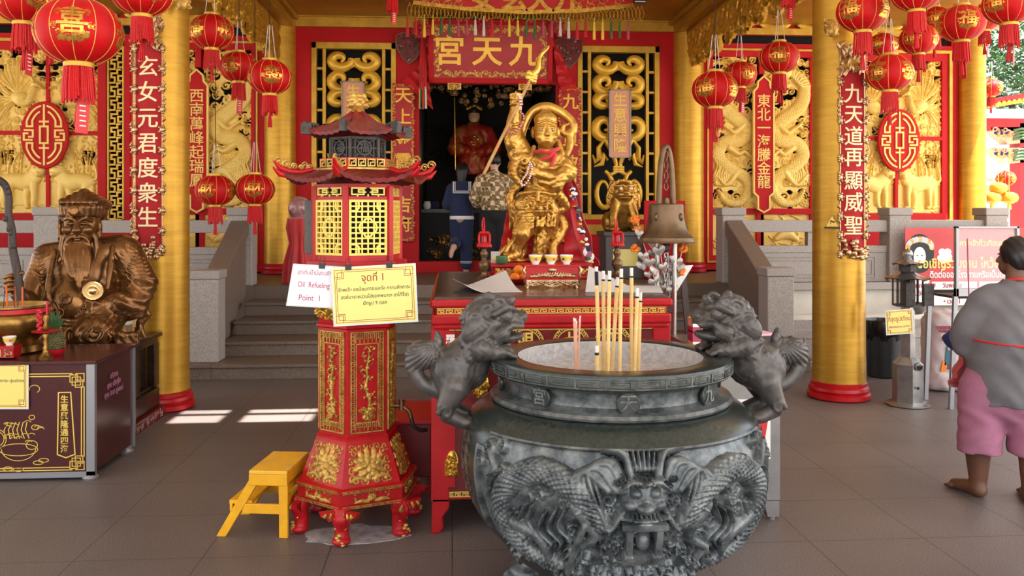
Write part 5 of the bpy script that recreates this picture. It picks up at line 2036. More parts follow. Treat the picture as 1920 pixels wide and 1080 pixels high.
roof(0.235, 1.885, 0.385, 1.832, 0.05, 0.022, 'lower_roof', 'red_roof', 9)
for i in range(6):                               # red ribs with upturned scroll ends
 b = MB()
 a = HX[i]
 c, s_ = math.cos(a), math.sin(a)
 pts = [(0.235, 1.89), (0.30, 1.872), (0.36, 1.875), (0.41, 1.895), (0.44, 1.93)]
 b.tube([(r * c, r * s_, z) for r, z in pts], [0.012, 0.014, 0.016, 0.014, 0.006], 8)
 b.tube([(r * c, r * s_, z - 0.014) for r, z in ((0.34, 1.862), (0.41, 1.876), (0.445, 1.91))], [0.012, 0.016, 0.004], 8)
 b.build('roof_rib', 'red_paint', lamp, smooth=60)
for i in range(6):
 b = MB()
 a = HX[i]
 c, s_ = math.cos(a), math.sin(a)
 for (r, z, q_) in ((0.415, 1.925, 0.026), (0.375, 1.912, 0.022), (0.335, 1.902, 0.018), (0.30, 1.897, 0.014)):
  pts = []
  for k in range(15):
   t_ = k / 14
   aa = 2 * PI * 1.4 * t_
   rr = q_ * (1 - 0.8 * t_)
   pts.append(((r + rr * math.cos(aa)) * c, (r + rr * math.cos(aa)) * s_, z + rr * math.sin(aa)))
  b.tube(pts, 0.0055, 6)
 b.build('eave_scroll', 'gold_dull', lamp, smooth=60)
# gallery rail
b = MB()
hexprof(b, [(0.205, 1.882), (0.215, 1.886), (0.215, 1.895), (0.2, 1.9)], 1)
hexprof(b, [(0.185, 1.89), (0.185, 1.94)], 2)
for i in range(6):
 X = face(i, 0.198 * math.cos(PI / 6))
 b.X = X
 for k in range(4):
  x = -0.075 + k * 0.05
  ribbon(b, [(x - 0.018, 1.905), (x + 0.018, 1.905), (x + 0.018, 1.938), (x - 0.018, 1.938)], 0.006, 0.008, UP(), 1, closed=True)
  ribbon(b, [(x - 0.006, 1.905), (x - 0.006, 1.922), (x + 0.008, 1.922), (x + 0.008, 1.932)], 0.005, 0.008, UP(), 1)
 b.box((0, 0.005, 1.942), (0.2, 0.02, 0.008), 0, 0)
 b.box((0.098, 0.005, 1.92), (0.014, 0.02, 0.05), 0, 0)
 b.X = Matrix()
b.build('gallery', ['red_paint', 'gold_dull', 'black'], lamp)
# dark upper storey with round openings
b = MB()
hexprof(b, [(0.155, 1.94), (0.155, 1.95)])
hexprof(b, [(0.15, 2.045), (0.15, 2.06)])
for i in range(6):
 a = HX[i]
 b.box((0.145 * math.cos(a), 0.145 * math.sin(a), 2.0), (0.016, 0.016, 0.11), a)
 b.X = face(i, 0.142 * math.cos(PI / 6))
 ribbon(b, arc(0, 2.0, 0.036, 0.036, 0, 360, 20)[:-1], 0.007, 0.012, UP(), closed=True)
 for s in (-1, 1):
  ribbon(b, [(s * 0.05, 1.945), (s * 0.05, 2.05)], 0.006, 0.01, UP())
  ribbon(b, [(s * 0.036, 2.0), (s * 0.066, 2.0)], 0.006, 0.01, UP())
  ribbon(b, [(0, 2.0 + s * 0.036), (0, 2.0 + s * 0.052)], 0.006, 0.01, UP())
  for q_ in (-1, 1):
   ribbon(b, [(s * 0.026, 2.0 + q_ * 0.027), (s * 0.05, 2.0 + q_ * 0.045)], 0.005, 0.01, UP())
 b.text('福', 0.056, T(0, -0.002, 2.0), 0.004, 0.001)
 b.X = Matrix()
hexprof(b, [(0.10, 1.945), (0.10, 2.05)])
b.build('upper_storey', 'iron', lamp)
roof(0.035, 2.195, 0.265, 2.075, 0.03, 0.016, 'upper_roof', 'red_roof', 6, curve=0.22)
b = MB()
for i in range(6):
 a = HX[i]
 c, s_ = math.cos(a), math.sin(a)
 b.tube([(r * c, r * s_, z) for r, z in ((0.03, 2.2), (0.12, 2.135), (0.21, 2.10), (0.27, 2.105))], [0.009, 0.009, 0.01, 0.012], 6)
 b.box((0.275 * c, 0.275 * s_, 2.10), (0.05, 0.03, 0.055), a, 1)
 for k in range(4):
  b.ball(((0.215 + 0.022 * k) * c, (0.215 + 0.022 * k) * s_, 2.118 + 0.004 * k), 0.013, 8, 6, 1)
b.build('ridge_ornaments', ['red_roof', 'iron'], lamp, smooth=40)
b = MB()
b.lathe([(0.02, 2.19), (0.035, 2.20), (0.028, 2.208), (0.045, 2.225), (0.052, 2.25), (0.046, 2.28), (0.028, 2.297), (0.0, 2.303)], 24, caps=False)
for ring, z in ((0.05, 2.236), (0.049, 2.262), (0.036, 2.284)):
 for k in range(7):
  a = 2 * PI * k / 7 + z * 40
  b.ball((ring * 0.86 * math.cos(a), ring * 0.86 * math.sin(a), z), (0.019, 0.019, 0.017), 10, 8)
b.build('gilt_knob', 'gold_dull', lamp, smooth=60)
# tap and hose on the right side
b = MB()
b.X = T(0, 0, 0, 0, 0, math.radians(9))
b.cyl((0.19, -0.02, 0.63), (0.245, -0.03, 0.63), 0.013)
b.cyl((0.235, -0.03, 0.61), (0.235, -0.03, 0.665), 0.016)
b.cyl((0.24, -0.03, 0.63), (0.275, -0.03, 0.60), 0.012)
b.box((0.262, -0.03, 0.668), (0.07, 0.012, 0.007), 0, 1)
b.cyl((0.275, -0.03, 0.605), (0.285, -0.03, 0.565), 0.012)
b.build('tap', ['brass_dark', 'red_dark'], lamp, smooth=40)
b = MB()
b.X = T(0, 0, 0, 0, 0, math.radians(9))
b.tube(spline([(0.285, -0.03, 0.57), (0.295, -0.03, 0.53), (0.315, -0.02, 0.505), (0.34, 0.0, 0.49), (0.365, 0.03, 0.485)], 5), 0.011, 8)
b.build('hose', 'cable', lamp, smooth=60)

# white spill on the floor below the lamp
b = MB()
rn = random.Random(4)
pts = [(LX + 0.03 + (0.27 + rn.uniform(-0.04, 0.05)) * math.cos(a), LY - 0.17 + (0.13 + rn.uniform(-0.02, 0.03)) * math.sin(a)) for a in np.linspace(0, 2 * PI, 28)[:-1]]
b.prism(pts, 0.003, T(0, 0, 0.0))
tag(b.build('wax_spill', mat('wax_spill', (190, 186, 186), 0.35, 0.0, 16, (116, 110, 108), ramp=(0.4, 0.7))), 'whitish wax spill on the floor under the pagoda lamp', 'stain', kind='thing')

# ------------------------------------------------------------------ the two cards clipped to the lamp
def card(name, label, corners, Y, m, border, lines, group=None, clips=(0.25, 0.75), key=False):
 """corners: TL, TR, BR, BL in photo pixels on the plane Y"""
 A, B_, D_, E_ = [P(*c, Y) for c in corners]
 o = E_
 t = thing(name, label, 'sign', o, group=group)
 ex, ez = (D_ - E_), (A - E_)
 w, h = ex.length, ez.length
 rot = math.atan2(ex.z, ex.x)
 t.rotation_euler[1] = -rot
 b = MB()
 sh = (ez.x * math.cos(rot) + ez.z * math.sin(rot)) / h
 b.prism([(0, 0), (w, 0), (w + sh * h, h), (sh * h, h)], 0.003, T(rx=PI / 2))
 b.build('sheet', m, t)
 b = MB()
 ribbon(b, [(0, 0), (w, 0), (w + sh * h, h), (sh * h, h)], 0.007, 0.0036, T(rx=PI / 2), closed=True)
 b.build('laminate_edge', 'paper_edge', t)
 g = T(0, -0.0032, 0) @ T(rx=PI / 2)
 if key:
  b = MB()
  e = 0.035 * h / 0.28
  s2 = lambda x, z: (x + sh * z, z)
  for ins in (0.045, 0.075):
   i_ = ins * h
   k_ = 0.16 * h
   ribbon(b, [s2(i_ + k_ * 0.7, i_), s2(w - i_ - k_ * 0.7, i_)], 0.0022, 0.0008, g)
   ribbon(b, [s2(i_ + k_ * 0.7, h - i_), s2(w - i_ - k_ * 0.7, h - i_)], 0.0022, 0.0008, g)
   ribbon(b, [s2(i_, i_ + k_ * 0.7), s2(i_, h - i_ - k_ * 0.7)], 0.0022, 0.0008, g)
   ribbon(b, [s2(w - i_, i_ + k_ * 0.7), s2(w - i_, h - i_ - k_ * 0.7)], 0.0022, 0.0008, g)
  for sx in (0, 1):
   for sz in (0, 1):
    c0 = lambda a, c: s2((a if not sx else w - a), (c if not sz else h - c))
    u = 0.055 * h
    for (a, c, d) in ((0.8 * u, 0.8 * u, 2.2 * u), (1.6 * u, 1.6 * u, 1.9 * u)):
     ribbon(b, [c0(a, c), c0(a + d, c), c0(a + d, c + d), c0(a, c + d)], 0.0024, 0.0008, g, closed=True)
  b.build('printed_border', 'ink_red', t)
 for (txt, size, u, v, ink, sx) in lines:
  b = MB()
  b.X = T(u * w + sh * v * h, -0.0034, v * h)
  b.text(txt, size, T(), 0.0004, 0.0002, sx=sx)
  b.build('lettering', ink, t)
 if clips:
  for c in clips:
   b = MB()
   b.box((sh * h + c * w, 0.0, h), (0.03, 0.02, 0.026))
   b.tube([(sh * h + c * w - 0.011, -0.008, h + 0.01), (sh * h + c * w - 0.011, -0.01, h + 0.045), (sh * h + c * w + 0.011, -0.01, h + 0.045), (sh * h + c * w + 0.011, -0.008, h + 0.01)], 0.0018, 6)
   b.build('binder_clip', 'plastic_black', t)
 return t


card('notice_card', 'white Oil Refueling card clipped under the pagoda lamp', ((551, 496), (676, 499), (664, 579), (538, 572)), 4.33, 'white_card', None,
  [('จุดเติมน้ำมันตะเกียง', 0.030, 0.35, 0.82, 'ink_pink', 0.78), ('Oil  Refueling', 0.039, 0.345, 0.52, 'ink_pink', 0.74), ('Point  1', 0.042, 0.32, 0.2, 'ink_pink', 0.85)], clips=(0.42,))
card('notice_card', 'yellow card headed จุดที่ 1 with key-pattern corners on the pagoda lamp', ((622, 503), (773, 497), (783, 602), (627, 611)), 4.285, 'yellow_card', None,
  [('จุดที่ 1', 0.052, 0.49, 0.80, 'ink_red', 0.9), ('ข้าพเจ้า ขอน้อมกายและใจ กราบสักการะ', 0.0245, 0.5, 0.61, 'ink_black', 0.95), ('องค์นาจาหน่วนโฮ่ย(เทพนาจา ชาโท้จื้อ)', 0.0245, 0.5, 0.48, 'ink_black', 0.92), ('ปักธูป 9 ดอก', 0.0245, 0.5, 0.36, 'ink_black', 0.95)], clips=(0.2, 0.69), key=True)

# ------------------------------------------------------------------ yellow step stool
st = thing('step_stool', 'yellow wooden two-step stool with worn top beside the pagoda lamp', 'step stool', (-0.955, 4.45, 0), math.radians(-8))
b = MB()
b.box((0.02, 0.16, 0.335), (0.20, 0.36, 0.02))
b.build('top_tread', 'yellow_worn', st, bevel=0.004)
b = MB()
for y in (-0.012, 0.332):
 b.box((0.02, y, 0.297), (0.20, 0.018, 0.056))
for x in (-0.072, 0.112):
 b.box((x, 0.16, 0.30), (0.016, 0.33, 0.05))
b.build('apron', 'yellow_paint', st, bevel=0.003)
for y in (0.0, 0.32):
 b = MB()
 b.prism([(0.075, 0), (0.12, 0), (0.12, 0.30), (0.072, 0.30)], 0.024, T(0, y + 0.012, 0) @ T(rx=PI / 2))
 b.build('leg', 'yellow_paint', st, bevel=0.003)
 b = MB()
 b.prism([(-0.255, 0), (-0.205, 0), (-0.03, 0.29), (-0.085, 0.29)], 0.024, T(0, y + 0.012, 0) @ T(rx=PI / 2))
 b.build('slanted_leg', 'yellow_paint', st, bevel=0.003)
 b = MB()
 b.box((-0.02, y, 0.145), (0.20, 0.018, 0.05))
 b.build('side_rail', 'yellow_paint', st, bevel=0.003)
b = MB()
b.box((-0.135, 0.16, 0.172), (0.12, 0.30, 0.02))
b.box((-0.185, 0.16, 0.145), (0.016, 0.30, 0.045))
b.build('lower_tread', 'yellow_paint', st, bevel=0.003)
b = MB()
b.box((0.095, 0.16, 0.16), (0.018, 0.30, 0.045))
b.box((0.095, 0.16, 0.235), (0.018, 0.30, 0.03))
b.build('back_rail', 'yellow_paint', st, bevel=0.003)

# ------------------------------------------------------------------ red altar table
TX0, TX1, TY0, TY1 = PX(808, 4.42), PX(1259, 4.42), 4.42, 6.42
TZ = 1.225
tab = thing('altar_table', 'long red altar table with gilt key-pattern bands behind the burner', 'altar table', (0, 0, 0))
tab.location = ((TX0 + TX1) / 2, TY0, 0)
W2 = (TX1 - TX0) / 2
D = TY1 - TY0
b = MB()
b.bx(-W2 + 0.01, W2 - 0.01, 0.01, D, TZ - 0.02, TZ)
b.build('top', 'wood_table', tab, bevel=0.006)
b = MB()
b.bx(-W2 - 0.005, W2 + 0.005, -0.015, D - 0.002, TZ - 0.055, TZ - 0.012)
b.bx(-W2 + 0.02, W2 - 0.02, 0.012, D - 0.02, TZ - 0.095, TZ - 0.05)
b.bx(-W2, W2, -0.008, D - 0.01, TZ - 0.145, TZ - 0.09)
b.bx(-W2 + 0.01, W2 - 0.01, 0.004, D - 0.02, TZ - 0.17, TZ - 0.14)
b.build('cornice', 'red_paint', tab, bevel=0.012)
b = MB()
meander(b, -W2 + 0.03, W2 - 0.03, TZ - 0.089, TZ - 0.058, 0.010, 0.004, 0.045, 0.0045)
b.build('key_band', 'gold_paint', tab)
b = MB()
b.bx(-W2 + 0.02, W2 - 0.02, 0.03, D - 0.05, 0.17, TZ - 0.14)
b.build('body', 'red_paint', tab)
b = MB()
b.bx(-W2 + 0.065, W2 - 0.065, 0.022, 0.034, 0.20, TZ - 0.175)
b.build('front_panel', 'red_dark', tab)
b = MB()
x0, x1, z0, z1 = -W2 + 0.04, W2 - 0.06, 0.185, TZ - 0.147
for (xa, xb, za, zb) in ((x0, x1, z1 - 0.028, z1), (x0, x1, z0, z0 + 0.028)):
 meander(b, xa, xb, za, zb, 0.03, 0.012, 0.04, 0.0042)
 b.bx(xa, xb, 0.026, 0.034, za, zb, 1)
for xa in (x0, x1 - 0.028):
 b.X = T(xa, 0, z0) @ T(ry=-PI / 2) @ Matrix.Diagonal((1, 1, -1, 1))
 meander(b, 0.03, z1 - z0 - 0.03, 0, 0.028, 0.03, 0.012, 0.04, 0.0042)
 b.X = Matrix()
 b.bx(xa, xa + 0.028, 0.026, 0.034, z0, z1, 1)
b.build('key_frame', ['gold_paint', 'red_dark'], tab)
b = MB()
b.bx(-W2 + 0.075, -W2 + 0.125, 0.012, 0.03, 0.24, TZ - 0.18)
b.build('inscription_strip', 'red_paint', tab)
b = MB()
b.column_text('羅順發敬奉', 0.052, -W2 + 0.1, 0.011, TZ - 0.222, TZ - 0.52, 0.002, 0.001)
b.build('lettering', 'white', tab)
for k, (px, ch) in enumerate(((986, '明'), (1072, '七'), (1150, '天'))):
 b = MB()
 X = T(PX(px, 4.42) - tab.location.x, 0.02, PZ(648, 4.42))
 b.X = X
 ribbon(b, arc(0, 0, 0.098, 0.098, 0, 360, 40)[:-1], 0.004, 0.004, UP(), closed=True)
 ribbon(b, arc(0, 0, 0.078, 0.078, 0, 360, 40)[:-1], 0.004, 0.004, UP(), closed=True)
 for q_ in range(22):
  a = 2 * PI * q_ / 22
  c, s_ = math.cos, math.sin
  ribbon(b, [(0.078 * c(a), 0.078 * s_(a)), (0.092 * c(a), 0.092 * s_(a)), (0.092 * c(a + 0.16), 0.092 * s_(a + 0.16)), (0.084 * c(a + 0.16), 0.084 * s_(a + 0.16))], 0.0035, 0.004, UP())
 b.text(ch, 0.085, T(0, 0, 0.02), 0.003, 0.002)
 b.build('gilt_medallion', 'gold_paint', tab)
# gilt creature carvings low on the front
for (px, py, w_, h_, sd) in ((900, 720, 0.11, 0.16, 3), (848, 868, 0.08, 0.16, 9), (892, 800, 0.10, 0.12, 5)):
 R = Relief(w_, h_, 0.004, -0.9)
 rn = random.Random(sd)
 R.ell(w_ / 2, h_ / 2, w_ * 0.45, h_ * 0.45, 0.025)
 for k in range(14):
  R.curl(rn.uniform(0.15, 0.85) * w_, rn.uniform(0.15, 0.85) * h_, rn.uniform(0.014, 0.024), 0.035, 1, 1.4, rn.uniform(0, 6))
 b = MB()
 cx, cz = PX(px, 4.42) - tab.location.x, PZ(py, 4.42)
 R.mesh(b, lambda X, Y, H: (cx - w_ / 2 + X, 0.02 - H, cz - h_ / 2 + Y), back=0.0)
 b.build('gilt_carving', 'gold_bright', tab, smooth=60)
for x in (-W2 + 0.045, W2 - 0.045):
 for y in (0.06, D - 0.1):
  b = MB()
  s = 1 if x > 0 else -1
  b.prism([(-s * -0.05, 0.18), (s * 0.04, 0.18), (s * 0.045, 0.0), (s * 0.0, 0.0), (-s * 0.02, 0.03), (-s * 0.012, 0.08), (-s * 0.05, 0.13), (-s * 0.05, 0.18)][1:], 0.085, T(x, y + 0.04, 0) @ T(rx=PI / 2))
  b.bx(x - 0.05 if s > 0 else x - 0.045, x + 0.045 if s > 0 else x + 0.05, y - 0.045, y + 0.04, 0.16, TZ - 0.14)
  b.build('leg', 'red_paint', tab, bevel=0.006)
b = MB()
b.bx(-0.22, -0.12, 0.4, 0.5, 0.0, 0.18)
b.bx(0.2, 0.3, 0.4, 0.5, 0.0, 0.18)
b.build('inner_leg', 'red_paint', tab)

# red box with a sloped lid between lamp and table
rb = thing('red_box', 'low red metal box between the pagoda lamp and the altar table', 'box', (PX(770, 5.0), 5.0, 0))
b = MB()
b.bx(-0.10, 0.12, 0.0, 0.50, 0.12, 0.43)
b.build('body', 'red_dark', rb, bevel=0.006)
b = MB()
b.bx(-0.12, 0.14, -0.02, 0.52, 0.43, 0.455)
b.build('lid', 'red_paint', rb, bevel=0.006)
for x in (-0.085, 0.105):
 for y in (0.04, 0.46):
  b = MB()
  b.bx(x - 0.015, x + 0.015, y - 0.015, y + 0.015, 0, 0.12)
  b.build('leg', 'red_dark', rb)

# ------------------------------------------------------------------ things on the red altar table
def at_table(px, Y):
 return Vector((PX(px, Y), Y, TZ))


def curled(name, label, px, Y, w, d, fn, rz, group):
 b = MB()
 V, F = [], []
 n = 16
 for k in (0, 1):
  for i in range(n + 1):
   for j in range(n + 1):
    u, v = i / n, j / n
    x, y, z = fn(u, v)
    V.append((x, y, z + 0.003 * (1 - k)))
 N = (n + 1) ** 2
 for i in range(n):
  for j in range(n):
   a = i * (n + 1) + j
   F += [(a, a + n + 1, a + n + 2, a + 1), (N + a, N + a + 1, N + a + n + 2, N + a + n + 1)]
 for i in range(n):
  for (a, c) in ((i, i + 1), (n * (n + 1) + i + 1, n * (n + 1) + i), ((i + 1) * (n + 1), i * (n + 1)), (i * (n + 1) + n, (i + 1) * (n + 1) + n)):
   F.append((a, c, c + N, a + N))
 b.add(V, F)
 o = b.build(name, 'grey_board', smooth=50, loc=at_table(px, Y), rz=rz)
 return tag(o, label, 'paper', group)


curled('curled_paper', 'curled grey paper sheet on the left end of the altar table', 912, 4.85, 0.4, 0.3,
  lambda u, v: ((u - 0.5) * 0.32, (v - 0.5) * 0.42, 0.002 + 0.10 * (v ** 2) * max(0, (u - 0.25)) * 1.2 + 0.10 * max(0, 0.35 - u) ** 1.5 * 2.2), 0.15, 'curled grey papers')
curled('curled_paper', 'curled grey paper sheet on the right end of the altar table behind the incense sticks', 1170, 4.82, 0.4, 0.3,
  lambda u, v: ((u - 0.5) * 0.42, (v - 0.5) * 0.44, 0.002 + 0.13 * max(0, 0.55 - u) ** 1.0 * v * 1.6), -0.2, 'curled grey papers')

# little red offering stand with gilt carving, three yellow cups
OS = thing('offering_stand', 'small red and gilt offering stand carrying three yellow cups on the altar table', 'offering stand', at_table(1034, 4.98))
b = MB()
b.bx(-0.155, 0.155, -0.05, 0.05, 0.055, 0.125)
b.bx(-0.165, 0.165, -0.055, 0.055, 0.122, 0.135)
b.bx(-0.162, 0.162, -0.055, 0.055, 0.048, 0.056)
b.build('body', 'red_paint', OS, bevel=0.003)
b = MB()
rn = random.Random(8)
for (za, zb, hw) in ((0.062, 0.115, 0.125),):
 for k in range(34):
  x = -hw + 2 * hw * k / 33
  b.ball((x, -0.052, za + 0.006 + 0.018 * (1 - abs(x) / hw) * rn.random()), (0.011, 0.008, 0.009), 8, 6)
  if k % 2:
   b.tube([(x, -0.052, za + 0.004), (x + 0.008, -0.056, za + 0.02), (x + 0.016, -0.052, za + 0.018 + 0.02 * (1 - abs(x) / hw))], [0.003, 0.006, 0.002], 6)
b.ball((0, -0.052, 0.105), (0.028, 0.012, 0.013), 10, 8)
b.prism([(-0.15, 0.048), (0.15, 0.048), (0.155, 0.02), (0.11, 0.014), (0.07, 0.022), (0, 0.004), (-0.07, 0.022), (-0.11, 0.014), (-0.155, 0.02)], 0.01, T(0, -0.046, 0) @ T(rx=PI / 2))
for k in range(22):
 b.ball((-0.13 + 0.0124 * k, -0.057, 0.032 + 0.006 * math.sin(k * 1.9)), (0.009, 0.005, 0.008), 8, 6)
for s in (-1, 1):
 b.tube([(s * 0.158, -0.05, 0.125), (s * 0.17, -0.056, 0.105), (s * 0.158, -0.054, 0.085), (s * 0.165, -0.054, 0.06)], [0.006, 0.011, 0.009, 0.006], 8)
b.build('gilt_carving', 'rose_gold', OS, smooth=60)
for x in (-0.145, 0.145):
 for y in (-0.04, 0.04):
  b = MB()
  b.tube([(x, y, 0.05), (x * 1.03, y, 0.03), (x * 0.97, y, 0.014), (x * 1.02, y, 0.0)], [0.014, 0.013, 0.010, 0.014], 8)
  b.build('leg', 'rose_gold', OS, smooth=60)


def make_cup(label, loc):
 t = thing('tea_cup', label, 'cup', loc, group='yellow offering cups')
 b = MB()
 b.lathe([(0.0, 0.004), (0.017, 0.004), (0.017, 0.0), (0.02, 0.0), (0.021, 0.008), (0.030, 0.02), (0.037, 0.042), (0.0405, 0.056), (0.0385, 0.056), (0.034, 0.042), (0.026, 0.018), (0.0, 0.013)], 28, caps=False)
 b.build('bowl', 'porcelain', t, smooth=40)
 b = MB()
 b.lathe([(0.0318, 0.022), (0.0378, 0.042), (0.0393, 0.048)], 28, caps=False)
 b.build('yellow_band', 'cup_yellow', t, smooth=60)
 for k in range(4):
  b = MB()
  a = k * PI / 2
  b.prism(arc(0, 0, 0.0085, 0.0085, 0, 360, 14)[:-1], 0.0015, T(0.0358 * math.sin(a), -0.0358 * math.cos(a), 0.034, 0, 0, a) @ T(rx=PI / 2 - 0.25))
  b.build('roundel', ('ink_pink' if k % 2 == 0 else 'navy'), t)
 b = MB()
 b.lathe([(0.0, 0.046), (0.035, 0.046)], 24, caps=False)
 b.build('tea', mat('tea', (130, 70, 24), 0.1), t)
 return t


cz = TZ + 0.135
cup = make_cup('yellow porcelain cup on the red stand, nearest the orange', (PX(1004, 4.98), 4.975, cz))
copy_thing(cup, (PX(1033, 4.98), 4.975, cz), 0.4, 'yellow porcelain cup in the middle of the three on the red stand')
copy_thing(cup, (PX(1062, 4.98), 4.975, cz), 0.9, 'yellow porcelain cup on the red stand, nearest the red cloth')

# red plate with oranges
p0 = at_table(972, 5.28)
b = MB()
b.lathe([(0.0, 0.0), (0.045, 0.0), (0.06, 0.012), (0.075, 0.03), (0.070, 0.03), (0.05, 0.012), (0, 0.01)], 24, caps=False)
tag(b.build('fruit_dish', 'red_plastic', smooth=40, loc=p0), 'small red dish of oranges beside the offering stand', 'dish')
for (dx, dy, dz, lab) in ((-0.025, -0.02, 0.04, 'orange in the red dish, lower one in front'), (0.025, 0.02, 0.045, 'orange in the red dish, lower one behind'), (0.0, 0.0, 0.085, 'orange on top of the pile in the red dish')):
 t = thing('orange', lab, 'orange', (p0.x + dx, p0.y + dy, p0.z + dz), group='oranges in the red dish')
 b = MB()
 b.ball((0, 0, 0), (0.032, 0.032, 0.029), 18, 12)
 b.build('fruit', 'orange', t, smooth=180)
 b = MB()
 b.lathe([(0.006, 0.027), (0.005, 0.031), (0, 0.031)], 8, caps=False)
 b.build('stem', 'leaf_green', t)

# carved red plinth of the golden figure
NX, NY = PX(1008, 5.85), 5.85
pl = thing('figure_plinth', 'carved red and gold plinth under the golden figure', 'plinth', (NX, NY, TZ))
b = MB()
b.bx(-0.34, 0.34, -0.24, 0.24, 0.0, 0.022)
b.bx(-0.31, 0.31, -0.21, 0.21, 0.02, 0.08)
b.bx(-0.335, 0.335, -0.235, 0.235, 0.078, 0.105)
b.build('body', 'red_paint', pl, bevel=0.006)
b = MB()
for k in range(9):
 x = -0.30 + 0.07 * k
 ribbon(b, [(x, 0.03), (x + 0.02, 0.05), (x, 0.072)], 0.008, 0.005, UP(0, -0.212, 0))
 ribbon(b, [(x + 0.015, 0.03), (x + 0.035, 0.05), (x + 0.015, 0.072)], 0.008, 0.005, UP(0, -0.212, 0))
 ribbon(b, [(x + 0.04, 0.05), (x + 0.05, 0.066), (x + 0.058, 0.05), (x + 0.066, 0.034)], 0.007, 0.005, UP(0, -0.212, 0))
b.build('gilt_pattern', 'gold_bright', pl)
PLZ = TZ + 0.105

# ------------------------------------------------------------------ the golden youth with raised arm
def youth():
 s = SDF((-0.34, -0.24, 0.0), (0.36, 0.22, 1.17), 0.005)
 # axes: x right in the photo, y away, z up; 1 px = 3.7 mm at the figure
 p = lambda px, py, y=0.0: ((px - 1008) * 0.00371, y, (491 - py) * 0.00371)
 # torso, hips
 s.cap(p(1010, 385), p(1018, 318), 0.105, 0.115, 0.03)
 s.ell(p(1016, 315, -0.01), (0.15, 0.10, 0.10), k=0.03)
 s.ell(p(1004, 385, -0.01), (0.15, 0.12, 0.10), k=0.03)
 # armour skirt
 s.cap(p(992, 400, 0), p(982, 430, -0.04), 0.105, 0.075, 0.03)
 s.cap(p(1026, 400, 0), p(1034, 436, 0.02), 0.095, 0.05, 0.03)
 # legs: the left one bent and stepping on a wheel, the right one straight
 s.path([p(988, 412, -0.03), p(976, 438, -0.10), p(970, 456, -0.08), p(966, 473, -0.08)], [0.08, 0.066, 0.046, 0.036], 0.015)
 s.cap(p(968, 476, -0.08), p(950, 481, -0.13), 0.034, 0.028, 0.012)
 s.path([p(1022, 412), p(1016, 442, -0.01), p(1012, 472, 0.0)], [0.085, 0.058, 0.05], 0.015)
 s.cap(p(1010, 482, 0.0), p(998, 484, -0.08), 0.042, 0.034, 0.015)
 # neck, head
 s.cap(p(1021, 300), p(1023, 270), 0.05, 0.05, 0.02)
 s.ell(p(1023, 247, -0.01), (0.083, 0.088, 0.105), k=0.015)
 s.ell(p(1023, 260, -0.04), (0.078, 0.06, 0.062), k=0.02)
 s.ell(p(1023, 229, 0.0), (0.082, 0.086, 0.06), k=0.006)               # cap of hair
 for x in (-1, 1):
  s.ell((p(1023, 0)[0] + x * 0.086, 0.005, p(0, 252)[2]), (0.016, 0.022, 0.042), k=0.006)
  s.ell((p(1023, 0)[0] + x * 0.034, -0.086, p(0, 249)[2]), (0.021, 0.014, 0.011), k=0.003)
  s.path([(p(1023, 0)[0] + x * 0.012, -0.095, p(0, 243)[2]), (p(1023, 0)[0] + x * 0.036, -0.094, p(0, 240.5)[2]), (p(1023, 0)[0] + x * 0.06, -0.078, p(0, 243)[2])], [0.005, 0.007, 0.004], 0.004)
  s.ell((p(1023, 0)[0] + x * 0.045, -0.07, p(0, 262)[2]), (0.03, 0.025, 0.024), k=0.012)
 s.path([p(1023, 246, -0.092), p(1023, 257, -0.106)], [0.009, 0.014], 0.008)
 s.ell(p(1023, 258, -0.103), (0.021, 0.012, 0.010), k=0.005)
 s.path([p(1017, 265, -0.09), p(1023, 266.5, -0.1), p(1029, 265, -0.09)], [0.003, 0.006, 0.003], 0.003)
 s.ell(p(1023, 268.8, -0.094), (0.014, 0.01, 0.005), k=0.004)
 s.ell(p(1023, 270, -0.055), (0.058, 0.045, 0.042), k=0.02)
 s.path([p(1006, 236, -0.075), p(1023, 231, -0.095), p(1040, 236, -0.075)], 0.007, 0.004)
 s.ell(p(1023, 216, 0.0), (0.04, 0.04, 0.03), k=0.006)                   # top knot
 # raised arm (left in the photo)
 s.path([p(990, 312, 0.0), p(975, 290, 0.0), p(965, 262, 0.0), p(964, 232, -0.01), p(967, 210, -0.02)], [0.075, 0.085, 0.07, 0.052, 0.04], 0.02)
 s.ell(p(963, 268, -0.02), (0.06, 0.06, 0.075), k=0.02)
 s.cap(p(967, 210, -0.02), p(970, 196, -0.03), 0.034, 0.036, 0.01)
 s.ell(p(969, 192, -0.035), (0.04, 0.038, 0.042), k=0.008)
 for k in range(4):
  z = p(0, 184 + 6 * k)[2]
  s.path([(p(958, 0)[0], -0.045, z), (p(966, 0)[0], -0.078, z + 0.003), (p(977, 0)[0], -0.07, z)], [0.012, 0.0125, 0.010], 0.003)
 s.path([p(960, 200, -0.06), p(968, 186, -0.075), p(974, 184, -0.06)], [0.013, 0.012, 0.010], 0.004)
 # big sleeve drape under it and the ring he carries
 s.ell(p(968, 318, -0.04), (0.06, 0.06, 0.085), k=0.02)
 s.path([p(966, 300, -0.08), p(960, 330, -0.10), p(975, 350, -0.10)], [0.03, 0.035, 0.02], 0.012)
 # bent arm across the chest
 s.path([p(1045, 300, 0.0), p(1062, 325, -0.04), p(1040, 338, -0.10), p(1008, 330, -0.13)], [0.075, 0.07, 0.055, 0.035], 0.02)
 s.path([p(1058, 312, -0.05), p(1040, 350, -0.10), p(1010, 345, -0.12)], [0.05, 0.05, 0.02], 0.015)
 s.ell(p(1000, 325, -0.135), (0.036, 0.028, 0.032), k=0.01)
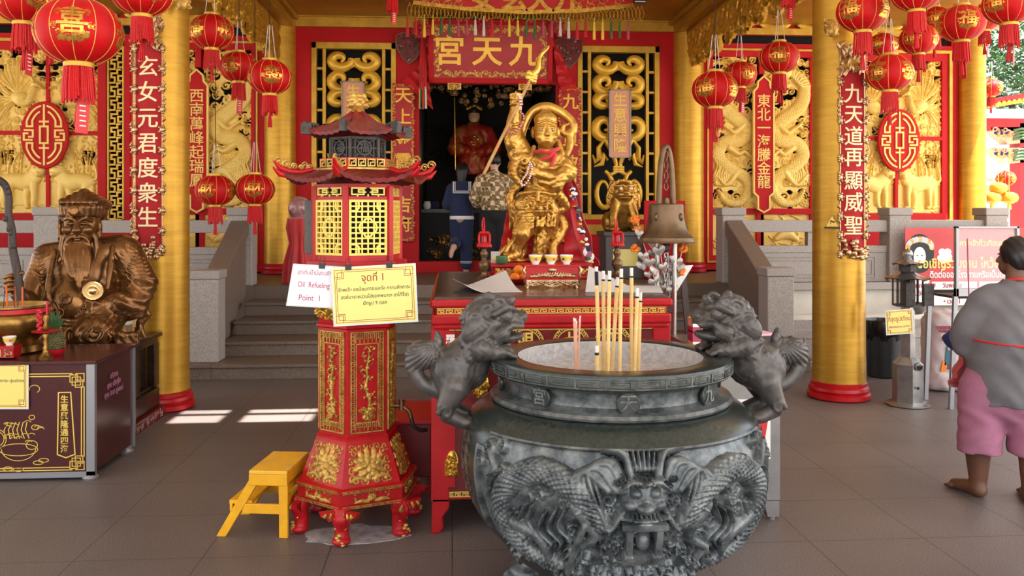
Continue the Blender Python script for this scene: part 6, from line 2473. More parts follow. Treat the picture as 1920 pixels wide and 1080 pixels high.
 for k in range(4):
  s.path([p(1000, 320 + 4.5 * k, -0.15), p(990, 317 + 5 * k, -0.16), p(984, 320 + 5 * k, -0.145)], [0.011, 0.010, 0.008], 0.004)
 s.cap(p(1000, 318, -0.14), p(994, 308, -0.15), 0.012, 0.009, 0.004)
 # flying ribbon round the head and curls down the right side
 s.path([p(984, 300, 0.03), p(978, 270, 0.05), p(984, 240, 0.06), p(996, 216, 0.06), p(1012, 205, 0.05), p(1030, 203, 0.05), p(1052, 212, 0.05), p(1066, 222, 0.04), p(1076, 236, 0.03), p(1072, 252, 0.02), p(1058, 252, 0.02), p(1056, 240, 0.02), p(1064, 236, 0.02)], [0.022, 0.026, 0.028, 0.03, 0.034, 0.036, 0.034, 0.032, 0.032, 0.028, 0.024, 0.02, 0.014], 0.008, n=4)
 s.path([p(1068, 250, 0.02), p(1068, 275, 0.0), p(1058, 295, -0.03), p(1042, 305, -0.08), p(1030, 312, -0.11)], [0.026, 0.028, 0.026, 0.024, 0.014], 0.008, n=3)
 s.path([p(1000, 280, -0.05), p(992, 300, -0.09), p(984, 312, -0.1)], [0.016, 0.018, 0.012], 0.008)
 s.path([p(1046, 268, -0.02), p(1052, 290, -0.06), p(1044, 310, -0.1)], [0.016, 0.018, 0.012], 0.008)
 s.path([p(1030, 350, -0.08), p(1050, 372, -0.06), p(1060, 388, -0.02), p(1048, 396, -0.02), p(1044, 384, -0.03)], [0.026, 0.032, 0.03, 0.024, 0.014], 0.008, n=3)
 s.path([p(1040, 400, 0.03), p(1058, 420, 0.03), p(1050, 445, 0.02), p(1036, 462, 0.0), p(1038, 489, 0.0)], [0.03, 0.034, 0.034, 0.03, 0.04], 0.01, n=3)
 s.path([p(975, 345, 0.0), p(958, 370, 0.0), p(962, 400, 0.0), p(958, 430, 0.02)], [0.03, 0.034, 0.03, 0.012], 0.012, n=3)
 # lion mask on the belly, belt, tassets
 s.ell(p(1010, 394, -0.115), (0.06, 0.04, 0.05), k=0.01)
 for x in (-1, 1):
  s.ell((p(1010, 0)[0] + x * 0.026, -0.152, p(0, 390)[2]), 0.014, k=0.003)
  s.spiral((p(1010, 0)[0] + x * 0.055, -0.13, p(0, 384)[2]), 0.022, 0.008, 1.3)
  s.spiral((p(1012, 0)[0] + x * 0.07, -0.09, p(0, 318)[2]), 0.04, 0.010, 1.5, sg=x)
 s.path([p(975, 366, -0.08), p(1005, 362, -0.125), p(1036, 368, -0.09)], 0.016, 0.005)
 s.path([p(1006, 362, -0.13), p(1004, 378, -0.14), p(1010, 380, -0.14)], [0.012, 0.014, 0.006], 0.004)
 for k in range(5):
  s.path([p(978 + 4 * k, 405, -0.10), p(974 + 5 * k, 428, -0.125)], [0.012, 0.016], 0.004)
 # drapery ridges, armour plates, mail
 rn = random.Random(9)
 for k in range(12):
  x = 968 + 6.5 * k
  s.path([p(x, 402, -0.10 + 0.0006 * (x - 1005) ** 2 * 0.05), p(x - 4 + rn.uniform(-3, 3), 425, -0.115 + 0.0004 * abs(x - 1005)), p(x - 6 + rn.uniform(-4, 4), 434, -0.08)], [0.008, 0.014, 0.006], 0.003)
 for k in range(6):
  s.path([p(962 + 2 * k, 296 + 9 * k, -0.06), p(976 + 3 * k, 302 + 9 * k, -0.10), p(992, 296 + 9 * k, -0.09)], [0.006, 0.010, 0.006], 0.003)
  s.path([p(1030 + 4 * k, 345 - 2 * k, -0.11), p(1045 + 4 * k, 335 - 4 * k, -0.085), p(1060 + 2 * k, 318 - 3 * k, -0.03)], [0.006, 0.011, 0.006], 0.003)
  s.path([p(954, 236 + 10 * k, -0.03), p(964, 240 + 10 * k, -0.075), p(976, 236 + 10 * k, -0.05)], [0.005, 0.009, 0.005], 0.003)
 for i in range(7):
  for j in range(5):
   s.ell(p(985 + 7 * i + 3.5 * (j % 2), 374 + 6 * j, -0.125 + 0.004 * abs(i - 3)), (0.014, 0.012, 0.011), k=0.002)
 for x in (978, 1040):
  s.ell(p(x, 300, -0.06), (0.06, 0.05, 0.04), k=0.006)
  for k in range(5):
   s.spiral(p(x - 8 + 4 * k, 304 + (k % 2) * 5, -0.105), 0.014, 0.005, 1.2, a0=k)
 for k in range(7):
  s.path([p(1006 + 2.5 * k, 440, -0.065), p(1006 + 2.3 * k, 458, -0.055), p(1006 + 2 * k, 474, -0.05)], [0.005, 0.008, 0.004], 0.003)
 s.disp(lambda x, y, z: np.where((z < 0.72) | (x < -0.08), 0.0026 * (np.abs(np.sin(x * 62 + 2.6 * np.sin(z * 41 + y * 20))) * np.abs(np.sin(z * 55 + 2.2 * np.sin(x * 47 - y * 25))) - 0.35), 0))
 # wheels of fire underfoot
 for (cx, cy, yy, r) in ((957, 470, -0.12, 0.075), (976, 474, -0.02, 0.06)):
  pts = []
  for k in range(19):
   a = 2 * PI * k / 18
   pts.append((p(cx, 0)[0] + r * 0.5 * math.cos(a) + 0.02 * math.sin(a), yy + r * 0.75 * math.cos(a), p(0, cy)[2] + r * math.sin(a)))
  s.path(pts, 0.015, 0.004)
  for k in range(6):
   a = 2 * PI * k / 6
   s.cap((p(cx, 0)[0] + r * 0.5 * math.cos(a), yy + r * 0.7 * math.cos(a), p(0, cy)[2] + r * math.sin(a)), (p(cx, 0)[0] + r * 0.7 * math.cos(a), yy + r * 1.0 * math.cos(a), p(0, cy)[2] + r * 1.35 * math.sin(a)), 0.012, 0.004, 0.004)
 s.path([p(938, 489, -0.05), p(935, 478, -0.06), p(948, 462, -0.06)], [0.03, 0.022, 0.01], 0.01)
 # folds and scale mail cut into the surface
 s.disp(lambda x, y, z: np.where((z < 0.45) & (z > 0.03), 0.0016 * np.sin(x * 150 + 4 * np.sin(z * 22)), 0) + np.where((z > 0.47) & (z < 0.72), 0.0013 * np.sin(z * 170 + 3 * np.sin(x * 28)), 0))
 s.disp(lambda x, y, z: np.where((z > 0.26) & (z < 0.42) & (np.abs(x + 0.03) < 0.10) & (y < -0.02), 0.0025 * np.sin((x + z) * 170) * np.sin((x - z) * 170), 0))
 s.cap(p(1008, 488, 0.0), p(970, 489, -0.09), 0.014, 0.014, 0.01)
 s.clip(2, 0.0)
 return s


nz = thing('golden_figure', 'golden youth statue raising one arm on the red altar table', 'statue', (NX, NY, PLZ))
youth().build('body', 'gold_statue', nz)
# eyes painted
hc = lambda px, py, y: ((px - 1008) * 0.00371, y, (491 - py) * 0.00371)
b = MB()
for x in (-1, 1):
 c = hc(1023, 249, 0)
 b.ball((c[0] + x * 0.034, -0.0965, c[2]), (0.0125, 0.004, 0.0042), 12, 8)
b.build('eyes', 'white', nz, smooth=180)
b = MB()
for x in (-1, 1):
 c = hc(1023, 249, 0)
 b.ball((c[0] + x * 0.034, -0.0995, c[2]), (0.0045, 0.003, 0.0042), 10, 8)
b.build('pupils', 'ink_black', nz, smooth=180)
# red scarf at the neck, red cape behind, embroidered strip
b = MB()
b.tube(spline([hc(1000, 290, -0.06), hc(1010, 288, -0.115), hc(1023, 291, -0.125), hc(1038, 286, -0.11), hc(1048, 282, -0.04)], 4), [0.012] * 17, 8)
b.tube(spline([hc(1033, 290, -0.125), hc(1025, 300, -0.14), hc(1010, 305, -0.145)], 4), [0.012, 0.016, 0.016, 0.015, 0.014, 0.013, 0.012, 0.01, 0.006], 8)
b.tube(spline([hc(1035, 290, -0.12), hc(1034, 304, -0.14), hc(1026, 318, -0.15)], 4), [0.012, 0.016, 0.016, 0.015, 0.014, 0.013, 0.012, 0.01, 0.006], 8)
b.build('neck_scarf', 'red_silk', nz, smooth=60)


def cloth_strip(name, parent, lines, m, thick=0.006, folds=0.0, nf=5, smooth=60, mi=None):
 """a hanging cloth through rows of points (each row the same count)"""
 rows = [spline(r, 6) for r in lines]
 cols = list(zip(*rows))
 cols = [spline(list(c), 6) for c in cols]
 A = np.array(cols)
 nu, nv = A.shape[:2]
 du = np.gradient(A, axis=0)
 dv = np.gradient(A, axis=1)
 nn = np.cross(du, dv)
 nn /= np.maximum(np.linalg.norm(nn, axis=2, keepdims=True), 1e-9)
 if folds:
  ph = np.linspace(0, 2 * PI * nf, nu)[:, None, None]
  A = A + nn * folds * np.sin(ph + 0.6 * np.sin(np.linspace(0, 5, nv))[None, :, None])
 Bk = A + nn * thick
 V = np.concatenate([A.reshape(-1, 3), Bk.reshape(-1, 3)])
 N = nu * nv
 F = []
 for i in range(nu - 1):
  for j in range(nv - 1):
   a = i * nv + j
   F += [(a, a + 1, a + nv + 1, a + nv), (N + a, N + a + nv, N + a + nv + 1, N + a + 1)]
 for i in range(nu - 1):
  for j in (0, nv - 1):
   a = i * nv + j
   q = (a, a + nv, N + a + nv, N + a)
   F.append(q if j == 0 else q[::-1])
 for j in range(nv - 1):
  for i in (0, nu - 1):
   a = i * nv + j
   q = (a, N + a, N + a + 1, a + 1)
   F.append(q if i == 0 else q[::-1])
 b = MB()
 b.add(V, F)
 return b.build(name, m, parent, smooth=smooth)


h = hc
cloth_strip('red_cape', nz, [[h(1052, 300, 0.06), h(1060, 350, 0.11), h(1062, 420, 0.12), h(1062, 470, 0.10), h(1060, 497, 0.09)],
        [h(1066, 308, 0.05), h(1080, 355, 0.08), h(1090, 420, 0.08), h(1098, 470, 0.06), h(1100, 501, 0.04)],
        [h(1070, 312, 0.03), h(1084, 355, 0.03), h(1100, 420, 0.0), h(1112, 470, -0.02), h(1122, 498, -0.05)]], 'red_silk', folds=0.012, nf=3)
cloth_strip('red_cape_end', nz, [[h(952, 400, 0.1), h(945, 440, 0.09), h(938, 470, 0.05), h(934, 488, 0.05)], [h(985, 400, 0.12), h(985, 440, 0.12), h(985, 470, 0.12), h(985, 489, 0.12)], [h(1050, 400, 0.12), h(1050, 440, 0.13), h(1050, 470, 0.13), h(1050, 489, 0.13)]], 'red_silk', folds=0.012, nf=4)
em = cloth_strip('embroidered_panel', nz, [[h(1060, 330, 0.03), h(1068, 380, 0.02), h(1075, 430, -0.02), h(1086, 470, -0.04), h(1094, 500, -0.06)],
           [h(1068, 328, 0.01), h(1082, 380, -0.01), h(1092, 430, -0.04), h(1100, 470, -0.07), h(1106, 501, -0.1)]], 'red_silk', folds=0.006, nf=1)
b = MB()
rn = random.Random(21)
cols_ = ['gold_bright', 'navy', 'leaf_green', 'shorts_pink', 'white', 'cream_text']
for k in range(46):
 s_ = rn.random()
 px, py = 1064 + 36 * s_ + rn.uniform(-3, 6), 332 + 160 * s_
 yy = 0.012 - 0.105 * s_
 c = h(px, py, yy)
 b.ball(c, (rn.uniform(0.008, 0.022), 0.006, rn.uniform(0.006, 0.016)), 8, 6, rn.randrange(6))
for k in range(6):
 c = h(1098 + rn.uniform(-6, 8), 476 + rn.uniform(-12, 12), -0.085)
 b.ball(c, (0.022, 0.006, 0.03), 10, 8, (1, 3, 4)[k % 3], R=Euler((0, rn.uniform(-1, 1), 0)))
b.build('embroidery', cols_, em, smooth=60)

# the long spear in his hand
sp = thing('spear', 'long wooden spear with wavy golden blade held by the golden figure', 'spear', (0, 0, 0))
A_, B_ = P(907, 327, 5.72), P(999, 140, 5.80)
Cc = P(1027, 84, 5.82)
sp.location = A_
b = MB()
b.cyl((0, 0, 0), B_ - A_, 0.0115, 10)
b.build('shaft', mat('pale_wood', (196, 150, 92), 0.5, 0.0, 12, (170, 122, 66), stretch=(1, 1, 0.2)), sp, smooth=40)
b = MB()
d_ = (Cc - B_)
sd = Vector((d_.z, 0, -d_.x)).normalized()
L_ = d_.length
pts, ws = [], []
for k in range(17):
 s_ = k / 16
 pts.append(B_ - A_ + d_ * s_ + sd * 0.012 * math.sin(s_ * 2.6 * PI))
 ws.append(0.024 * (1 - s_) ** 0.7 + 0.002)
b.tube(pts, ws, 8)
b.build('blade', 'gold_bright', sp, smooth=60)
b = MB()
for k in range(9):
 s_ = (k - 4) / 4
 c = B_ - A_ - d_.normalized() * 0.02 + sd * 0.03 * s_ * (1 - 0.2 * abs(s_)) + d_.normalized() * 0.02 * math.cos(k * 2)
 b.ball(c, (0.024, 0.02, 0.022), 10, 8)
b.build('guard', 'gold_bright', sp, smooth=60)


def beads(name, label, pts, r, m, gap=1.85, extra=None):
 t = thing(name, label, 'prayer beads', (0, 0, 0), group='bead strings on the golden figure')
 P3 = [np.array(q, float) for q in spline(pts, 10)]
 o = Vector(P3[0])
 t.location = o
 b = MB()
 last = None
 for q in P3:
  if last is None or np.linalg.norm(q - last) > r * gap:
   b.ball(Vector(q) - o, r, 10, 6)
   last = q
 b.build('beads', m, t, smooth=180)
 b = MB()
 b.tube([Vector(q) - o for q in P3], r * 0.3, 4)
 b.build('string', 'red_thread', t)
 return t


M['bead_pink'] = mat('bead_pink', (206, 132, 138), 0.25, coat=0.4)
M['bead_pearl'] = mat('bead_pearl', (232, 206, 204), 0.2, coat=0.5)
w3 = lambda px, py, y: Vector((NX, NY, PLZ)) + Vector(hc(px, py, y))
beads('prayer_beads', 'pink bead string hanging on the raised golden forearm', [w3(972, 212, -0.05), w3(981, 225, -0.06), w3(974, 244, -0.065), w3(960, 255, -0.075), w3(951, 245, -0.05), w3(955, 228, -0.02), w3(962, 214, 0.02), w3(972, 212, -0.05)], 0.0085, 'bead_pink')
beads('prayer_beads', 'silver bead string hanging from the raised golden fist', [w3(966, 180, -0.07), w3(975, 190, -0.085), w3(975, 212, -0.085), w3(972, 190, -0.09), w3(966, 180, -0.07)], 0.0065, 'bead_pearl')
beads('prayer_beads', 'pearly bead string looped over the golden chest hand', [w3(990, 310, -0.16), w3(984, 330, -0.165), w3(974, 345, -0.165), w3(978, 352, -0.165), w3(988, 340, -0.175), w3(993, 322, -0.18), w3(992, 312, -0.165)], 0.0075, 'bead_pearl')

# small boxes at the foot of the figure
t = thing('matchbox', 'small pale box standing on the plinth beside the golden wheel', 'box', (PX(929, 5.72), 5.72, PLZ))
b = MB()
b.bx(-0.03, 0.03, -0.02, 0.02, 0, 0.075)
b.build('carton', 'grey_board', t)
b = MB()
b.bx(-0.02, 0.012, -0.0215, -0.02, 0.018, 0.048)
b.build('yellow_label', 'yellow_card', t)
b = MB()
b.lathe([(0, 0), (0.036, 0), (0.038, 0.004), (0.038, 0.045), (0.036, 0.05), (0, 0.05)], 24, caps=False)
tag(b.build('tin', 'leaf_green', smooth=40, loc=(PX(941, 5.62), 5.62, PLZ)), 'dark green tin at the foot of the golden figure', 'tin')


# candlesticks with red candle shades
def candlestick(label, px, Y, ztop, zbase, ribbons=True):
 t = thing('candlestick', label, 'candlestick', (PX(px, Y), Y, zbase), group='turned candlesticks with red flowers on the altar table')
 H_ = ztop - zbase
 b = MB()
 b.lathe([(0, 0), (0.05, 0), (0.052, 0.01), (0.03, 0.02), (0.018, 0.04), (0.022, 0.055), (0.038, 0.085), (0.036, 0.11), (0.02, 0.125), (0.016, 0.14), (0.026, 0.16), (0.026, 0.175), (0.015, 0.19), (0.016, 0.205), (0.028, 0.215), (0.04, 0.22), (0, 0.222)], 24, caps=False)
 b.build('turned_base', 'brass_dark', t, smooth=50)
 b = MB()
 b.lathe([(0, 0.222), (0.018, 0.222), (0.02, 0.25), (0.018, 0.29), (0.012, 0.30), (0, 0.30)], 16, caps=False)
 b.build('candle', 'red_plastic', t, smooth=50)
 b = MB()
 rn = random.Random(5)
 for k in range(22):
  a = 2 * PI * k / 22
  b.tube([(0.026 * math.cos(a), 0.026 * math.sin(a), 0.236), (0.042 * math.cos(a), 0.042 * math.sin(a), 0.226), (0.048 * math.cos(a), 0.048 * math.sin(a), 0.212)], [0.007, 0.009, 0.004], 6)
  b.tube([(0.02 * math.cos(a), 0.02 * math.sin(a), 0.29), (0.034 * math.cos(a), 0.034 * math.sin(a), 0.305), (0.026 * math.cos(a), 0.026 * math.sin(a), 0.315)], [0.004, 0.007, 0.003], 6)
 for s in (-1, 1):
  b.tube([(s * 0.034, -0.02, 0.30), (s * 0.036, -0.03, 0.26), (s * 0.032, -0.03, 0.23)], [0.007, 0.009, 0.006], 6)
 b.build('red_flower_ring', 'red_thread', t, smooth=60)
 b = MB()
 b.tube([(0, 0, 0.30), (0.002, 0, 0.34), (-0.004, 0, 0.41)], [0.006, 0.005, 0.004], 6)
 b.tube([(-0.008, 0, 0.31), (-0.014, 0, 0.36), (-0.012, 0, 0.40)], [0.006, 0.006, 0.002], 6)
 b.build('incense', 'red_thread', t)
 return t


candlestick('turned candlestick with red flower ring left of the golden figure', 908, 5.65, 1.68, TZ)
candlestick('turned candlestick with red flower ring right of the golden figure, before the stone pedestal', 1157, 5.75, 1.66, TZ)

# ------------------------------------------------------------------ hanging bell on its arch
t = thing('bell_stand', 'tall steel arch stand carrying a bell beside the altar table', 'bell stand', (PX(1252, 5.0), 5.0, 0))
bx0 = t.location.x
L1, L2 = PX(1232, 5.05) - bx0, PX(1270, 4.95) - bx0
ztop = PZ(272, 5.0)
zj = PZ(440, 5.0)
b = MB()
pts = [(L1, 0.05, zj)] + [((L1 + L2) / 2 + (L2 - L1) / 2 * math.cos(a) * (1.0 + 0.12 * math.sin(a)), 0.05 * (0.5 - 0.5 * math.cos(PI - a)), zj + (ztop - zj) * math.sin(a) ** 0.75) for a in np.linspace(PI, 0, 25)[1:-1]] + [(L2, 0, zj)]
b.tube(pts, 0.017, 10)
b.build('arch', 'bell', t, smooth=60)
for x, y in ((L1, 0.05), (L2, 0.0)):
 b = MB()
 b.cyl((x, y, zj), (x * 1.0 - 0.02 * (x > 0), y, 0.02), 0.0145, 10)
 b.cyl((x - 0.02 * (x > 0), y, 0.03), (x - 0.02 * (x > 0), y, 0.0), 0.05, 12)
 b.build('pole', 'steel', t, smooth=60)
 b = MB()
 b.ball((x, y, zj), (0.032, 0.032, 0.026), 14, 10)
 b.build('joint', 'bell', t, smooth=180)


def chain(name, parent, top, n, r=0.012, w=0.0035, m='iron', step=0.032):
 b = MB()
 for k in range(n):
  c = Vector(top) - Vector((0, 0, k * step))
  pts = []
  for a in np.linspace(0, 2 * PI, 11)[:-1]:
   u, v = r * math.cos(a), r * 1.7 * math.sin(a)
   pts.append(c + (Vector((u, 0, v)) if k % 2 == 0 else Vector((0, u, v))))
  b.tube(pts, w, 5, closed=True)
 return b.build(name, m, parent, smooth=60)


xm = (L1 + L2) / 2
chain('chain', t, (xm, 0.025, ztop - 0.05), int((ztop - 0.05 - (PZ(374, 5.0) + 0.03)) / 0.032), 0.012, 0.004, 'bell')
be = thing('bell', 'brown bronze bell hanging from the steel arch by a chain', 'bell', (bx0 + xm + 0.0, 5.025, PZ(456, 5.0)))
hb = PZ(372, 5.0) - PZ(456, 5.0)
b = MB()
b.lathe([(0.0, hb - 0.03), (0.085, hb - 0.03), (0.100, hb - 0.035), (0.104, hb - 0.05), (0.103, hb - 0.07), (0.108, hb - 0.12), (0.118, hb - 0.17), (0.135, hb - 0.21), (0.158, 0.035), (0.163, 0.03), (0.163, 0.02), (0.17, 0.006), (0.168, 0.0), (0.155, 0.004), (0.13, 0.04), (0.10, 0.10), (0.09, hb - 0.05), (0, hb - 0.045)], 48, caps=False)
b.build('body', 'bell', be, smooth=40)
b = MB()
b.cyl((0, 0, hb - 0.035), (0, 0, hb), 0.02, 12)
b.ball((0, 0, hb), 0.014, 10, 8)
for a in (0.7, 2.4, 3.9, 5.4):
 b.ball((0.108 * math.cos(a), 0.108 * math.sin(a), hb - 0.11), (0.014, 0.014, 0.024), 10, 8)
b.build('crown_loop', 'bell', be, smooth=60)
b = MB()
b.cyl((0, 0, hb - 0.06), (0, 0, 0.0), 0.006, 8)
b.ball((0, 0, -0.028), (0.024, 0.024, 0.032), 14, 10)
b.build('clapper', 'iron', be, smooth=60)
chain('pull_chain', be, (0.0, 0, -0.075), 8, 0.010, 0.003, 'steel', 0.03)

# silver heart leaves and orange flowers strung under the bell
def heart_leaf(label, loc, size, rot, tilt):
 pts = []
 for k in range(28):
  a = 2 * PI * k / 28
  x = 16 * math.sin(a) ** 3
  y = 13 * math.cos(a) - 5 * math.cos(2 * a) - 2 * math.cos(3 * a) - math.cos(4 * a)
  pts.append((x / 17 * size / 2, y / 17 * size / 2))
 b = MB()
 n = len(pts)
 V = [(0, 0, 0.006)] + [(x * 0.5, y * 0.5, 0.005) for x, y in pts] + [(x, y, 0) for x, y in pts] + [(x, y, -0.001) for x, y in pts]
 F = [(0, 1 + (i + 1) % n, 1 + i) for i in range(n)] + [(1 + i, 1 + (i + 1) % n, 1 + n + (i + 1) % n, 1 + n + i) for i in range(n)] + [(1 + n + i, 1 + n + (i + 1) % n, 1 + 2 * n + (i + 1) % n, 1 + 2 * n + i) for i in range(n)] + [tuple(1 + 2 * n + i for i in range(n))]
 b.add(V, [q[::-1] for q in F[:0]] + F, 0, T(rx=PI / 2))
 o = b.build('bodhi_leaf', 'silver_leaf', smooth=60, loc=loc)
 o.rotation_euler = (tilt, rot, random.Random(int(loc[0] * 1e4)).uniform(-0.4, 0.4))
 return tag(o, label, 'leaf charm', 'silver heart leaves under the bell')


rn = random.Random(77)
spots = [(1224, 474), (1206, 480), (1218, 492), (1236, 470), (1205, 497), (1228, 506), (1216, 514), (1226, 528), (1232, 540), (1244, 500), (1252, 485), (1258, 498), (1250, 515), (1262, 508), (1256, 528), (1248, 540), (1268, 490), (1274, 500), (1270, 515), (1240, 522), (1222, 455), (1198, 436), (1204, 446), (1262, 542)]
for k, (px, py) in enumerate(spots):
 Yk = 5.03 + rn.uniform(-0.05, 0.06)
 heart_leaf('silver heart-shaped leaf charm in the cluster hanging under the bell', P(px, py, Yk), rn.uniform(0.055, 0.085), rn.uniform(-0.4, 0.4), rn.uniform(-0.3, 0.3))
for k, (px, py) in enumerate(((1191, 412), (1196, 432), (1192, 466), (1280, 466), (1276, 508))):
 o_ = P(px, py, 5.02)
 b = MB()
 for q in range(26):
  a, e = rn.uniform(0, 6.28), rn.uniform(-1, 1)
  b.ball((0.02 * math.cos(a) * (1 - e * e * 0.5), 0.02 * math.sin(a), 0.02 * e), (0.013, 0.013, 0.009), 6, 4)
 tag(b.build('marigold', 'marigold', smooth=60, loc=o_), 'orange cloth marigold among the silver leaves beside the bell', 'flower', 'orange marigolds beside the bell')
b = MB()
for (a, c) in (((1192, 408), (1205, 452)), ((1205, 452), (1222, 500)), ((1222, 500), (1232, 548)), ((1235, 455), (1250, 545)), ((1282, 455), (1262, 545)), ((1252, 458), (1256, 560))):
 b.cyl(P(*a, 5.03), P(*c, 5.03), 0.0025, 5)
tag(b.build('hanging_cord', 'cord_white'), 'pale cords stringing the silver leaves under the bell', 'cord')
t = thing('paper_cone', 'large white folded paper hanging behind the silver leaves', 'paper', P(1262, 545, 5.12))
b = MB()
o_ = P(1262, 545, 5.12)
tri = [P(1268, 548, 5.12) - o_, P(1300, 497, 5.12) - o_, P(1252, 500, 5.14) - o_]
b.add([tuple(p) for p in tri] + [tuple(p + Vector((0, 0.004, 0))) for p in tri], [(0, 1, 2), (5, 4, 3), (0, 3, 4, 1), (1, 4, 5, 2), (2, 5, 3, 0)])
b.build('sheet', 'white', t)

# ------------------------------------------------------------------ steel cabinet at the right of the table
CX0, CX1 = PX(1298, 4.5), PX(1463, 4.5)
t = thing('steel_cabinet', 'brushed steel donation cabinet on feet behind the burner', 'cabinet', ((CX0 + CX1) / 2, 4.5, 0))
hw = (CX1 - CX0) / 2
zt = PZ(655, 4.5)
b = MB()
b.bx(-hw, hw, 0, 0.5, 0.105, zt)
b.build('body', 'steel_brushed', t, bevel=0.004)
for x in (-hw + 0.06, hw - 0.045):
 for y in (0.05, 0.45):
  b = MB()
  b.prism([(-0.045, 0.105), (0.04, 0.105), (0.04, 0.02), (-0.025, 0.02)], 0.05, T(x, y, 0) @ T(rx=PI / 2))
  b.cyl((x + 0.005, y - 0.025, 0.02), (x + 0.005, y - 0.025, 0), 0.02, 10)
  b.build('foot', 'steel_brushed', t)
b = MB()
b.cyl((hw, 0.1, PZ(783, 4.5)), (hw + 0.02, 0.1, PZ(783, 4.5)), 0.008, 8)
b.ball((hw + 0.022, 0.1, PZ(783, 4.5)), 0.012, 10, 8)
b.build('lock', 'iron', t, smooth=60)
s0 = thing('notice_sheet', 'white notice sheet with red and black print stuck on the steel cabinet', 'sign', ((CX0 + CX1) / 2, 4.498, 0))
b = MB()
xa, xb = PX(1395, 4.5) - s0.location.x, PX(1444, 4.5) - s0.location.x
b.bx(xa - 0.12, xb, -0.003, 0, PZ(870, 4.5), PZ(755, 4.5))
b.build('sheet', 'white', s0)
b = MB()
b.bx(xa - 0.1, xb - 0.01, -0.0045, -0.003, PZ(770, 4.5), PZ(763, 4.5))
zr = PZ(830, 4.5)
b.prism([(xb - 0.15, PZ(798, 4.5)), (xb - 0.015, PZ(798, 4.5)), (xb - 0.03, zr), (xb - 0.06, zr - 0.03)], 0.0015, T(0, -0.003, 0) @ T(rx=PI / 2))
b.build('red_print', 'tag_red', s0)
b = MB()
b.X = T(xb - 0.06, -0.003, PZ(777, 4.5), 0, 0.35, 0)
b.box((0, 0, 0), (0.06, 0.002, 0.012))
b.box((0.005, 0, 0.018), (0.05, 0.002, 0.008))
b.build('dark_print', 'navy', s0)
# boxes and papers on the cabinet
t = thing('carton', 'yellow topped pink and white carton on the steel cabinet', 'box', (PX(1312, 4.6), 4.6, zt))
b = MB()
b.bx(-0.05, 0.06, -0.04, 0.06, 0, 0.13)
b.build('box_body', 'porcelain', t)
b = MB()
b.bx(-0.052, 0.062, -0.042, 0.062, 0.125, 0.145)
b.build('yellow_lid', 'yellow_card', t)
b = MB()
b.bx(-0.051, 0.061, -0.041, 0.061, 0.07, 0.076)
b.bx(-0.051, 0.0, -0.041, 0.061, 0.02, 0.10, 0)
b.build('red_stripe', 'ink_pink', t)
t = thing('paper_stack', 'stack of pink papers on a flat carton on the steel cabinet', 'papers', (PX(1418, 4.75), 4.75, zt))
b = MB()
b.bx(-0.09, 0.10, -0.08, 0.12, 0, 0.03)
b.build('flat_carton', 'wood_staff', t)
b = MB()
b.box((0.01, 0.02, 0.036), (0.14, 0.16, 0.012), 0.2)
b.build('pink_sheets', mat('pink_paper', (226, 178, 190), 0.7), t)
b = MB()
b.bx(PX(1310, 5.1) - 0.02, PX(1310, 5.1) + 0.02, 5.08, 5.1, 0.0, 0.02)
t = thing('leaning_board', 'narrow brown board leaning behind the steel pole of the bell', 'board', (PX(1300, 5.15), 5.15, 0))
b = MB()
b.X = T(0.0, 0.0, 0.60, 0, -0.09, 0)
b.bx(-0.018, 0.018, 0, 0.02, -0.60, 0.75)
b.build('plank', 'wood_staff', t)

# ------------------------------------------------------------------ granite altar at the left with its things
AX1, AY = PX(178, 5.48), 5.48
AZ = 0.745
t = thing('granite_altar', 'dark maroon granite altar with gold line drawing, at the left edge', 'altar', (AX1, AY, 0))
b = MB()
b.bx(-1.5, 0.012, -0.02, 0.70, AZ - 0.022, AZ)
b.build('top', 'maroon', t, bevel=0.004)
b = MB()
b.bx(-1.48, -0.012, 0, 0.68, 0.05, AZ - 0.02)
b.build('body', 'maroon', t)
b = MB()
b.bx(-0.05, 0.0, -0.006, 0.03, 0.03, AZ - 0.024)
b.bx(-1.48, 0.0, -0.006, 0.004, 0.02, 0.055)
b.bx(-0.014, 0.002, 0.66, 0.68, 0.03, AZ - 0.024)
b.build('metal_trim', 'grey_alu', t)
for x in (-0.04, -1.4):
 for y in (0.03, 0.62):
  b = MB()
  b.lathe([(0.045, 0), (0.05, 0.012), (0.035, 0.03), (0.035, 0.05)], 14, T(x, y, 0))
  b.build('foot', 'grey_alu', t)
b = MB()
g = UP(0, -0.001, 0)
lx = lambda px: PX(px, AY) - AX1
lz = lambda py: PZ(py, AY)
xr, zt_, zb_ = lx(158), lz(690), lz(864)
for d in (0.0, 0.016):
 ribbon(b, [(-1.45, zt_ - d), (xr - d - 0.07, zt_ - d)], 0.006, 0.002, g)
 ribbon(b, [(-1.45, zb_ + d), (xr - d - 0.07, zb_ + d)], 0.006, 0.002, g)
 ribbon(b, [(xr - d, zt_ - 0.08), (xr - d, zb_ + 0.08)], 0.006, 0.002, g)
for (zz, s) in ((zt_, -1), (zb_, 1)):
 for (a, c, e) in ((0.0, 0.0, 0.05), (0.022, 0.022, 0.05), (0.04, 0.008, 0.045), (0.008, 0.04, 0.045)):
  ribbon(b, [(xr - a, zz + s * c), (xr - a - e, zz + s * c), (xr - a - e, zz + s * (c + e)), (xr - a, zz + s * (c + e))], 0.005, 0.002, g, closed=True)
ribbon(b, [(lx(108), lz(836)), (lx(110), lz(724)), (lx(133), lz(724)), (lx(141), lz(836)), (lx(124), lz(842))], 0.007, 0.002, g, closed=True)
b.column_text('生意興隆通四海', 0.05, lx(121), -0.002, lz(737), lz(827), 0.0012, 0.0008)
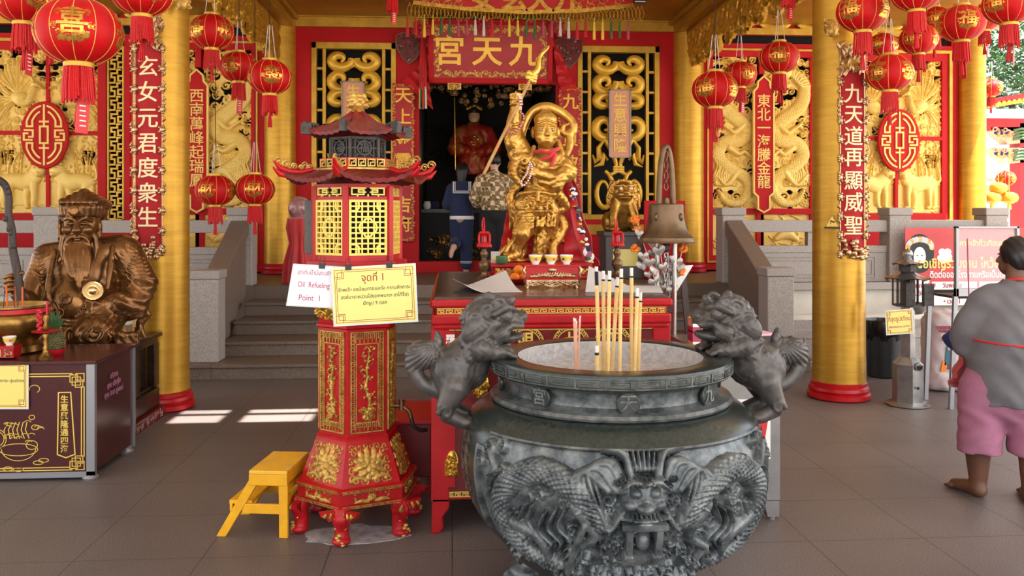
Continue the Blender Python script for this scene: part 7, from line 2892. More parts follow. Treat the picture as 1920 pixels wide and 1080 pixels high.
# treasure bowl, pine, little lanterns in gold line
for (px, py, rx, ry, a0, a1) in ((35, 826, 34, 11, 0, 360), (35, 824, 30, 22, 180, 360), (-5, 806, 16, 17, 0, 360), (-5, 806, 12, 13, 0, 360), (60, 668 + 150, 10, 8, 0, 360), (66, 786, 6, 4.5, 0, 360), (60, 768, 5, 4, 0, 360), (65, 717, 9, 7, -60, 200)):
 ribbon(b, [(lx(px) + rx * 0.0034 * math.cos(math.radians(a0 + (a1 - a0) * k / 22)), lz(py) + ry * 0.0034 * math.sin(math.radians(a0 + (a1 - a0) * k / 22))) for k in range(23)], 0.004, 0.002, g)
rn = random.Random(14)
for k in range(16):
 x, z = lx(rn.uniform(8, 78)), lz(rn.uniform(770, 815))
 ribbon(b, [(x + 0.02 * math.cos(q), z + 0.011 * math.sin(q)) for q in (0, 0.8, 1.6, 2.4, 3.2)], 0.0036, 0.002, g)
for k in range(6):
 ribbon(b, [(lx(10 + 9 * k), lz(806)), (lx(8 + 8 * k), lz(790)), (lx(16 + 7 * k), lz(776))], 0.005, 0.002, g)
for (px, py) in ((15, 860), (35, 862), (72, 850), (82, 846)):
 ribbon(b, arc(lx(px), lz(py), 0.03, 0.012, 0, 360, 14)[:-1], 0.004, 0.002, g, closed=True)
b.build('gold_drawing', 'gold_paint', t)
b = MB()
for i, (s, z) in enumerate((('บริจาค', 0.60), ('คุณ เตี๋ยซุ้ย', 0.545), ('คุณ สมร ภู่พงษ์', 0.49))):
 b.text(s, 0.05, T(0.001, 0.30, z, 0, 0, PI / 2), 0.001, 0.0006)
b.build('lettering', 'shorts_pink', t)
card('notice_card', 'yellow card with key-pattern corners on the front of the granite altar', ((-75, 679), (52, 679), (53, 766), (-75, 766)), AY - 0.012, 'yellow_card', None,
  [('จุดที่ 4', 0.05, 0.45, 0.78, 'ink_red', 0.9), ('ข้าพเจ้า ขอน้อมกราบสักการะ ปุนเถ่ากง', 0.025, 0.5, 0.6, 'ink_black', 0.95), ('(เทพเจ้าที่)', 0.025, 0.45, 0.46, 'ink_black', 0.95)], clips=None, key=True)

cen = thing('brass_censer', 'wide brass censer with red cloth band on the granite altar', 'censer', (PX(22, 5.85), 5.85, AZ))
b = MB()
b.lathe([(0, 0), (0.17, 0), (0.185, 0.012), (0.18, 0.05), (0.15, 0.075), (0.17, 0.095), (0.22, 0.14), (0.24, 0.2), (0.235, 0.245), (0.215, 0.27), (0.22, 0.285), (0.235, 0.30), (0.25, 0.305), (0.25, 0.315), (0.225, 0.315), (0.21, 0.28), (0, 0.27)], 56, caps=False)
b.build('bowl', 'brass', cen, smooth=40)
b = MB()
b.lathe([(0.219, 0.262), (0.224, 0.285), (0.235, 0.297), (0.2355, 0.27)], 48, caps=False)
for q in range(24):
 a = rn.uniform(0, 6.28)
 r = 0.034 * math.sqrt(rn.random())
 b.ball((-0.03 + r * math.cos(a), -0.245, 0.225 + r * math.sin(a)), (0.013, 0.013, 0.011), 6, 4)
b.build('red_band', 'red_silk', cen, smooth=50)
b = MB()
b.lathe([(0, 0.285), (0.215, 0.285)], 40, caps=False)
tag(b.build('ash', 'ash', cen), kind='stuff')
for k, (px, yt, m) in enumerate(((14, 535, 'incense_orange'), (29, 537, 'incense_orange'), (42, 538, 'incense_orange'), (27, 498, 'wood_staff'), (33, 500, 'wood_staff'), (6, 540, 'wood_staff'))):
 q = P(px, yt, 5.8 + 0.02 * (k % 3))
 b = MB()
 h_ = q.z - (AZ + 0.28)
 b.cyl((0, 0, 0), (0.004 * (k - 2), 0, h_), 0.006 if k < 3 else 0.003, 8)
 tag(b.build('incense_stick', m, loc=(q.x, q.y, AZ + 0.28)), ('stubby orange incense stick in the brass censer' if k < 3 else 'thin dark incense stick in the brass censer'), 'incense stick', 'orange incense stubs in the brass censer' if k < 3 else 'dark incense in the brass censer')

t = thing('offering_stand', 'low red offering stand with gilt key pattern under the cup, on the granite altar', 'offering stand', (PX(8, 5.6), 5.6, AZ))
b = MB()
b.bx(-0.12, 0.08, -0.05, 0.05, 0.01, 0.075)
b.bx(-0.125, 0.085, -0.055, 0.055, 0.07, 0.082)
b.build('body', 'red_paint', t)
b = MB()
for k in range(3):
 x = -0.1 + 0.06 * k
 ribbon(b, [(x, 0.02), (x + 0.045, 0.02), (x + 0.045, 0.06), (x + 0.012, 0.06), (x + 0.012, 0.034), (x + 0.032, 0.034)], 0.007, 0.004, UP(0, -0.05, 0))
ribbon(b, arc(0.05, 0.04, 0.022, 0.022, 0, 360, 16)[:-1], 0.006, 0.004, UP(0, -0.05, 0), closed=True)
b.build('gilt_pattern', 'rose_gold', t)
copy_thing(cup, (PX(18, 5.6), 5.6, AZ + 0.082), 0.6, 'yellow porcelain cup on the low red stand of the granite altar')['group'] = 'cup on the granite altar'
t = thing('candlestick', 'brass candlestick with pink plate, red candle and red figure on the granite altar', 'candlestick', (PX(86, 5.6), 5.6, AZ))
b = MB()
b.lathe([(0, 0), (0.045, 0), (0.046, 0.008), (0.022, 0.03), (0.014, 0.05), (0.02, 0.065), (0.012, 0.08), (0.018, 0.10), (0.012, 0.12), (0.02, 0.14), (0.012, 0.158), (0, 0.16)], 20, caps=False)
b.lathe([(0, 0.17), (0.014, 0.17), (0.026, 0.19), (0.016, 0.22), (0.024, 0.25), (0.018, 0.27), (0, 0.272)], 16, caps=False)
b.build('turned_stem', 'brass', t, smooth=50)
b = MB()
b.lathe([(0, 0.162), (0.08, 0.166), (0.084, 0.172), (0, 0.17)], 28, caps=False)
b.build('plate', 'red_plastic', t, smooth=40)
b = MB()
b.cyl((0.006, 0, 0.26), (0.008, 0, 0.36), 0.008, 10)
for k in range(12):
 b.ball((-0.03 + 0.01 * math.sin(k * 2), -0.02, 0.18 + 0.011 * k), (0.013, 0.012, 0.012), 8, 6)
b.build('red_candle', 'red_plastic', t, smooth=60)
t = thing('pineapple', 'pineapple with grey-green leaves in a red dish on the granite altar', 'pineapple', (PX(103, 5.72), 5.72, AZ + 0.012))
b = MB()
b.ball((0, 0, 0.085), (0.05, 0.05, 0.078), 20, 14)
for i in range(9):
 for j in range(12):
  z = 0.02 + 0.0155 * i
  r = 0.05 * math.sqrt(max(0, 1 - ((z - 0.085) / 0.078) ** 2))
  a = 2 * PI * (j + 0.5 * (i % 2)) / 12
  b.ball((r * math.cos(a), r * math.sin(a), z), (0.0115, 0.0115, 0.0085), 6, 4)
b.build('fruit', 'pineapple', t, smooth=60)
b = MB()
for i in range(26):
 a, e = i * 2.4, 0.3 + 0.05 * i
 L_ = 0.05 + 0.003 * i
 r = max(0.0, 0.045 - 0.0016 * i)
 b.tube([(0.012 * math.cos(a), 0.012 * math.sin(a), 0.15), ((0.012 + r * 0.6) * math.cos(a), (0.012 + r * 0.6) * math.sin(a), 0.15 + L_ * 0.6), ((0.012 + r * 1.2) * math.cos(a), (0.012 + r * 1.2) * math.sin(a), 0.15 + L_)], [0.006, 0.006, 0.001], 5)
b.build('crown', 'leaf_green', t, smooth=60)
b = MB()
b.lathe([(0, 0), (0.042, 0), (0.058, 0.02), (0.062, 0.038), (0.056, 0.038), (0.05, 0.018), (0, 0.008)], 24, caps=False)
tag(b.build('fruit_dish', 'red_plastic', smooth=40, loc=(PX(103, 5.72), 5.72, AZ)), 'red plastic dish under the pineapple', 'dish')

# ------------------------------------------------------------------ bronze old man on a carved base
t = thing('statue_base', 'dark carved wooden base with red inscribed plinth under the old man statue', 'base', (-2.86, 6.76, 0))
b = MB()
b.bx(-0.52, 0.50, -0.52, 0.46, 0.0, 0.085)
b.build('plinth', 'red_dark', t)
b = MB()
for k in range(9):
 y = -0.45 + 0.1 * k
 for q in range(4):
  b.box((0.502, y + rn.uniform(-0.03, 0.03), 0.045 + rn.uniform(-0.02, 0.02)), (0.003, 0.008 if q % 2 else 0.05, 0.045 if q % 2 else 0.007), rx=rn.uniform(-0.3, 0.3))
b.build('plinth_writing', 'granite', t)
b = MB()
b.bx(-0.48, 0.46, -0.48, 0.44, 0.085, 0.24)
b.bx(-0.45, 0.43, -0.45, 0.40, 0.24, 0.26)
b.bx(-0.47, 0.45, -0.47, 0.43, 0.60, 0.66)
b.bx(-0.50, 0.48, -0.5, 0.46, 0.655, 0.69)
b.bx(-0.40, 0.38, -0.4, 0.36, 0.26, 0.60)
for x in (-0.44, 0.42):
 for y in (-0.44, -0.02, 0.40):
  b.box((x, y, 0.43), (0.07, 0.09, 0.36))
b.build('carved_body', 'bronze_dark', t, bevel=0.012)

OX, OY, OZ = -2.78, 6.68, 0.67
om = thing('old_man_statue', 'bronze statue of a smiling bearded old man in a hat, seated', 'statue', (OX, OY, OZ), math.radians(20))
o_p = lambda px, py, y=0.0: ((px - 165) * 0.00412, y, (640 - py) * 0.00412)


def old_man():
 s = SDF((-0.52, -0.46, -0.02), (0.54, 0.36, 1.22), 0.0066)
 p = o_p
 s.ell(p(160, 520, 0.05), (0.27, 0.22, 0.30), k=0.05)
 s.ell(p(150, 560, -0.08), (0.235, 0.21, 0.20), k=0.05)             # belly
 s.cap(p(108, 482, 0.04), p(225, 470, 0.04), 0.12, 0.13, 0.05)      # shoulders
 # arm with the ingot
 s.path([p(235, 478, 0.03), p(257, 530, 0.0), p(245, 568, -0.10), p(205, 565, -0.22)], [0.13, 0.135, 0.12, 0.085], 0.04)
 s.ell(p(216, 562, -0.2), (0.11, 0.09, 0.085), k=0.03)
 s.ell(p(186, 560, -0.27), (0.065, 0.05, 0.035), k=0.02)
 for k in range(4):
  s.path([p(196, 562 + 2 * k, -0.29), p(182 - k, 556 + 4 * k, -0.325), p(172, 553 + 4 * k, -0.31)], 0.017, 0.006)
 # arm with the staff
 s.path([p(105, 490, 0.03), p(88, 530, -0.03), p(82, 560, -0.14), p(66, 540, -0.24)], [0.115, 0.105, 0.085, 0.055], 0.035)
 s.ell(p(61, 522, -0.27), (0.055, 0.05, 0.062), k=0.015)
 for k in range(4):
  s.path([p(68, 507 + 8 * k, -0.28), p(56, 506 + 8 * k, -0.325), p(48, 509 + 8 * k, -0.30)], 0.017, 0.005)
 s.path([p(50, 510, -0.26), p(64, 500, -0.30), p(72, 502, -0.31)], 0.017, 0.006)
 # lap, knees, robe falling
 s.path([p(200, 580, -0.02), p(186, 600, -0.22), p(182, 612, -0.30)], [0.17, 0.16, 0.145], 0.04)
 s.path([p(110, 585, -0.02), p(95, 605, -0.24), p(92, 615, -0.28)], [0.17, 0.15, 0.13], 0.04)
 s.box(p(140, 620, -0.18), (0.16, 0.12, 0.10), rnd=0.05, k=0.04)
 s.box(p(165, 630, 0.05), (0.38, 0.26, 0.06), rnd=0.03, k=0.03)
 s.path([p(258, 560, 0.08), p(266, 590, 0.06), p(258, 610, 0.05), p(262, 636, 0.05)], [0.03, 0.05, 0.03, 0.035], 0.02, n=3)
 # open collar, belly scrolls, sleeve folds
 s.path([p(118, 468, -0.10), p(112, 510, -0.2), p(112, 545, -0.255), p(128, 572, -0.28)], [0.02, 0.022, 0.02, 0.012], 0.006, n=3)
 s.path([p(212, 462, -0.10), p(208, 500, -0.17), p(204, 535, -0.22)], [0.02, 0.024, 0.014], 0.006, n=3)
 for k in range(5):
  s.path([p(232 + 3 * k, 500 + 14 * k, -0.13 - 0.01 * k), p(252, 520 + 13 * k, -0.10), p(268, 506 + 14 * k, 0.0)], [0.008, 0.02, 0.008], 0.01, n=3)
  s.path([p(84 + 2 * k, 500 + 12 * k, -0.10), p(100, 512 + 10 * k, -0.13), p(112, 500 + 10 * k, -0.10)], [0.006, 0.015, 0.006], 0.008, n=3)
 for (x, y, yy, r) in ((140, 548, -0.295, 0.05), (168, 570, -0.295, 0.05), (128, 572, -0.29, 0.045), (186, 606, -0.445, 0.07), (168, 618, -0.42, 0.045), (200, 618, -0.40, 0.045)):
  s.spiral(p(x, y, yy), r, 0.008, 1.7, a0=x, k=0.004)
 for k in range(6):
  s.path([p(176 + 8 * k, 632, -0.36 + 0.01 * k), p(180 + 7 * k, 612, -0.40), p(186 + 5 * k, 596, -0.36)], [0.01, 0.009, 0.004], 0.005, n=2)
 # sash ridges
 for k in range(3):
  s.path([p(100, 570 + 7 * k, -0.22), p(130, 586 + 7 * k, -0.29), p(170, 588 + 6 * k, -0.30), p(205, 575 + 5 * k, -0.2)], 0.018, 0.008, n=3)
 s.path([p(138, 604, -0.29), p(136, 640, -0.31)], 0.03, 0.01)
 # head turned a little to the photo's left
 H0 = p(158, 426, -0.10)
 q = lambda dx, dy, dz: (H0[0] + dx, H0[1] + dy, H0[2] + dz)
 s.cap(p(168, 470, 0.0), q(0.02, 0.06, -0.05), 0.085, 0.085, 0.04)
 s.ell(q(0.01, 0.02, 0.03), (0.125, 0.135, 0.15), k=0.02)
 s.ell(q(-0.005, -0.06, -0.05), (0.09, 0.075, 0.085), k=0.03)
 for x in (-1, 1):
  s.ell(q(-0.01 + x * 0.062, -0.105, -0.012), (0.042, 0.03, 0.034), k=0.012)       # cheeks
  s.path([q(-0.01 + x * 0.02, -0.125, 0.062), q(-0.01 + x * 0.055, -0.122, 0.075), q(-0.01 + x * 0.095, -0.09, 0.055)], [0.012, 0.016, 0.008], 0.008)
  s.ell(q(-0.01 + x * 0.047, -0.118, 0.033), (0.03, 0.018, 0.014), k=0.004)
  s.path([q(-0.01 + x * 0.022, -0.128, 0.028), q(-0.01 + x * 0.047, -0.137, 0.032), q(-0.01 + x * 0.074, -0.118, 0.022)], 0.0045, 0.002, sub=True)
  s.ell(q(x * 0.133, 0.02, 0.0), (0.02, 0.035, 0.07), k=0.01)
  s.ell(q(x * 0.13, 0.0, -0.06), (0.018, 0.02, 0.035), k=0.01)
  s.path([q(-0.01 + x * 0.012, -0.145, -0.055), q(-0.01 + x * 0.05, -0.135, -0.07), q(-0.01 + x * 0.075, -0.12, -0.14), q(-0.01 + x * 0.06, -0.13, -0.28), q(-0.01 + x * 0.05, -0.14, -0.36)], [0.01, 0.016, 0.018, 0.014, 0.004], 0.006, n=3)
  s.path([q(x * 0.105, -0.05, -0.06), q(x * 0.115, -0.06, -0.15), q(x * 0.105, -0.08, -0.24)], [0.02, 0.022, 0.006], 0.008)
 s.path([q(-0.01, -0.13, 0.045), q(-0.01, -0.16, -0.015)], [0.018, 0.03], 0.014)
 s.ell(q(-0.01, -0.152, -0.02), (0.038, 0.024, 0.02), k=0.008)
 s.ell(q(-0.01, -0.14, -0.066), (0.035, 0.02, 0.011), k=0.006)
 s.ell(q(-0.01, -0.135, -0.085), (0.028, 0.02, 0.01), k=0.006)
 for k in range(9):                                                     # beard locks
  x0 = (k - 4) * 0.0155
  s.path([q(-0.01 + x0 * 0.9, -0.115 + abs(x0) * 0.3, -0.10), q(-0.005 + x0 * 1.15 + 0.008 * math.sin(k * 2), -0.17, -0.2), q(x0 * 1.0 + 0.012 * math.sin(k * 3 + 1), -0.21, -0.32), q(0.01 + x0 * 0.75, -0.225, -0.40 - 0.05 * math.cos(k - 4))], [0.02, 0.022, 0.018, 0.006], 0.006, n=4)
 # hat: a banded cap with ridges fanning to the back
 s.ell(q(0.02, 0.04, 0.15), (0.148, 0.15, 0.115), k=0.01)
 for k in range(22):
  a = 2 * PI * k / 22
  s.cap(q(0.008 + 0.128 * math.cos(a), 0.005 + 0.134 * math.sin(a), 0.10), q(0.008 + 0.136 * math.cos(a), 0.005 + 0.142 * math.sin(a), 0.155), 0.02, 0.02, 0.01)
 for k in range(7):
  x = (k - 3) * 0.045
  s.path([q(x * 0.85, -0.10, 0.19), q(x * 0.95 + 0.02, 0.0, 0.262 - abs(x) * 0.5), q(x * 1.0 + 0.05, 0.12, 0.245 - abs(x) * 0.5), q(x * 0.9 + 0.07, 0.19, 0.15)], [0.02, 0.032, 0.036, 0.02], 0.006, n=3)
 s.ell(q(0.13, 0.12, 0.11), (0.06, 0.07, 0.06), k=0.02)
 s.ell(q(-0.03, -0.142, 0.13), (0.042, 0.02, 0.042), k=0.004)
 s.path([q(-0.03 + 0.028 * math.cos(a), -0.16, 0.13 + 0.028 * math.sin(a)) for a in np.linspace(0, 2 * PI, 14)], 0.005, 0.002)
 # engraved shoulder panels, folds in the sleeves and robe
 s.disp(lambda x, y, z: np.where((z > 0.52) & (z < 0.76) & (np.abs(x - 0.02) > 0.17), 0.0035 * np.sin(np.sqrt((np.abs(x - 0.02) - 0.36) ** 2 + (z - 0.76) ** 2) * 210) * np.maximum(np.sin(np.arctan2(z - 0.76, np.abs(x - 0.02) - 0.36) * 9), -0.2), 0))
 s.disp(lambda x, y, z: np.where((z < 0.24), 0.003 * np.sin(x * 95 + 5 * np.sin(z * 18)), 0) + np.where((z > 0.24) & (z < 0.5) & (x > 0.2), 0.0045 * np.sin(z * 75 + x * 40 + 2 * np.sin(y * 20)), 0))
 s.disp(lambda x, y, z: 0.0008 * np.sin(x * 60 + 3 * np.sin(z * 31)) * np.sin(z * 66 + 2 * np.sin(x * 37)) * (z < 0.5))
 s.clip(2, 0.0)
 return s


old_man().build('figure', 'bronze', om)
b = MB()
b.lathe([(0, -0.012), (0.035, -0.008), (0.062, 0.004), (0.07, 0.02), (0.05, 0.024), (0.034, 0.02), (0.028, 0.034), (0.014, 0.046), (0, 0.048)], 28, T(*o_p(181, 537, -0.33), 1.15, 0, 0.15), caps=False)
b.build('ingot', mat('polished_gold', (236, 206, 150), 0.18, 0.9), om, smooth=50)
b = MB()
sp_ = [P(44, 350, 6.25), P(38, 343, 6.25), P(31, 346, 6.25)]
stf = [o_p(*q) for q in ((32, 349, -0.30), (38, 344, -0.30), (47, 352, -0.30), (52, 372, -0.30), (52, 400, -0.3), (57, 430, -0.3), (58, 460, -0.3), (64, 495, -0.3), (68, 530, -0.295), (76, 580, -0.29), (80, 625, -0.29))]
b.tube(spline(stf, 4), list(np.interp(np.linspace(0, 1, 41), [0, 0.05, 0.15, 0.4, 0.8, 1], [0.018, 0.034, 0.026, 0.024, 0.03, 0.026])), 12)
for k in range(8):
 i = rn.randrange(2, 9)
 b.ball((stf[i][0] + rn.uniform(-0.02, 0.02), stf[i][1] - 0.02, stf[i][2] + rn.uniform(-0.05, 0.05)), (0.016, 0.014, 0.022), 8, 6)
ob = b.build('walking_staff', 'wood_staff', smooth=60, loc=(OX, OY, OZ), rz=math.radians(20))
tag(ob, 'gnarled dark staff held by the bronze old man', 'staff')

# ------------------------------------------------------------------ granite balustrades and the stair parapets
def balustrade(name, label, y, posts, xs, step=None):
 t = thing(name, label, 'balustrade', (posts[0], y, PLAT), group='granite balustrades')
 x0 = posts[0]
 for x in posts:
  b = MB()
  b.bx(x - x0 - 0.145, x - x0 + 0.145, -0.14, 0.14, 0.0, 0.86)
  b.bx(x - x0 - 0.16, x - x0 + 0.16, -0.155, 0.155, 0.86, 0.96)
  b.build('post', 'granite', t, bevel=0.012)
 for xa, xb in xs:
  xa, xb = xa - x0, xb - x0
  b = MB()
  b.bx(xa, xb, -0.09, 0.09, 0.645, 0.80)
  b.build('rail', 'granite', t, bevel=0.01)
  b = MB()
  b.bx(xa, xb, -0.08, 0.08, 0.38, 0.47)
  b.bx(xa, xb, -0.065, 0.065, 0.0, 0.38)
  for s in (0.06, 0.10):
   ribbon(b, [(xa + s + 0.1, s), (xb - s - 0.1, s), (xb - s - 0.1, 0.38 - s), (xa + s + 0.1, 0.38 - s)], 0.014, 0.012, UP(0, -0.065, 0), closed=True)
  b.build('panel', 'granite', t, bevel=0.006)
  n = max(1, int((xb - xa) / 1.3))
  for k in range(n):
   xm = xa + (xb - xa) * (k + 0.5) / n
   b = MB()
   b.bx(xm - 0.09, xm + 0.09, -0.05, 0.05, 0.47, 0.65)
   b.build('baluster', 'granite', t)
 return t


yb = 10.76
pl_, pr_ = PX(455, yb), PX(1369, yb)
pa, pb = PX(96, yb), PX(1678, yb)
balustrade('balustrade', 'grey granite balustrade along the platform left of the stairs', yb, [pl_, pa, pa - 2.4], [(pa + 0.145, pl_ - 0.145), (pa - 2.255, pa - 0.145)])
balustrade('balustrade', 'grey granite balustrade along the platform right of the stairs', yb, [pr_, pb, pb + 1.3], [(pr_ + 0.145, pb - 0.145), (pb + 0.145, pb + 1.2)])
for (px0, xt, lab) in ((389, pl_, 'sloping granite stair parapet left of the steps'), (1455, pr_, 'sloping granite stair parapet right of the steps')):
 xl = PX(px0, 8.95)
 t = thing('stair_parapet', lab, 'parapet', (xl, 8.95, RISE), group='stair parapets')
 b = MB()
 b.bx(-0.145, 0.145, -0.14, 0.14, 0, 0.84)
 b.bx(-0.158, 0.158, -0.153, 0.153, 0.84, 0.93)
 b.build('post', 'granite', t, bevel=0.012)
 b = MB()
 y0, y1, z1 = 0.14, yb - 8.95 - 0.14, PLAT - RISE
 d = xt - xl
 for (w, za, zb) in ((0.11, 0.62, 0.80), (0.075, -0.1, 0.62)):
  V = []
  for (yy, zz, dx) in ((y0, 0, 0.0), (y1, z1, d)):
   V += [(dx - w, yy, zz + za), (dx + w, yy, zz + za), (dx + w, yy, zz + zb), (dx - w, yy, zz + zb)]
  b.add(V, [(0, 1, 2, 3), (7, 6, 5, 4), (0, 4, 5, 1), (1, 5, 6, 2), (2, 6, 7, 3), (3, 7, 4, 0)])
 b.build('sloping_rail', 'granite_brown', t, bevel=0.012)
# white and granite courses of the platform face
b = MB()
for (xa, xb) in ((-11, -2.7), (3.5, 8.6)):
 b.bx(xa, xb, 10.57, 10.60, 0.0, 0.70, 1)
 b.bx(xa, xb, 10.5, 10.60, 0.70, 0.79, 0)
 b.bx(xa, xb, 9.75, 9.92, 0.0, 0.47, 1)
 b.bx(xa, xb, 9.72, 9.95, 0.30, 0.42, 0)
 b.bx(xa, xb, 8.98, 9.14, 0.0, 0.40, 0)
 for k in range(5):
  x = xa + 0.3 + k * 1.1
  ribbon(b, [(x, 0.05), (x + 0.9, 0.05), (x + 0.9, 0.32), (x, 0.32)], 0.02, 0.012, UP(0, 8.98, 0), 0, closed=True)
struct('wall_plinth', b, ['granite', 'white_wall'], bevel=0.006)

# ------------------------------------------------------------------ right hand side: bin, steel incense lamp, rice bag
t = thing('trash_bin', 'black plastic bin with a black liner beside the right gold column', 'bin', (PX(1655, 8.45), 8.45, 0))
b = MB()
b.lathe([(0.135, 0), (0.15, 0.01), (0.175, 0.55), (0.165, 0.55), (0.14, 0.02)], 28, caps=False)
b.lathe([(0, 0.012), (0.14, 0.012)], 28, caps=False)
b.build('tub', 'plastic_black', t, smooth=40)
b = MB()
V, F = [], []
for j, (r, z) in enumerate(((0.17, 0.40), (0.186, 0.44), (0.19, 0.52), (0.188, 0.575), (0.175, 0.58), (0.16, 0.50), (0.10, 0.42), (0.0, 0.40))):
 for i in range(48):
  a = 2 * PI * i / 48
  w = 1 + 0.03 * math.sin(i * 2.1 + j) + 0.02 * math.sin(i * 5.3)
  V.append((r * w * math.cos(a), r * w * math.sin(a), z + (0.03 * math.sin(i * 0.9) + 0.015 * math.sin(i * 2.7) if j == 0 else 0)))
for j in range(7):
 for i in range(48):
  F.append((j * 48 + i, j * 48 + (i + 1) % 48, (j + 1) * 48 + (i + 1) % 48, (j + 1) * 48 + i))
b.add(V, F)
b.build('liner', 'bag_black', t, smooth=60)

t = thing('steel_incense_lamp', 'small stainless steel pagoda lamp for lighting incense, right of the gold column', 'lamp', (PX(1702, 7.15), 7.15, 0))
b = MB()
b.lathe([(0.17, 0), (0.18, 0.008), (0.18, 0.02), (0.13, 0.035)], 40)
b.build('foot_plate', 'steel', t, smooth=40)
b = MB()
b.lathe([(0.128, 0.03), (0.128, 0.36), (0.07, 0.42)], 6, a0=0.35)
b.cyl((0.03, -0.10, 0.355), (0.03, -0.135, 0.35), 0.035, 18)
b.build('body', 'steel', t, bevel=0.004)
b = MB()
b.lathe([(0, 0), (0.028, 0)], 18, T(0.03, -0.1355, 0.35, PI / 2 + 0.1, 0, 0), caps=False)
b.cyl((0.02, -0.125, 0.17), (0.02, -0.13, 0.17), 0.012, 12)
b.build('openings', 'char', t)
b = MB()
b.lathe([(0.062, 0.41), (0.055, 0.86)], 6, a0=0.35)
b.lathe([(0, 0.80), (0.05, 0.81), (0.078, 0.85), (0.085, 0.9), (0.08, 0.905), (0, 0.87)], 24, T(0.085, 0.02, -0.02), caps=False)
b.build('neck', 'steel', t, smooth=35)
b = MB()
for k in range(6):
 a = 0.35 + k * PI / 3
 b.box((0.12 * math.cos(a), 0.12 * math.sin(a), 0.98), (0.014, 0.014, 0.24), a)
b.lathe([(0.125, 0.86), (0.125, 0.875), (0, 0.875)], 6, a0=0.35)
b.lathe([(0.06, 0.875), (0.06, 1.09)], 6, a0=0.35)
b.lathe([(0.07, 1.16), (0.07, 1.22)], 6, a0=0.35)
b.box((0.15, -0.07, 0.96), (0.10, 0.008, 0.19), 0.2)
b.box((-0.04, -0.12, 0.97), (0.075, 0.006, 0.2), -0.2)
b.build('lantern_box', 'iron', t)
b = MB()
for (R0, z0, R1, z1) in ((0.05, 1.16, 0.19, 1.09), (0.03, 1.265, 0.13, 1.215)):
 rows = []
 for j in range(5):
  s_ = j / 4
  for i in range(24):
   a = 0.35 + 2 * PI * i / 24
   r = R0 + (R1 - R0) * s_
   r *= (1 - 0.10 * (1 - abs(math.cos(3 * (a - 0.35)))) * s_)
   rows.append((r * math.cos(a), r * math.sin(a), z0 + (z1 - z0) * s_ ** 0.7 + 0.02 * s_ * s_ * abs(math.cos(3 * (a - 0.35)))))
 F = [(j * 24 + i, (j + 1) * 24 + i, (j + 1) * 24 + (i + 1) % 24, j * 24 + (i + 1) % 24) for j in range(4) for i in range(24)]
 b.add(rows, F)
 b.add([(x, y, z - 0.006) for x, y, z in rows], [q[::-1] for q in F])
b.build('roofs', 'steel', t, smooth=30)
b = MB()
b.lathe([(0.03, 1.26), (0.035, 1.27), (0.025, 1.28), (0.04, 1.30), (0.042, 1.32), (0.028, 1.345), (0.01, 1.35), (0, 1.37)], 18, caps=False)
b.build('finial', 'steel', t, smooth=60)
card('notice_card', 'small yellow card ที่จุดธูปเทียน on the steel incense lamp', ((1660, 583), (1710, 578), (1712, 624), (1662, 628)), 6.98, 'yellow_card', None,
  [('ที่จุดธูปเทียน', 0.055, 0.5, 0.62, 'ink_red', 0.72), ('ไฟไหม้มือโปรดระวังเทียน', 0.024, 0.5, 0.3, 'ink_pink', 0.8)], clips=None, key=True)
p0 = Vector((PX(1770, 7.75), 7.75, 0))
t = thing('rice_sack', 'full woven plastic rice sack printed PARBOILED RICE standing on the floor', 'sack', p0)
s = SDF((-0.24, -0.2, 0), (0.24, 0.2, 0.80), 0.011)
s.box((0, 0, 0.37), (0.19, 0.14, 0.36), rnd=0.10, k=0.02)
s.ell((0, 0, 0.12), (0.205, 0.16, 0.13), k=0.06)
s.path([(-0.17, 0, 0.72), (0, -0.01, 0.745), (0.17, 0, 0.71)], 0.024, 0.03)
s.disp(lambda x, y, z: 0.004 * np.sin(z * 60 + 5 * np.sin(x * 16)) * (z < 0.25) + 0.003 * np.sin(x * 50 + z * 30))
s.clip(2, 0.0)
s.build('sack_body', mat('woven_plastic', (206, 194, 190), 0.6, 0.0, 6, (186, 160, 164), bump=(180, 0.15, 0.003)), t)
b = MB()
for (s_, z, sz, sx) in (('PARBOILED RICE', 0.605, 0.045, 0.8), ('PREMIUM QUALITY', 0.572, 0.035, 0.8), ('marjo', 0.51, 0.085, 0.9), ('5 KG. NET WEIGHT', 0.155, 0.03, 0.8)):
 b.text(s_, sz, T(-0.02, -0.147, z), 0.003, 0.0008, sx=sx)
b.build('lettering', 'ink_pink', t)
b = MB()
b.prism([(-0.085, 0.26), (0.01, 0.26), (0.0, 0.34), (-0.005, 0.42), (-0.035, 0.455), (-0.065, 0.43), (-0.07, 0.35)], 0.006, T(0, -0.143, 0) @ T(rx=PI / 2))
b.prism(arc(-0.035, 0.415, 0.018, 0.02, 0, 360, 12)[:-1], 0.008, T(0, -0.143, 0) @ T(rx=PI / 2), 1)
b.prism([(-0.06, 0.22), (0.0, 0.22), (-0.01, 0.27), (-0.05, 0.27)], 0.008, T(0, -0.143, 0) @ T(rx=PI / 2), 2)
b.prism([(-0.12, 0.2), (-0.07, 0.2), (-0.07, 0.29), (-0.1, 0.3)], 0.006, T(0, -0.143, 0) @ T(rx=PI / 2), 3)
b.build('printed_child_figure', [mat('teal_print', (52, 110, 120), 0.6), 'skin_fair', 'ink_red', 'orange'], t)

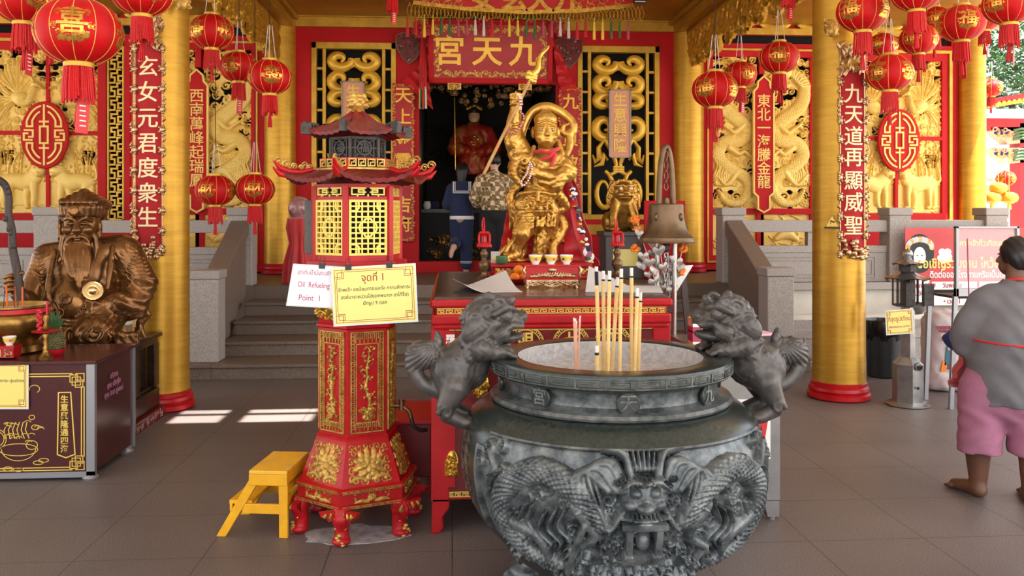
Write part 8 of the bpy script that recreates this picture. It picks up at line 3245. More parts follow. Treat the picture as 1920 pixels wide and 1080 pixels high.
# event banner tied on the balustrade
BYy = 10.45
t = thing('event_banner', 'red printed event banner in Thai hung on the granite balustrade', 'banner', P(1697, 573, BYy))
x1b, z1b = PX(2030, BYy) - t.location.x, PZ(428, BYy) - t.location.z
b = MB()
b.bx(0, x1b, 0, 0.01, 0, z1b)
b.build('vinyl', mat('banner_red', (206, 62, 60), 0.35, 0.0, 1.5, (182, 36, 48)), t)
b = MB()
b.bx(0.05, 0.32, -0.004, 0, 0.0, 0.32)
b.bx(0.35, 0.95, -0.004, 0, 0.0, 0.30)
b.bx(0.98, x1b, -0.004, 0, 0.0, 0.30)
b.build('white_boxes', 'white', t, bevel=0.002)
b = MB()
b.text('ขอเชิญร่วมงาน ไหว้ขยิดองค์พระกิ๊วเทียน', 0.165, T(0.16, -0.003, z1b - 0.46), 0.003, 0.003, sx=0.8, align='LEFT')
b.text('ติดต่อออกโรงทานหรือเป็นเจ้าภาพ ติดต่อ', 0.115, T(0.32, -0.003, z1b - 0.60), 0.003, 0.002, 1, sx=0.78, align='LEFT')
b.text('ศาลเจ้ากิ๊วเทียนเก้ง', 0.10, T(1.05, -0.003, z1b - 0.2), 0.003, 0.002, 2, sx=0.9)
for k, s_ in enumerate(('28 มค. 2569', 'วันอังคาร', 'วันพฤหัส', '• เวลา 10', '• เวลา 1')):
 b.text(s_, 0.085, T(0.22 if k < 2 else 0.62, -0.006, 0.25 - 0.1 * (k if k < 2 else k - 2)), 0.002, 0.001, 3, sx=0.85)
b.build('lettering', ['cup_yellow', 'white', 'gold_paint', 'ink_pink'], t)
b = MB()
b.prism(arc(0.19, 0.66, 0.19, 0.25, 0, 360, 24)[:-1], 0.003, T(rx=PI / 2), 2)
b.prism(arc(0.19, 0.62, 0.08, 0.125, 0, 360, 20)[:-1], 0.005, T(rx=PI / 2), 0)
for k in range(13):
 b.prism(arc(0.19 + 0.16 * math.cos(PI * k / 12), 0.74 + 0.1 * math.sin(PI * k / 12), 0.034, 0.04, 0, 360, 10)[:-1], 0.006 + 0.0004 * k, T(rx=PI / 2), 1 if k % 3 else 4)
for s_ in (-1, 1):
 b.prism(arc(0.19 + s_ * 0.03, 0.632, 0.014, 0.006, 0, 360, 10)[:-1], 0.0065, T(rx=PI / 2), 2)
b.prism(arc(0.19, 0.565, 0.016, 0.007, 0, 360, 10)[:-1], 0.0065, T(rx=PI / 2), 3)
for k in range(9):
 b.prism(arc(0.52 + 0.05 * math.cos(k), 0.62 + 0.06 * math.sin(k * 2), 0.05, 0.045, 0, 360, 12)[:-1], 0.003 + 0.0004 * k, T(rx=PI / 2), 0)
b.prism([(0.66, 0.45), (0.70, 0.45), (0.70, 0.84), (0.66, 0.84)], 0.004, T(rx=PI / 2), 1)
b.build('printed_figure', ['porcelain', 'grey_alu', 'ink_black', 'ink_red', 'gold_dull'], t)

# glass display stand
t = thing('glass_stand', 'metal framed upright glass pane on a stand in front of the banner', 'stand', (PX(1850, 6.95), 6.95, 0))
xa, xb = PX(1793, 6.95) - t.location.x, PX(1912, 6.95) - t.location.x
z0, z1 = PZ(562, 6.95), PZ(425, 6.95)
b = MB()
for (a, c, e, f_) in ((xa, xa + 0.025, z0, z1), (xb - 0.025, xb, z0, z1), (xa, xb, z1 - 0.02, z1), (xa, xb, z0, z0 + 0.07)):
 b.bx(a, c, 0, 0.04, e, f_)
b.build('frame', 'grey_alu', t, bevel=0.003)
b = MB()
b.bx(xa + 0.02, xb - 0.02, 0.016, 0.02, z0 + 0.05, z1 - 0.015)
b.build('pane', mat('dusty_glass', (240, 236, 238), 0.2, 0.0, alpha=0.26), t)
b = MB()
for k in range(2):
 b.bx(xa, xb, 0.02 + 0.4 * k, 0.05 + 0.4 * k, z0 - 0.01, z0 + 0.02)
b.bx(xa, xb, 0.02, 0.45, z0 - 0.02, z0)
b.build('tray', 'iron', t)
for x in (xa + 0.01, xb - 0.03):
 for y in (0.03, 0.42):
  b = MB()
  b.box((x - 0.02, y, z0 / 2), (0.035, 0.03, z0), 0, 0, ry=0.04)
  b.build('leg', 'grey_alu', t)

# ------------------------------------------------------------------ red lanterns
def on_ball(b, ch, size, r, rz_, z0=0.0, lon=0.0, m=0, bold=0.006, ext=0.002):
 v, f = text_arrays(ch, size, ext, bold, fine=size > 0.2)
 lo = lon + v[:, 0] / r
 la = np.clip((v[:, 1] + z0) / rz_, -0.95, 0.95)
 rr = r * np.sqrt(1 - la ** 2) + 0.002 + v[:, 2]
 b.add(np.stack([rr * np.sin(lo), -rr * np.cos(lo), v[:, 1] + z0], 1), f, m)


def lantern_proto(ch, seed, with_tag):
 """unit lantern: body 1 wide, centred on the origin"""
 rn = random.Random(seed)
 t = thing('lantern', None, 'lantern', (0, 0, 0), group='red paper lanterns')
 r, h = 0.5, 0.40
 prof = []
 for k in range(19):
  a = -PI / 2 + 0.36 + (PI - 0.72) * k / 18
  prof.append((r * math.cos(a) ** 0.9, h * math.sin(a)))
 b = MB()
 V, F = [], []
 n = 72
 for i in range(n):
  a = 2 * PI * i / n
  q = 1 - 0.018 * (1 - abs(math.sin(a * 6)))
  for (pr_, pz_) in prof:
   V.append((pr_ * q * math.cos(a), pr_ * q * math.sin(a), pz_))
 k = len(prof)
 F = [(i * k + j, ((i + 1) % n) * k + j, ((i + 1) % n) * k + j + 1, i * k + j + 1) for i in range(n) for j in range(k - 1)]
 b.add(V, F)
 b.build('body', 'red_lantern', t, smooth=60)
 b = MB()
 for i in range(12):
  a = PI * i / 6
  b.tube([(pr_ * 0.985 * math.cos(a), pr_ * 0.985 * math.sin(a), pz_) for pr_, pz_ in prof], 0.0045, 4)
 b.build('ribs', 'gold_paint', t)
 b = MB()
 b.lathe([(0.16, 0.35), (0.175, 0.355), (0.175, 0.43), (0.165, 0.435), (0.15, 0.43), (0.15, 0.36)], 28, caps=False)
 b.build('top_ring', 'gold_trim', t, smooth=40)
 b = MB()
 b.lathe([(0.15, -0.43), (0.17, -0.43), (0.175, -0.40), (0.175, -0.36), (0.16, -0.355)], 28, caps=False)
 b.build('bottom_ring', 'gold_trim', t, smooth=40)
 b = MB()
 for i in range(46):
  a = 2 * PI * i / 46
  rr = 0.155 + rn.uniform(-0.012, 0.012)
  L = 0.40 + rn.uniform(-0.05, 0.05)
  b.tube([(rr * 0.95 * math.cos(a), rr * 0.95 * math.sin(a), -0.42), (rr * 1.06 * math.cos(a), rr * 1.06 * math.sin(a), -0.44 - L * 0.5), (rr * 1.12 * math.cos(a + 0.05), rr * 1.12 * math.sin(a + 0.05), -0.44 - L)], 0.012, 4)
 for i in range(9):
  a = i * 0.7
  b.tube([(0.01 * math.cos(a), 0.01 * math.sin(a), -0.82), (0.035 * math.cos(a), 0.035 * math.sin(a), -1.0), (0.045 * math.cos(a), 0.045 * math.sin(a), -1.15)], 0.012, 4)
 b.cyl((0, 0, -0.42), (0, 0, -0.84), 0.012, 6)
 b.build('tassel', 'red_thread', t)
 b = MB()
 for q in range(4):
  lon = q * PI / 2
  on_ball(b, ch if q % 2 == 0 else '福', 0.36, r, h, 0.03, lon, 0, 0.005)
  for (dx, dz) in ((-0.17, 0.15), (0.17, 0.15), (-0.2, -0.02), (0.2, -0.02), (-0.1, -0.17), (0.0, -0.19), (0.1, -0.17), (0.05, -0.15), (-0.05, -0.15), (0.15, -0.12), (-0.15, -0.1)):
   on_ball(b, rn.choice('❀✿吉祥如意❁'), 0.085, r, h, dz, lon + dx / r, 0, 0.006)
  for dx in np.linspace(-0.16, 0.16, 9):
   on_ball(b, '●', rn.uniform(0.05, 0.09), r, h, -0.17 + 0.9 * dx * dx + rn.uniform(-0.02, 0.02), lon + dx / r, 0, 0.0)
 b.build('gilt_motif', 'gold_bright', t)
 if with_tag:
  b = MB()
  b.box((0.05, -0.06, -1.02), (0.14, 0.012, 0.42), 0.4, ry=0.08)
  tg = b.build('paper_tag', 'tag_red', t)
  b = MB()
  for k in range(5):
   b.box((0.05, -0.067, -0.9 - 0.06 * k), (0.07, 0.012, 0.014), 0.4, ry=0.08)
  b.build('tag_print', 'white', tg)
 b = MB()
 for q in range(3):
  a = q * 2.1 + 0.3
  b.cyl((0.14 * math.cos(a), 0.14 * math.sin(a), 0.42), (0.05 * math.cos(a), 0.05 * math.sin(a), 1.2), 0.008, 5)
 b.build('wires', 'cord_white', t)
 return t


protos = [lantern_proto('喜', 1, True), lantern_proto('財', 2, False), lantern_proto('發', 3, False), lantern_proto('和', 4, True)]
used = set()
LAN = [  # px, py, width px, Y, proto, turn, label
 (148, 60, 150, 5.4, 0, 0.25, 'largest red lantern with 喜, left of the left gold column'),
 (45, -2, 112, 6.6, 3, 0.9, 'red lantern at the top left corner with a hanging tag'),
 (96, 30, 76, 8.6, 2, 0.3, 'red lantern half hidden behind the largest one, upper left'),
 (266, -14, 108, 6.3, 1, 0.8, 'red lantern above the couplet of the left gold column'),
 (130, -62, 110, 6.2, 2, 0.2, 'red lantern above the largest one, only its tassel in view'),
 (397, 60, 80, 8.6, 1, 1.0, 'red lantern just right of the left gold column'),
 (448, 126, 70, 8.9, 0, -0.2, 'small red lantern with 喜 before the carved dragon'),
 (506, 145, 80, 8.4, 2, 0.3, 'red lantern with 發 beside the gold wall column'),
 (404, 357, 71, 9.7, 1, -0.2, 'low red lantern with 財, nearer the left gold column'),
 (478, 355, 72, 9.8, 1, 0.2, 'low red lantern with 財 above the stair parapet'),
 (1340, 168, 87, 8.4, 0, 0.8, 'red lantern with a tag below the carved fringe, right of the bell'),
 (1388, 140, 62, 9.6, 3, 0.2, 'small red lantern between two larger ones over the red plaque'),
 (1461, 108, 76, 8.6, 3, 1.2, 'red lantern with a tag before the right carved dragon'),
 (1617, 22, 98, 6.8, 0, 0.6, 'large red lantern above the couplet of the right gold column'),
 (1668, 137, 88, 7.1, 2, 0.5, 'red lantern hanging low beside the couplet of the right gold column'),
 (1722, 74, 72, 8.0, 3, 0.7, 'red lantern with a tag above the right oval emblem'),
 (1718, -16, 96, 6.4, 1, 0.9, 'red lantern at the top edge, between the two big right ones'),
 (1803, 44, 88, 7.0, 0, 1.3, 'red lantern with a torn tag near the far right column'),
 (1892, 8, 98, 6.2, 3, 0.4, 'red lantern at the top right corner'),
 (1752, 38, 64, 9.4, 2, 1.1, 'paler red lantern behind the two middle right ones'),
 (1846, 34, 62, 9.2, 3, 0.3, 'paler red lantern behind the top right one, with a tag'),
 (1656, 84, 56, 9.4, 1, 0.6, 'red lantern half hidden behind the low one at the right column'),
 (736, -28, 60, 9.0, 3, 0.1, 'red lantern above the doorway banner with only its tag in view'),
 (1478, -44, 70, 7.6, 3, 0.0, 'red lantern above the right carved fringe with only its tag in view'),
 (1858, 165, 43, 14.2, 2, 0.5, 'small red lantern hanging outside by the far right column'),
 (1886, 335, 36, 14.5, 1, 0.4, 'small red lantern hanging low outside over the orange ones'),
]
for (px, py, w, Y, k, rz, lab) in LAN:
 p = P(px, py, Y)
 sc = w * Y / FPX / 1.0
 if k in used:
  o = copy_thing(protos[k], p, rz, lab, sc)
 else:
  o = protos[k]
  used.add(k)
  o.location = p
  o.scale = (sc, sc, sc)
  o.rotation_euler[2] = rz
  o['label'] = lab
 top = (RZ if Y < 7.3 else GZ)
 top = top if p.z < top else p.z + 0.6
 b = MB()
 b.cyl((0, 0, 1.15), (0, 0, max(1.2, (top - p.z) / sc)), 0.009, 5)
 b.build('cord', 'cable', o)

for (px, py) in ((1872, 353), (1860, 371), (1892, 371), (1836, 353)):
 p = P(px, py, 14.2)
 t = thing('orange_lantern', 'small orange paper lantern in the cluster hanging outside at the far right', 'lantern', p, group='orange lanterns outside')
 b = MB()
 b.lathe([(0.06, -0.1), (0.13, -0.06), (0.15, 0), (0.13, 0.06), (0.06, 0.1)], 24)
 b.build('body', mat('orange_paper', (236, 150, 40), 0.6), t, smooth=40)
 b = MB()
 b.cyl((0, 0, -0.1), (0, 0, -0.2), 0.03, 8, r2=0.04)
 b.cyl((0, 0, 0.1), (0, 0, 0.9), 0.006, 4)
 b.build('tassel', 'cup_yellow', t)

# ------------------------------------------------------------------ banner, net and tassels over the doorway
VY = 11.4
t = thing('embroidered_banner', 'red embroidered banner with net and coloured tassels hung over the doorway', 'banner', P(980, 22, VY))
lx = lambda px: PX(px, VY) - t.location.x
lz = lambda py: PZ(py, VY) - t.location.z
top_h = GZ - t.location.z - 0.02
b = MB()
pts = [(lx(775), top_h), (lx(775), lz(8)), (lx(870), lz(18)), (lx(980), lz(23)), (lx(1090), lz(18)), (lx(1188), lz(6)), (lx(1188), top_h)]
b.prism(pts, 0.012, T(rx=PI / 2))
b.build('cloth', 'red_silk', t)
b = MB()
for ch, px in (('女', 905), ('玄', 963), ('天', 1012), ('九', 1062)):
 b.text(ch, 0.40, T(lx(px), -0.014, lz(1)), 0.006, 0.01)
b.build('lettering', 'gold_bright', t)
b = MB()
for s, xs in ((-1, (795, 815, 838, 858)), (1, (1085, 1108, 1130, 1160))):
 for i, px in enumerate(xs):
  for q in range(2):
   scroll(b, lx(px), lz(0 + 9 * q), 0.07, 0.05, s, 1, -0.016, a0=q * 2, turns=1.3, wid=0.007, d=0.004)
ribbon(b, [(p_[0], p_[1]) for p_ in pts[1:6]], 0.05, 0.005, UP(0, -0.012, 0))
b.build('gold_embroidery', 'gold_bright', t, smooth=60)
b = MB()
for i in range(64):
 px = 768 + i * 6.9
 z0 = lz(8 + 15 * (1 - ((px - 982) / 212) ** 2))
 zt = lz(38 + 4 * math.sin(i))
 for s in (-1, 1):
  b.tube([(lx(px), -0.006, z0), (lx(px + 5 * s), -0.01, (z0 + zt) / 2), (lx(px), -0.008, zt)], 0.0035, 4)
b.build('net', 'gold_trim', t)
cols_ = ['red_silk', 'red_silk', 'cup_yellow', 'cup_yellow', 'leaf_green', 'leaf_green', 'ink_pink', 'ink_pink', 'cord_white', 'cord_white']
for i in range(27):
 px = 764 + i * 15.9
 zt = lz(38)
 L = 0.20 + 0.05 * random.Random(i).random()
 b = MB()
 b.cyl((lx(px), -0.012, zt), (lx(px), -0.012, zt + 0.05), 0.006, 6)
 b.lathe([(0.006, 0), (0.016, -0.02), (0.013, -0.035), (0.022, -L * 0.7), (0.02, -L), (0, -L)], 8, T(lx(px), -0.012, zt), caps=False)
 b.build('hanging_tassel', cols_[i % 10], t, smooth=40)
for (px, py, lab) in ((790, 56, 'red cloth rosette at the left end of the name board'), (912, 50, 'red cloth rosette over the middle of the name board'), (1043, 53, 'red cloth rosette at the right end of the name board')):
 rn = random.Random(px)
 b = MB()
 for q in range(60):
  a, r = rn.uniform(0, 6.28), 0.13 * math.sqrt(rn.random())
  b.ball((r * math.cos(a), -0.04 - 0.06 * (1 - r / 0.13), r * math.sin(a)), (0.026, 0.02, 0.024), 6, 4)
 tag(b.build('rosette', 'red_silk', smooth=60, loc=P(px, py, 12.55)), lab, 'rosette', 'red rosettes on the name board')


def hang(px, py):
 return tuple(P(px, py, 12.75))


for lab, rows in (('dark red cloth swag hanging at the left of the name board', [[(795, 62), (790, 110), (775, 135), (752, 152)], [(803, 62), (805, 120), (806, 170), (812, 205)]]),
     ('red pleated cloth swag hanging at the right of the name board', [[(1034, 68), (1040, 110), (1046, 150), (1056, 178)], [(1036, 68), (1056, 110), (1070, 145), (1083, 166)]])):
 R_ = [[np.array(hang(*q)) for q in r] for r in rows]
 o = cloth_strip('cloth_swag', None, R_, 'red_silk', folds=0.03, nf=5)
 tag(o, lab, 'cloth', 'cloth swags')
t = thing('tassel_bundle', 'long red silk tassel with coloured ends left of the name board', 'tassel', P(793, 62, 12.7))
b = MB()
for q in range(30):
 a = q * 2.4
 r = 0.05 * math.sqrt((q + 1) / 30)
 b.tube([(r * 0.3 * math.cos(a), r * 0.3 * math.sin(a), 0), (r * math.cos(a), r * math.sin(a), -0.5), (r * 1.1 * math.cos(a), r * math.sin(a), -0.83)], 0.011, 4)
b.build('strands', 'red_silk', t)
b = MB()
for q in range(8):
 a = q * 0.8
 b.cyl((0.045 * math.cos(a), 0.045 * math.sin(a), -0.8), (0.05 * math.cos(a), 0.05 * math.sin(a), -1.12), 0.013, 6, q % 4)
b.build('coloured_ends', ['cup_yellow', 'leaf_green', 'red_silk', 'cord_white'], t)
for (px, py, lab) in ((768, 92, 'heart-shaped beaded ornament at the left of the name board'), (1066, 100, 'heart-shaped beaded ornament at the right of the name board')):
 rn = random.Random(px)
 t = thing('heart_ornament', lab, 'ornament', P(px, py, FY - 0.055), group='beaded heart ornaments')
 pts = [(-0.2, 0.18), (-0.1, 0.235), (0, 0.2), (0.1, 0.235), (0.2, 0.18), (0.2, 0.02), (0.1, -0.15), (0, -0.23), (-0.1, -0.15), (-0.2, 0.02)]
 b = MB()
 b.prism(pts, 0.05, T(rx=PI / 2))
 b.build('backing', 'red_dark', t)
 b = MB()
 for q in range(90):
  x, z = rn.uniform(-0.18, 0.18), rn.uniform(-0.2, 0.2)
  if z > -0.21 + abs(x) * 1.4 - 0.0 and z < 0.2:
   b.ball((x, -0.055, z), (rn.uniform(0.008, 0.02), 0.014, rn.uniform(0.008, 0.018)), 6, 4, rn.choice((0, 0, 0, 1, 2)))
 ribbon(b, pts, 0.014, 0.012, UP(0, -0.05, 0), 0, closed=True)
 b.build('beads', ['brass_dark', 'red_silk', 'silver_leaf'], t, smooth=60)
for (px, py, lab) in ((713, 6, 'white floodlight at the ceiling left of the doorway banner'), (1199, 8, 'dark floodlight at the ceiling right of the doorway banner')):
 t = thing('floodlight', lab, 'lamp', (PX(px, 11.0), 11.0, GZ - 0.0), group='floodlights')
 b = MB()
 b.box((0, 0, -0.12), (0.17, 0.06, 0.12), rx=-0.5)
 b.cyl((0, 0.02, -0.08), (0, 0.03, 0), 0.012, 8)
 b.build('housing', 'iron', t, bevel=0.006)
 b = MB()
 b.box((0, -0.032, -0.135), (0.14, 0.006, 0.09), rx=-0.5)
 b.build('lens', 'white', t)

# ------------------------------------------------------------------ inside the doorway
b = MB()
R = Relief(fx(1040) - fx(790), 0.46, 0.011, -0.9)
rn = random.Random(6)
for i in range(70):
 x = rn.uniform(0, R.w)
 low = 0.20 - 0.20 * math.cos((x / R.w - 0.5) * 2 * PI) * 0.6
 R.curl(x, rn.uniform(max(0.04, low), 0.44), rn.uniform(0.03, 0.055), 0.03, rn.choice((-1, 1)), 1.4, rn.uniform(0, 6))
R.mesh(b, flat_map(fx(790), fz(203), FY + 0.45), back=-0.03)
tag(b.build('carved_valance', mat('aged_gilding', (150, 116, 62), 0.4, 0.5, 12, (70, 28, 20)), smooth=50), 'dark carved and gilt arch valance inside the top of the doorway', 'valance')
t = thing('deity_statue', 'seated deity statue in red and gold robes inside the dark doorway', 'statue', P(889, 330, 15.6))
s = SDF((-0.5, -0.4, 0), (0.5, 0.3, 1.42), 0.018)
s.cap((0, 0, 0.12), (0, 0, 0.55), 0.34, 0.26, 0.08).cap((-0.2, 0, 0.78), (0.2, 0, 0.78), 0.15, 0.15, 0.08).cap((0, 0, 0.4), (0, 0, 0.8), 0.24, 0.2, 0.06)
for x in (-1, 1):
 s.path([(x * 0.26, 0, 0.78), (x * 0.36, -0.1, 0.5), (x * 0.12, -0.28, 0.42)], [0.12, 0.14, 0.1], 0.05)
s.disp(lambda x, y, z: 0.008 * np.sin(x * 45 + 3 * np.sin(z * 9)))
s.clip(2, 0.0)
s.build('robe', mat('robe_red', (150, 34, 24), 0.4, 0.1, 5, (150, 96, 40), ramp=(0.5, 0.6)), t)
s = SDF((-0.2, -0.2, 0.8), (0.2, 0.2, 1.42), 0.012)
s.cap((0, 0, 0.88), (0, 0, 0.98), 0.06, 0.06).ell((0, -0.01, 1.09), (0.105, 0.11, 0.14)).ell((0, -0.12, 1.07), (0.02, 0.02, 0.025), k=0.02)
s.build('face', 'skin_fair', t)
b = MB()
b.lathe([(0.118, 1.14), (0.125, 1.18), (0.11, 1.24), (0.06, 1.29), (0, 1.3)], 20, caps=False)
b.build('hair', 'hair', t, smooth=60)
b = MB()
for k in range(9):
 b.ball((0.13 * (k - 4) / 4, -0.08, 1.27 - 0.012 * abs(k - 4)), (0.022, 0.02, 0.04), 8, 6)
b.tube([(-0.34, -0.25, 0.1), (-0.36, -0.25, 1.4)], 0.014, 6)
for k in range(12):
 b.ball((0.07 * math.sin(k * 2), -0.30 + 0.004 * k, 0.15 + 0.05 * k), (0.035, 0.02, 0.025), 8, 6)
b.build('gilt_ornaments', 'gold_bright', t, smooth=60)
t = thing('inner_altar', 'black and gold carved altar inside the doorway', 'altar', (fx(905), 14.3, PLAT))
aw, ah = (fx(1030) - fx(790)) / 2 + 0.1, PZ(392, 14.3) - PLAT
b = MB()
b.bx(-aw, aw, 0, 0.8, 0, ah - 0.05)
b.build('body', 'black_shiny', t)
b = MB()
b.bx(-aw - 0.03, aw + 0.03, -0.04, 0.82, ah - 0.06, ah)
b.build('top', 'wood_table', t)
b = MB()
R = Relief(2 * aw, ah * 0.5, 0.012, -0.9)
for i in range(90):
 R.curl(rn.uniform(0, R.w), rn.uniform(0.05, R.h), rn.uniform(0.04, 0.065), 0.03, rn.choice((-1, 1)), 1.5, rn.uniform(0, 6))
R.mesh(b, flat_map(-aw, 0.06, -0.005), back=0)
b.build('gilt_front', 'brass', t, smooth=50)
for k, (px, m) in enumerate(((800, 'porcelain'), (815, 'navy'), (832, 'brass'), (948, 'brass'), (962, 'porcelain'))):
 b = MB()
 b.lathe([(0, 0), (0.05, 0), (0.07, 0.05), (0.06, 0.10), (0.05, 0.12), (0.055, 0.13), (0, 0.12)], 18, caps=False)
 tag(b.build('offering_jar', m, smooth=50, loc=(fx(px) * 1.1, 14.45, PLAT + ah)), ['white porcelain jar at the left end of the inner altar', 'blue jar on the inner altar beside the white jar', 'brass jar on the inner altar left of the girl in navy', 'brass jar on the inner altar right of the patterned shirt', 'white jar on the inner altar behind the golden figure'][k], 'jar', 'jars on the inner altar')
b = MB()
for (x0, x1, py) in ((790, 870, 240), (930, 985, 240), (795, 860, 290), (925, 990, 292)):
 b.tube(spline([tuple(P(x0 + (x1 - x0) * k / 5, py + 4 * math.sin(k * 2.2), 16.6)) for k in range(6)], 4), 0.03, 6)
 for k in range(5):
  b.ball(P(x1 - 12 + 5 * k, py - 2 + 2 * math.sin(k * 2), 16.55), (0.05, 0.03, 0.055), 8, 6)
tag(b.build('gilt_cloud_carving', 'brass', smooth=60), 'wavy gilt cloud carvings on the dark shrine inside the doorway', 'carving')
for (x, z) in ((0.95, 2.35), (0.05, 2.25)):
 ld = bpy.data.lights.new('shrine_fill', 'POINT')  # added weak warm point light inside the doorway, no fitting modelled
 ld.energy = 1.6
 ld.color = (1.0, 0.72, 0.42)
 ld.shadow_soft_size = 0.08
 lo_ = bpy.data.objects.new('shrine_fill', ld)
 C.objects.link(lo_)
 lo_.location = (x, 14.6, z + 0.4)

# ------------------------------------------------------------------ gold guardian lion and red board by the right window
gx = PX(1166, 11.7)
gz = PZ(434, 11.7)
b = MB()
b.bx(-0.27, 0.27, -0.24, 0.3, 0, gz - PLAT - 0.06)
b.bx(-0.30, 0.30, -0.27, 0.33, gz - PLAT - 0.06, gz - PLAT)
pd = b.build('stone_pedestal', 'granite_dark', bevel=0.01, loc=(gx, 11.7, PLAT))
tag(pd, 'dark stone pedestal under the gold guardian lion', 'pedestal')
b = MB()
b.bx(-0.17, 0.17, -0.004, 0, 0.17, 0.4)
tag(b.build('paper_notice', 'yellow_card', loc=(gx, 11.458, PLAT)), 'plain yellow paper on the stone pedestal', 'paper')
s = SDF((-0.32, -0.34, 0), (0.34, 0.36, 0.76), 0.0095)
s.cap((0, 0.1, 0.14), (0, -0.05, 0.40), 0.17, 0.14, 0.05).ell((0, -0.12, 0.54), (0.15, 0.15, 0.14), k=0.03).ell((0, -0.24, 0.50), (0.10, 0.08, 0.075), k=0.02)
for x in (-1, 1):
 s.path([(x * 0.10, -0.10, 0.40), (x * 0.15, -0.16, 0.2), (x * 0.15, -0.2, 0.05)], [0.075, 0.06, 0.055], 0.03)
 s.ell((x * 0.15, -0.24, 0.035), (0.075, 0.085, 0.045), k=0.02).ell((x * 0.17, 0.12, 0.13), (0.09, 0.16, 0.14), k=0.03).ell((x * 0.19, -0.02, 0.04), (0.07, 0.1, 0.045), k=0.02)
 s.ell((x * 0.07, -0.26, 0.585), 0.035, k=0.006).ell((x * 0.15, -0.1, 0.6), (0.03, 0.04, 0.06), k=0.01)
 for k in range(9):
  s.spiral((x * (0.15 + 0.02 * (k % 2)), -0.08, 0.68 - 0.04 * k), 0.04, 0.015, 1.3, a0=k, sg=x)
s.ell((0, -0.31, 0.53), (0.045, 0.03, 0.026), k=0.008).box((0, -0.27, 0.50), (0.105, 0.05, 0.03), rnd=0.02, k=0.02).path([(-0.12, -0.22, 0.62), (-0.05, -0.28, 0.63), (0, -0.27, 0.61), (0.05, -0.28, 0.63), (0.12, -0.22, 0.62)], 0.02, 0.008)
for k in range(9):
 s.spiral((0.16 * math.cos(PI * k / 8), -0.12, 0.56 + 0.13 * math.sin(PI * k / 8)), 0.045, 0.018, 1.2, a0=k)
s.box((0, -0.3, 0.465), (0.075, 0.06, 0.012), rnd=0.005, k=0.0, sub=True)
s.path([(0.12, 0.2, 0.2), (0.25, 0.2, 0.35), (0.24, 0.18, 0.5), (0.15, 0.15, 0.6)], [0.05, 0.06, 0.06, 0.03], 0.02)
s.clip(2, 0.0)
gl = thing('guardian_lion', 'gold guardian lion statue sitting on a dark stone pedestal', 'statue', (gx, 11.7, gz))
s.build('body', 'gold_statue', gl)
b = MB()
for x in (-1, 1):
 b.ball((x * 0.07, -0.284, 0.585), (0.024, 0.016, 0.02), 10, 8)
b.build('eyes', 'white', gl, smooth=180)
t = thing('red_board', 'plain red board standing behind the bell', 'board', (PX(1248, 11.3), 11.3, PLAT))
b = MB()
b.bx(-0.29, 0.27, 0, 0.04, 0.02, PZ(376, 11.3) - PLAT)
b.build('panel', 'red_wall', t, bevel=0.005)
for x in (-0.25, 0.23):
 b = MB()
 b.bx(x - 0.02, x + 0.02, -0.1, 0.14, 0, 0.04)
 b.build('foot', 'red_dark', t)
t = thing('draped_stand', 'stand draped in red cloth with a wrapped clear bundle behind the pagoda lamp', 'stand', (PX(562, 11.2), 11.2, PLAT))
b = MB()
V, F = [], []
for j, (r, z) in enumerate(((0.22, 0), (0.2, 0.25), (0.13, 0.5), (0.17, 0.7), (0.16, 0.82), (0.0, 0.84))):
 for i in range(48):
  a = 2 * PI * i / 48
  w = 1 + 0.10 * math.sin(i * 2 * PI * 9 / 48) * (z < 0.8)
  V.append((r * w * math.cos(a), r * w * math.sin(a), z))
F = [(j * 48 + i, j * 48 + (i + 1) % 48, (j + 1) * 48 + (i + 1) % 48, (j + 1) * 48 + i) for j in range(5) for i in range(48)]
b.add(V, F)
b.build('red_drape', 'red_silk', t, smooth=60)
b = MB()
b.ball((0, 0, 0.95), (0.15, 0.13, 0.16), 18, 12)
b.build('wrapped_bundle', mat('cellophane', (196, 150, 150), 0.12, 0.0, 9, (120, 60, 60), coat=0.6), t, smooth=180)

# ------------------------------------------------------------------ people
def head(s, c, r, yaw=0.0):
 x, y, z = c
 cs, sn = math.cos(yaw), math.sin(yaw)
 q = lambda dx, dy, dz: (x + cs * dx - sn * dy, y + sn * dx + cs * dy, z + dz)
 s.ell(q(0, 0.01, 0.01), (0.078 * r, 0.095 * r, 0.11 * r), k=0.02).ell(q(0, -0.045 * r, -0.05 * r), (0.058 * r, 0.05 * r, 0.06 * r), k=0.02)
 s.path([q(0, -0.088 * r, 0.015 * r), q(0, -0.112 * r, -0.025 * r)], [0.01, 0.016], 0.012)
 s.ell(q(0, -0.092 * r, -0.062 * r), (0.026 * r, 0.012, 0.007), k=0.006)
 for e in (-1, 1):
  s.ell(q(e * 0.078 * r, 0.012, -0.01), (0.012, 0.024, 0.034), k=0.006)
  s.ell(q(e * 0.032 * r, -0.082 * r, 0.018 * r), (0.017, 0.010, 0.008), k=0.003)
  s.path([q(e * 0.015 * r, -0.094 * r, 0.04 * r), q(e * 0.05 * r, -0.08 * r, 0.042 * r)], 0.005, 0.004)
 return q


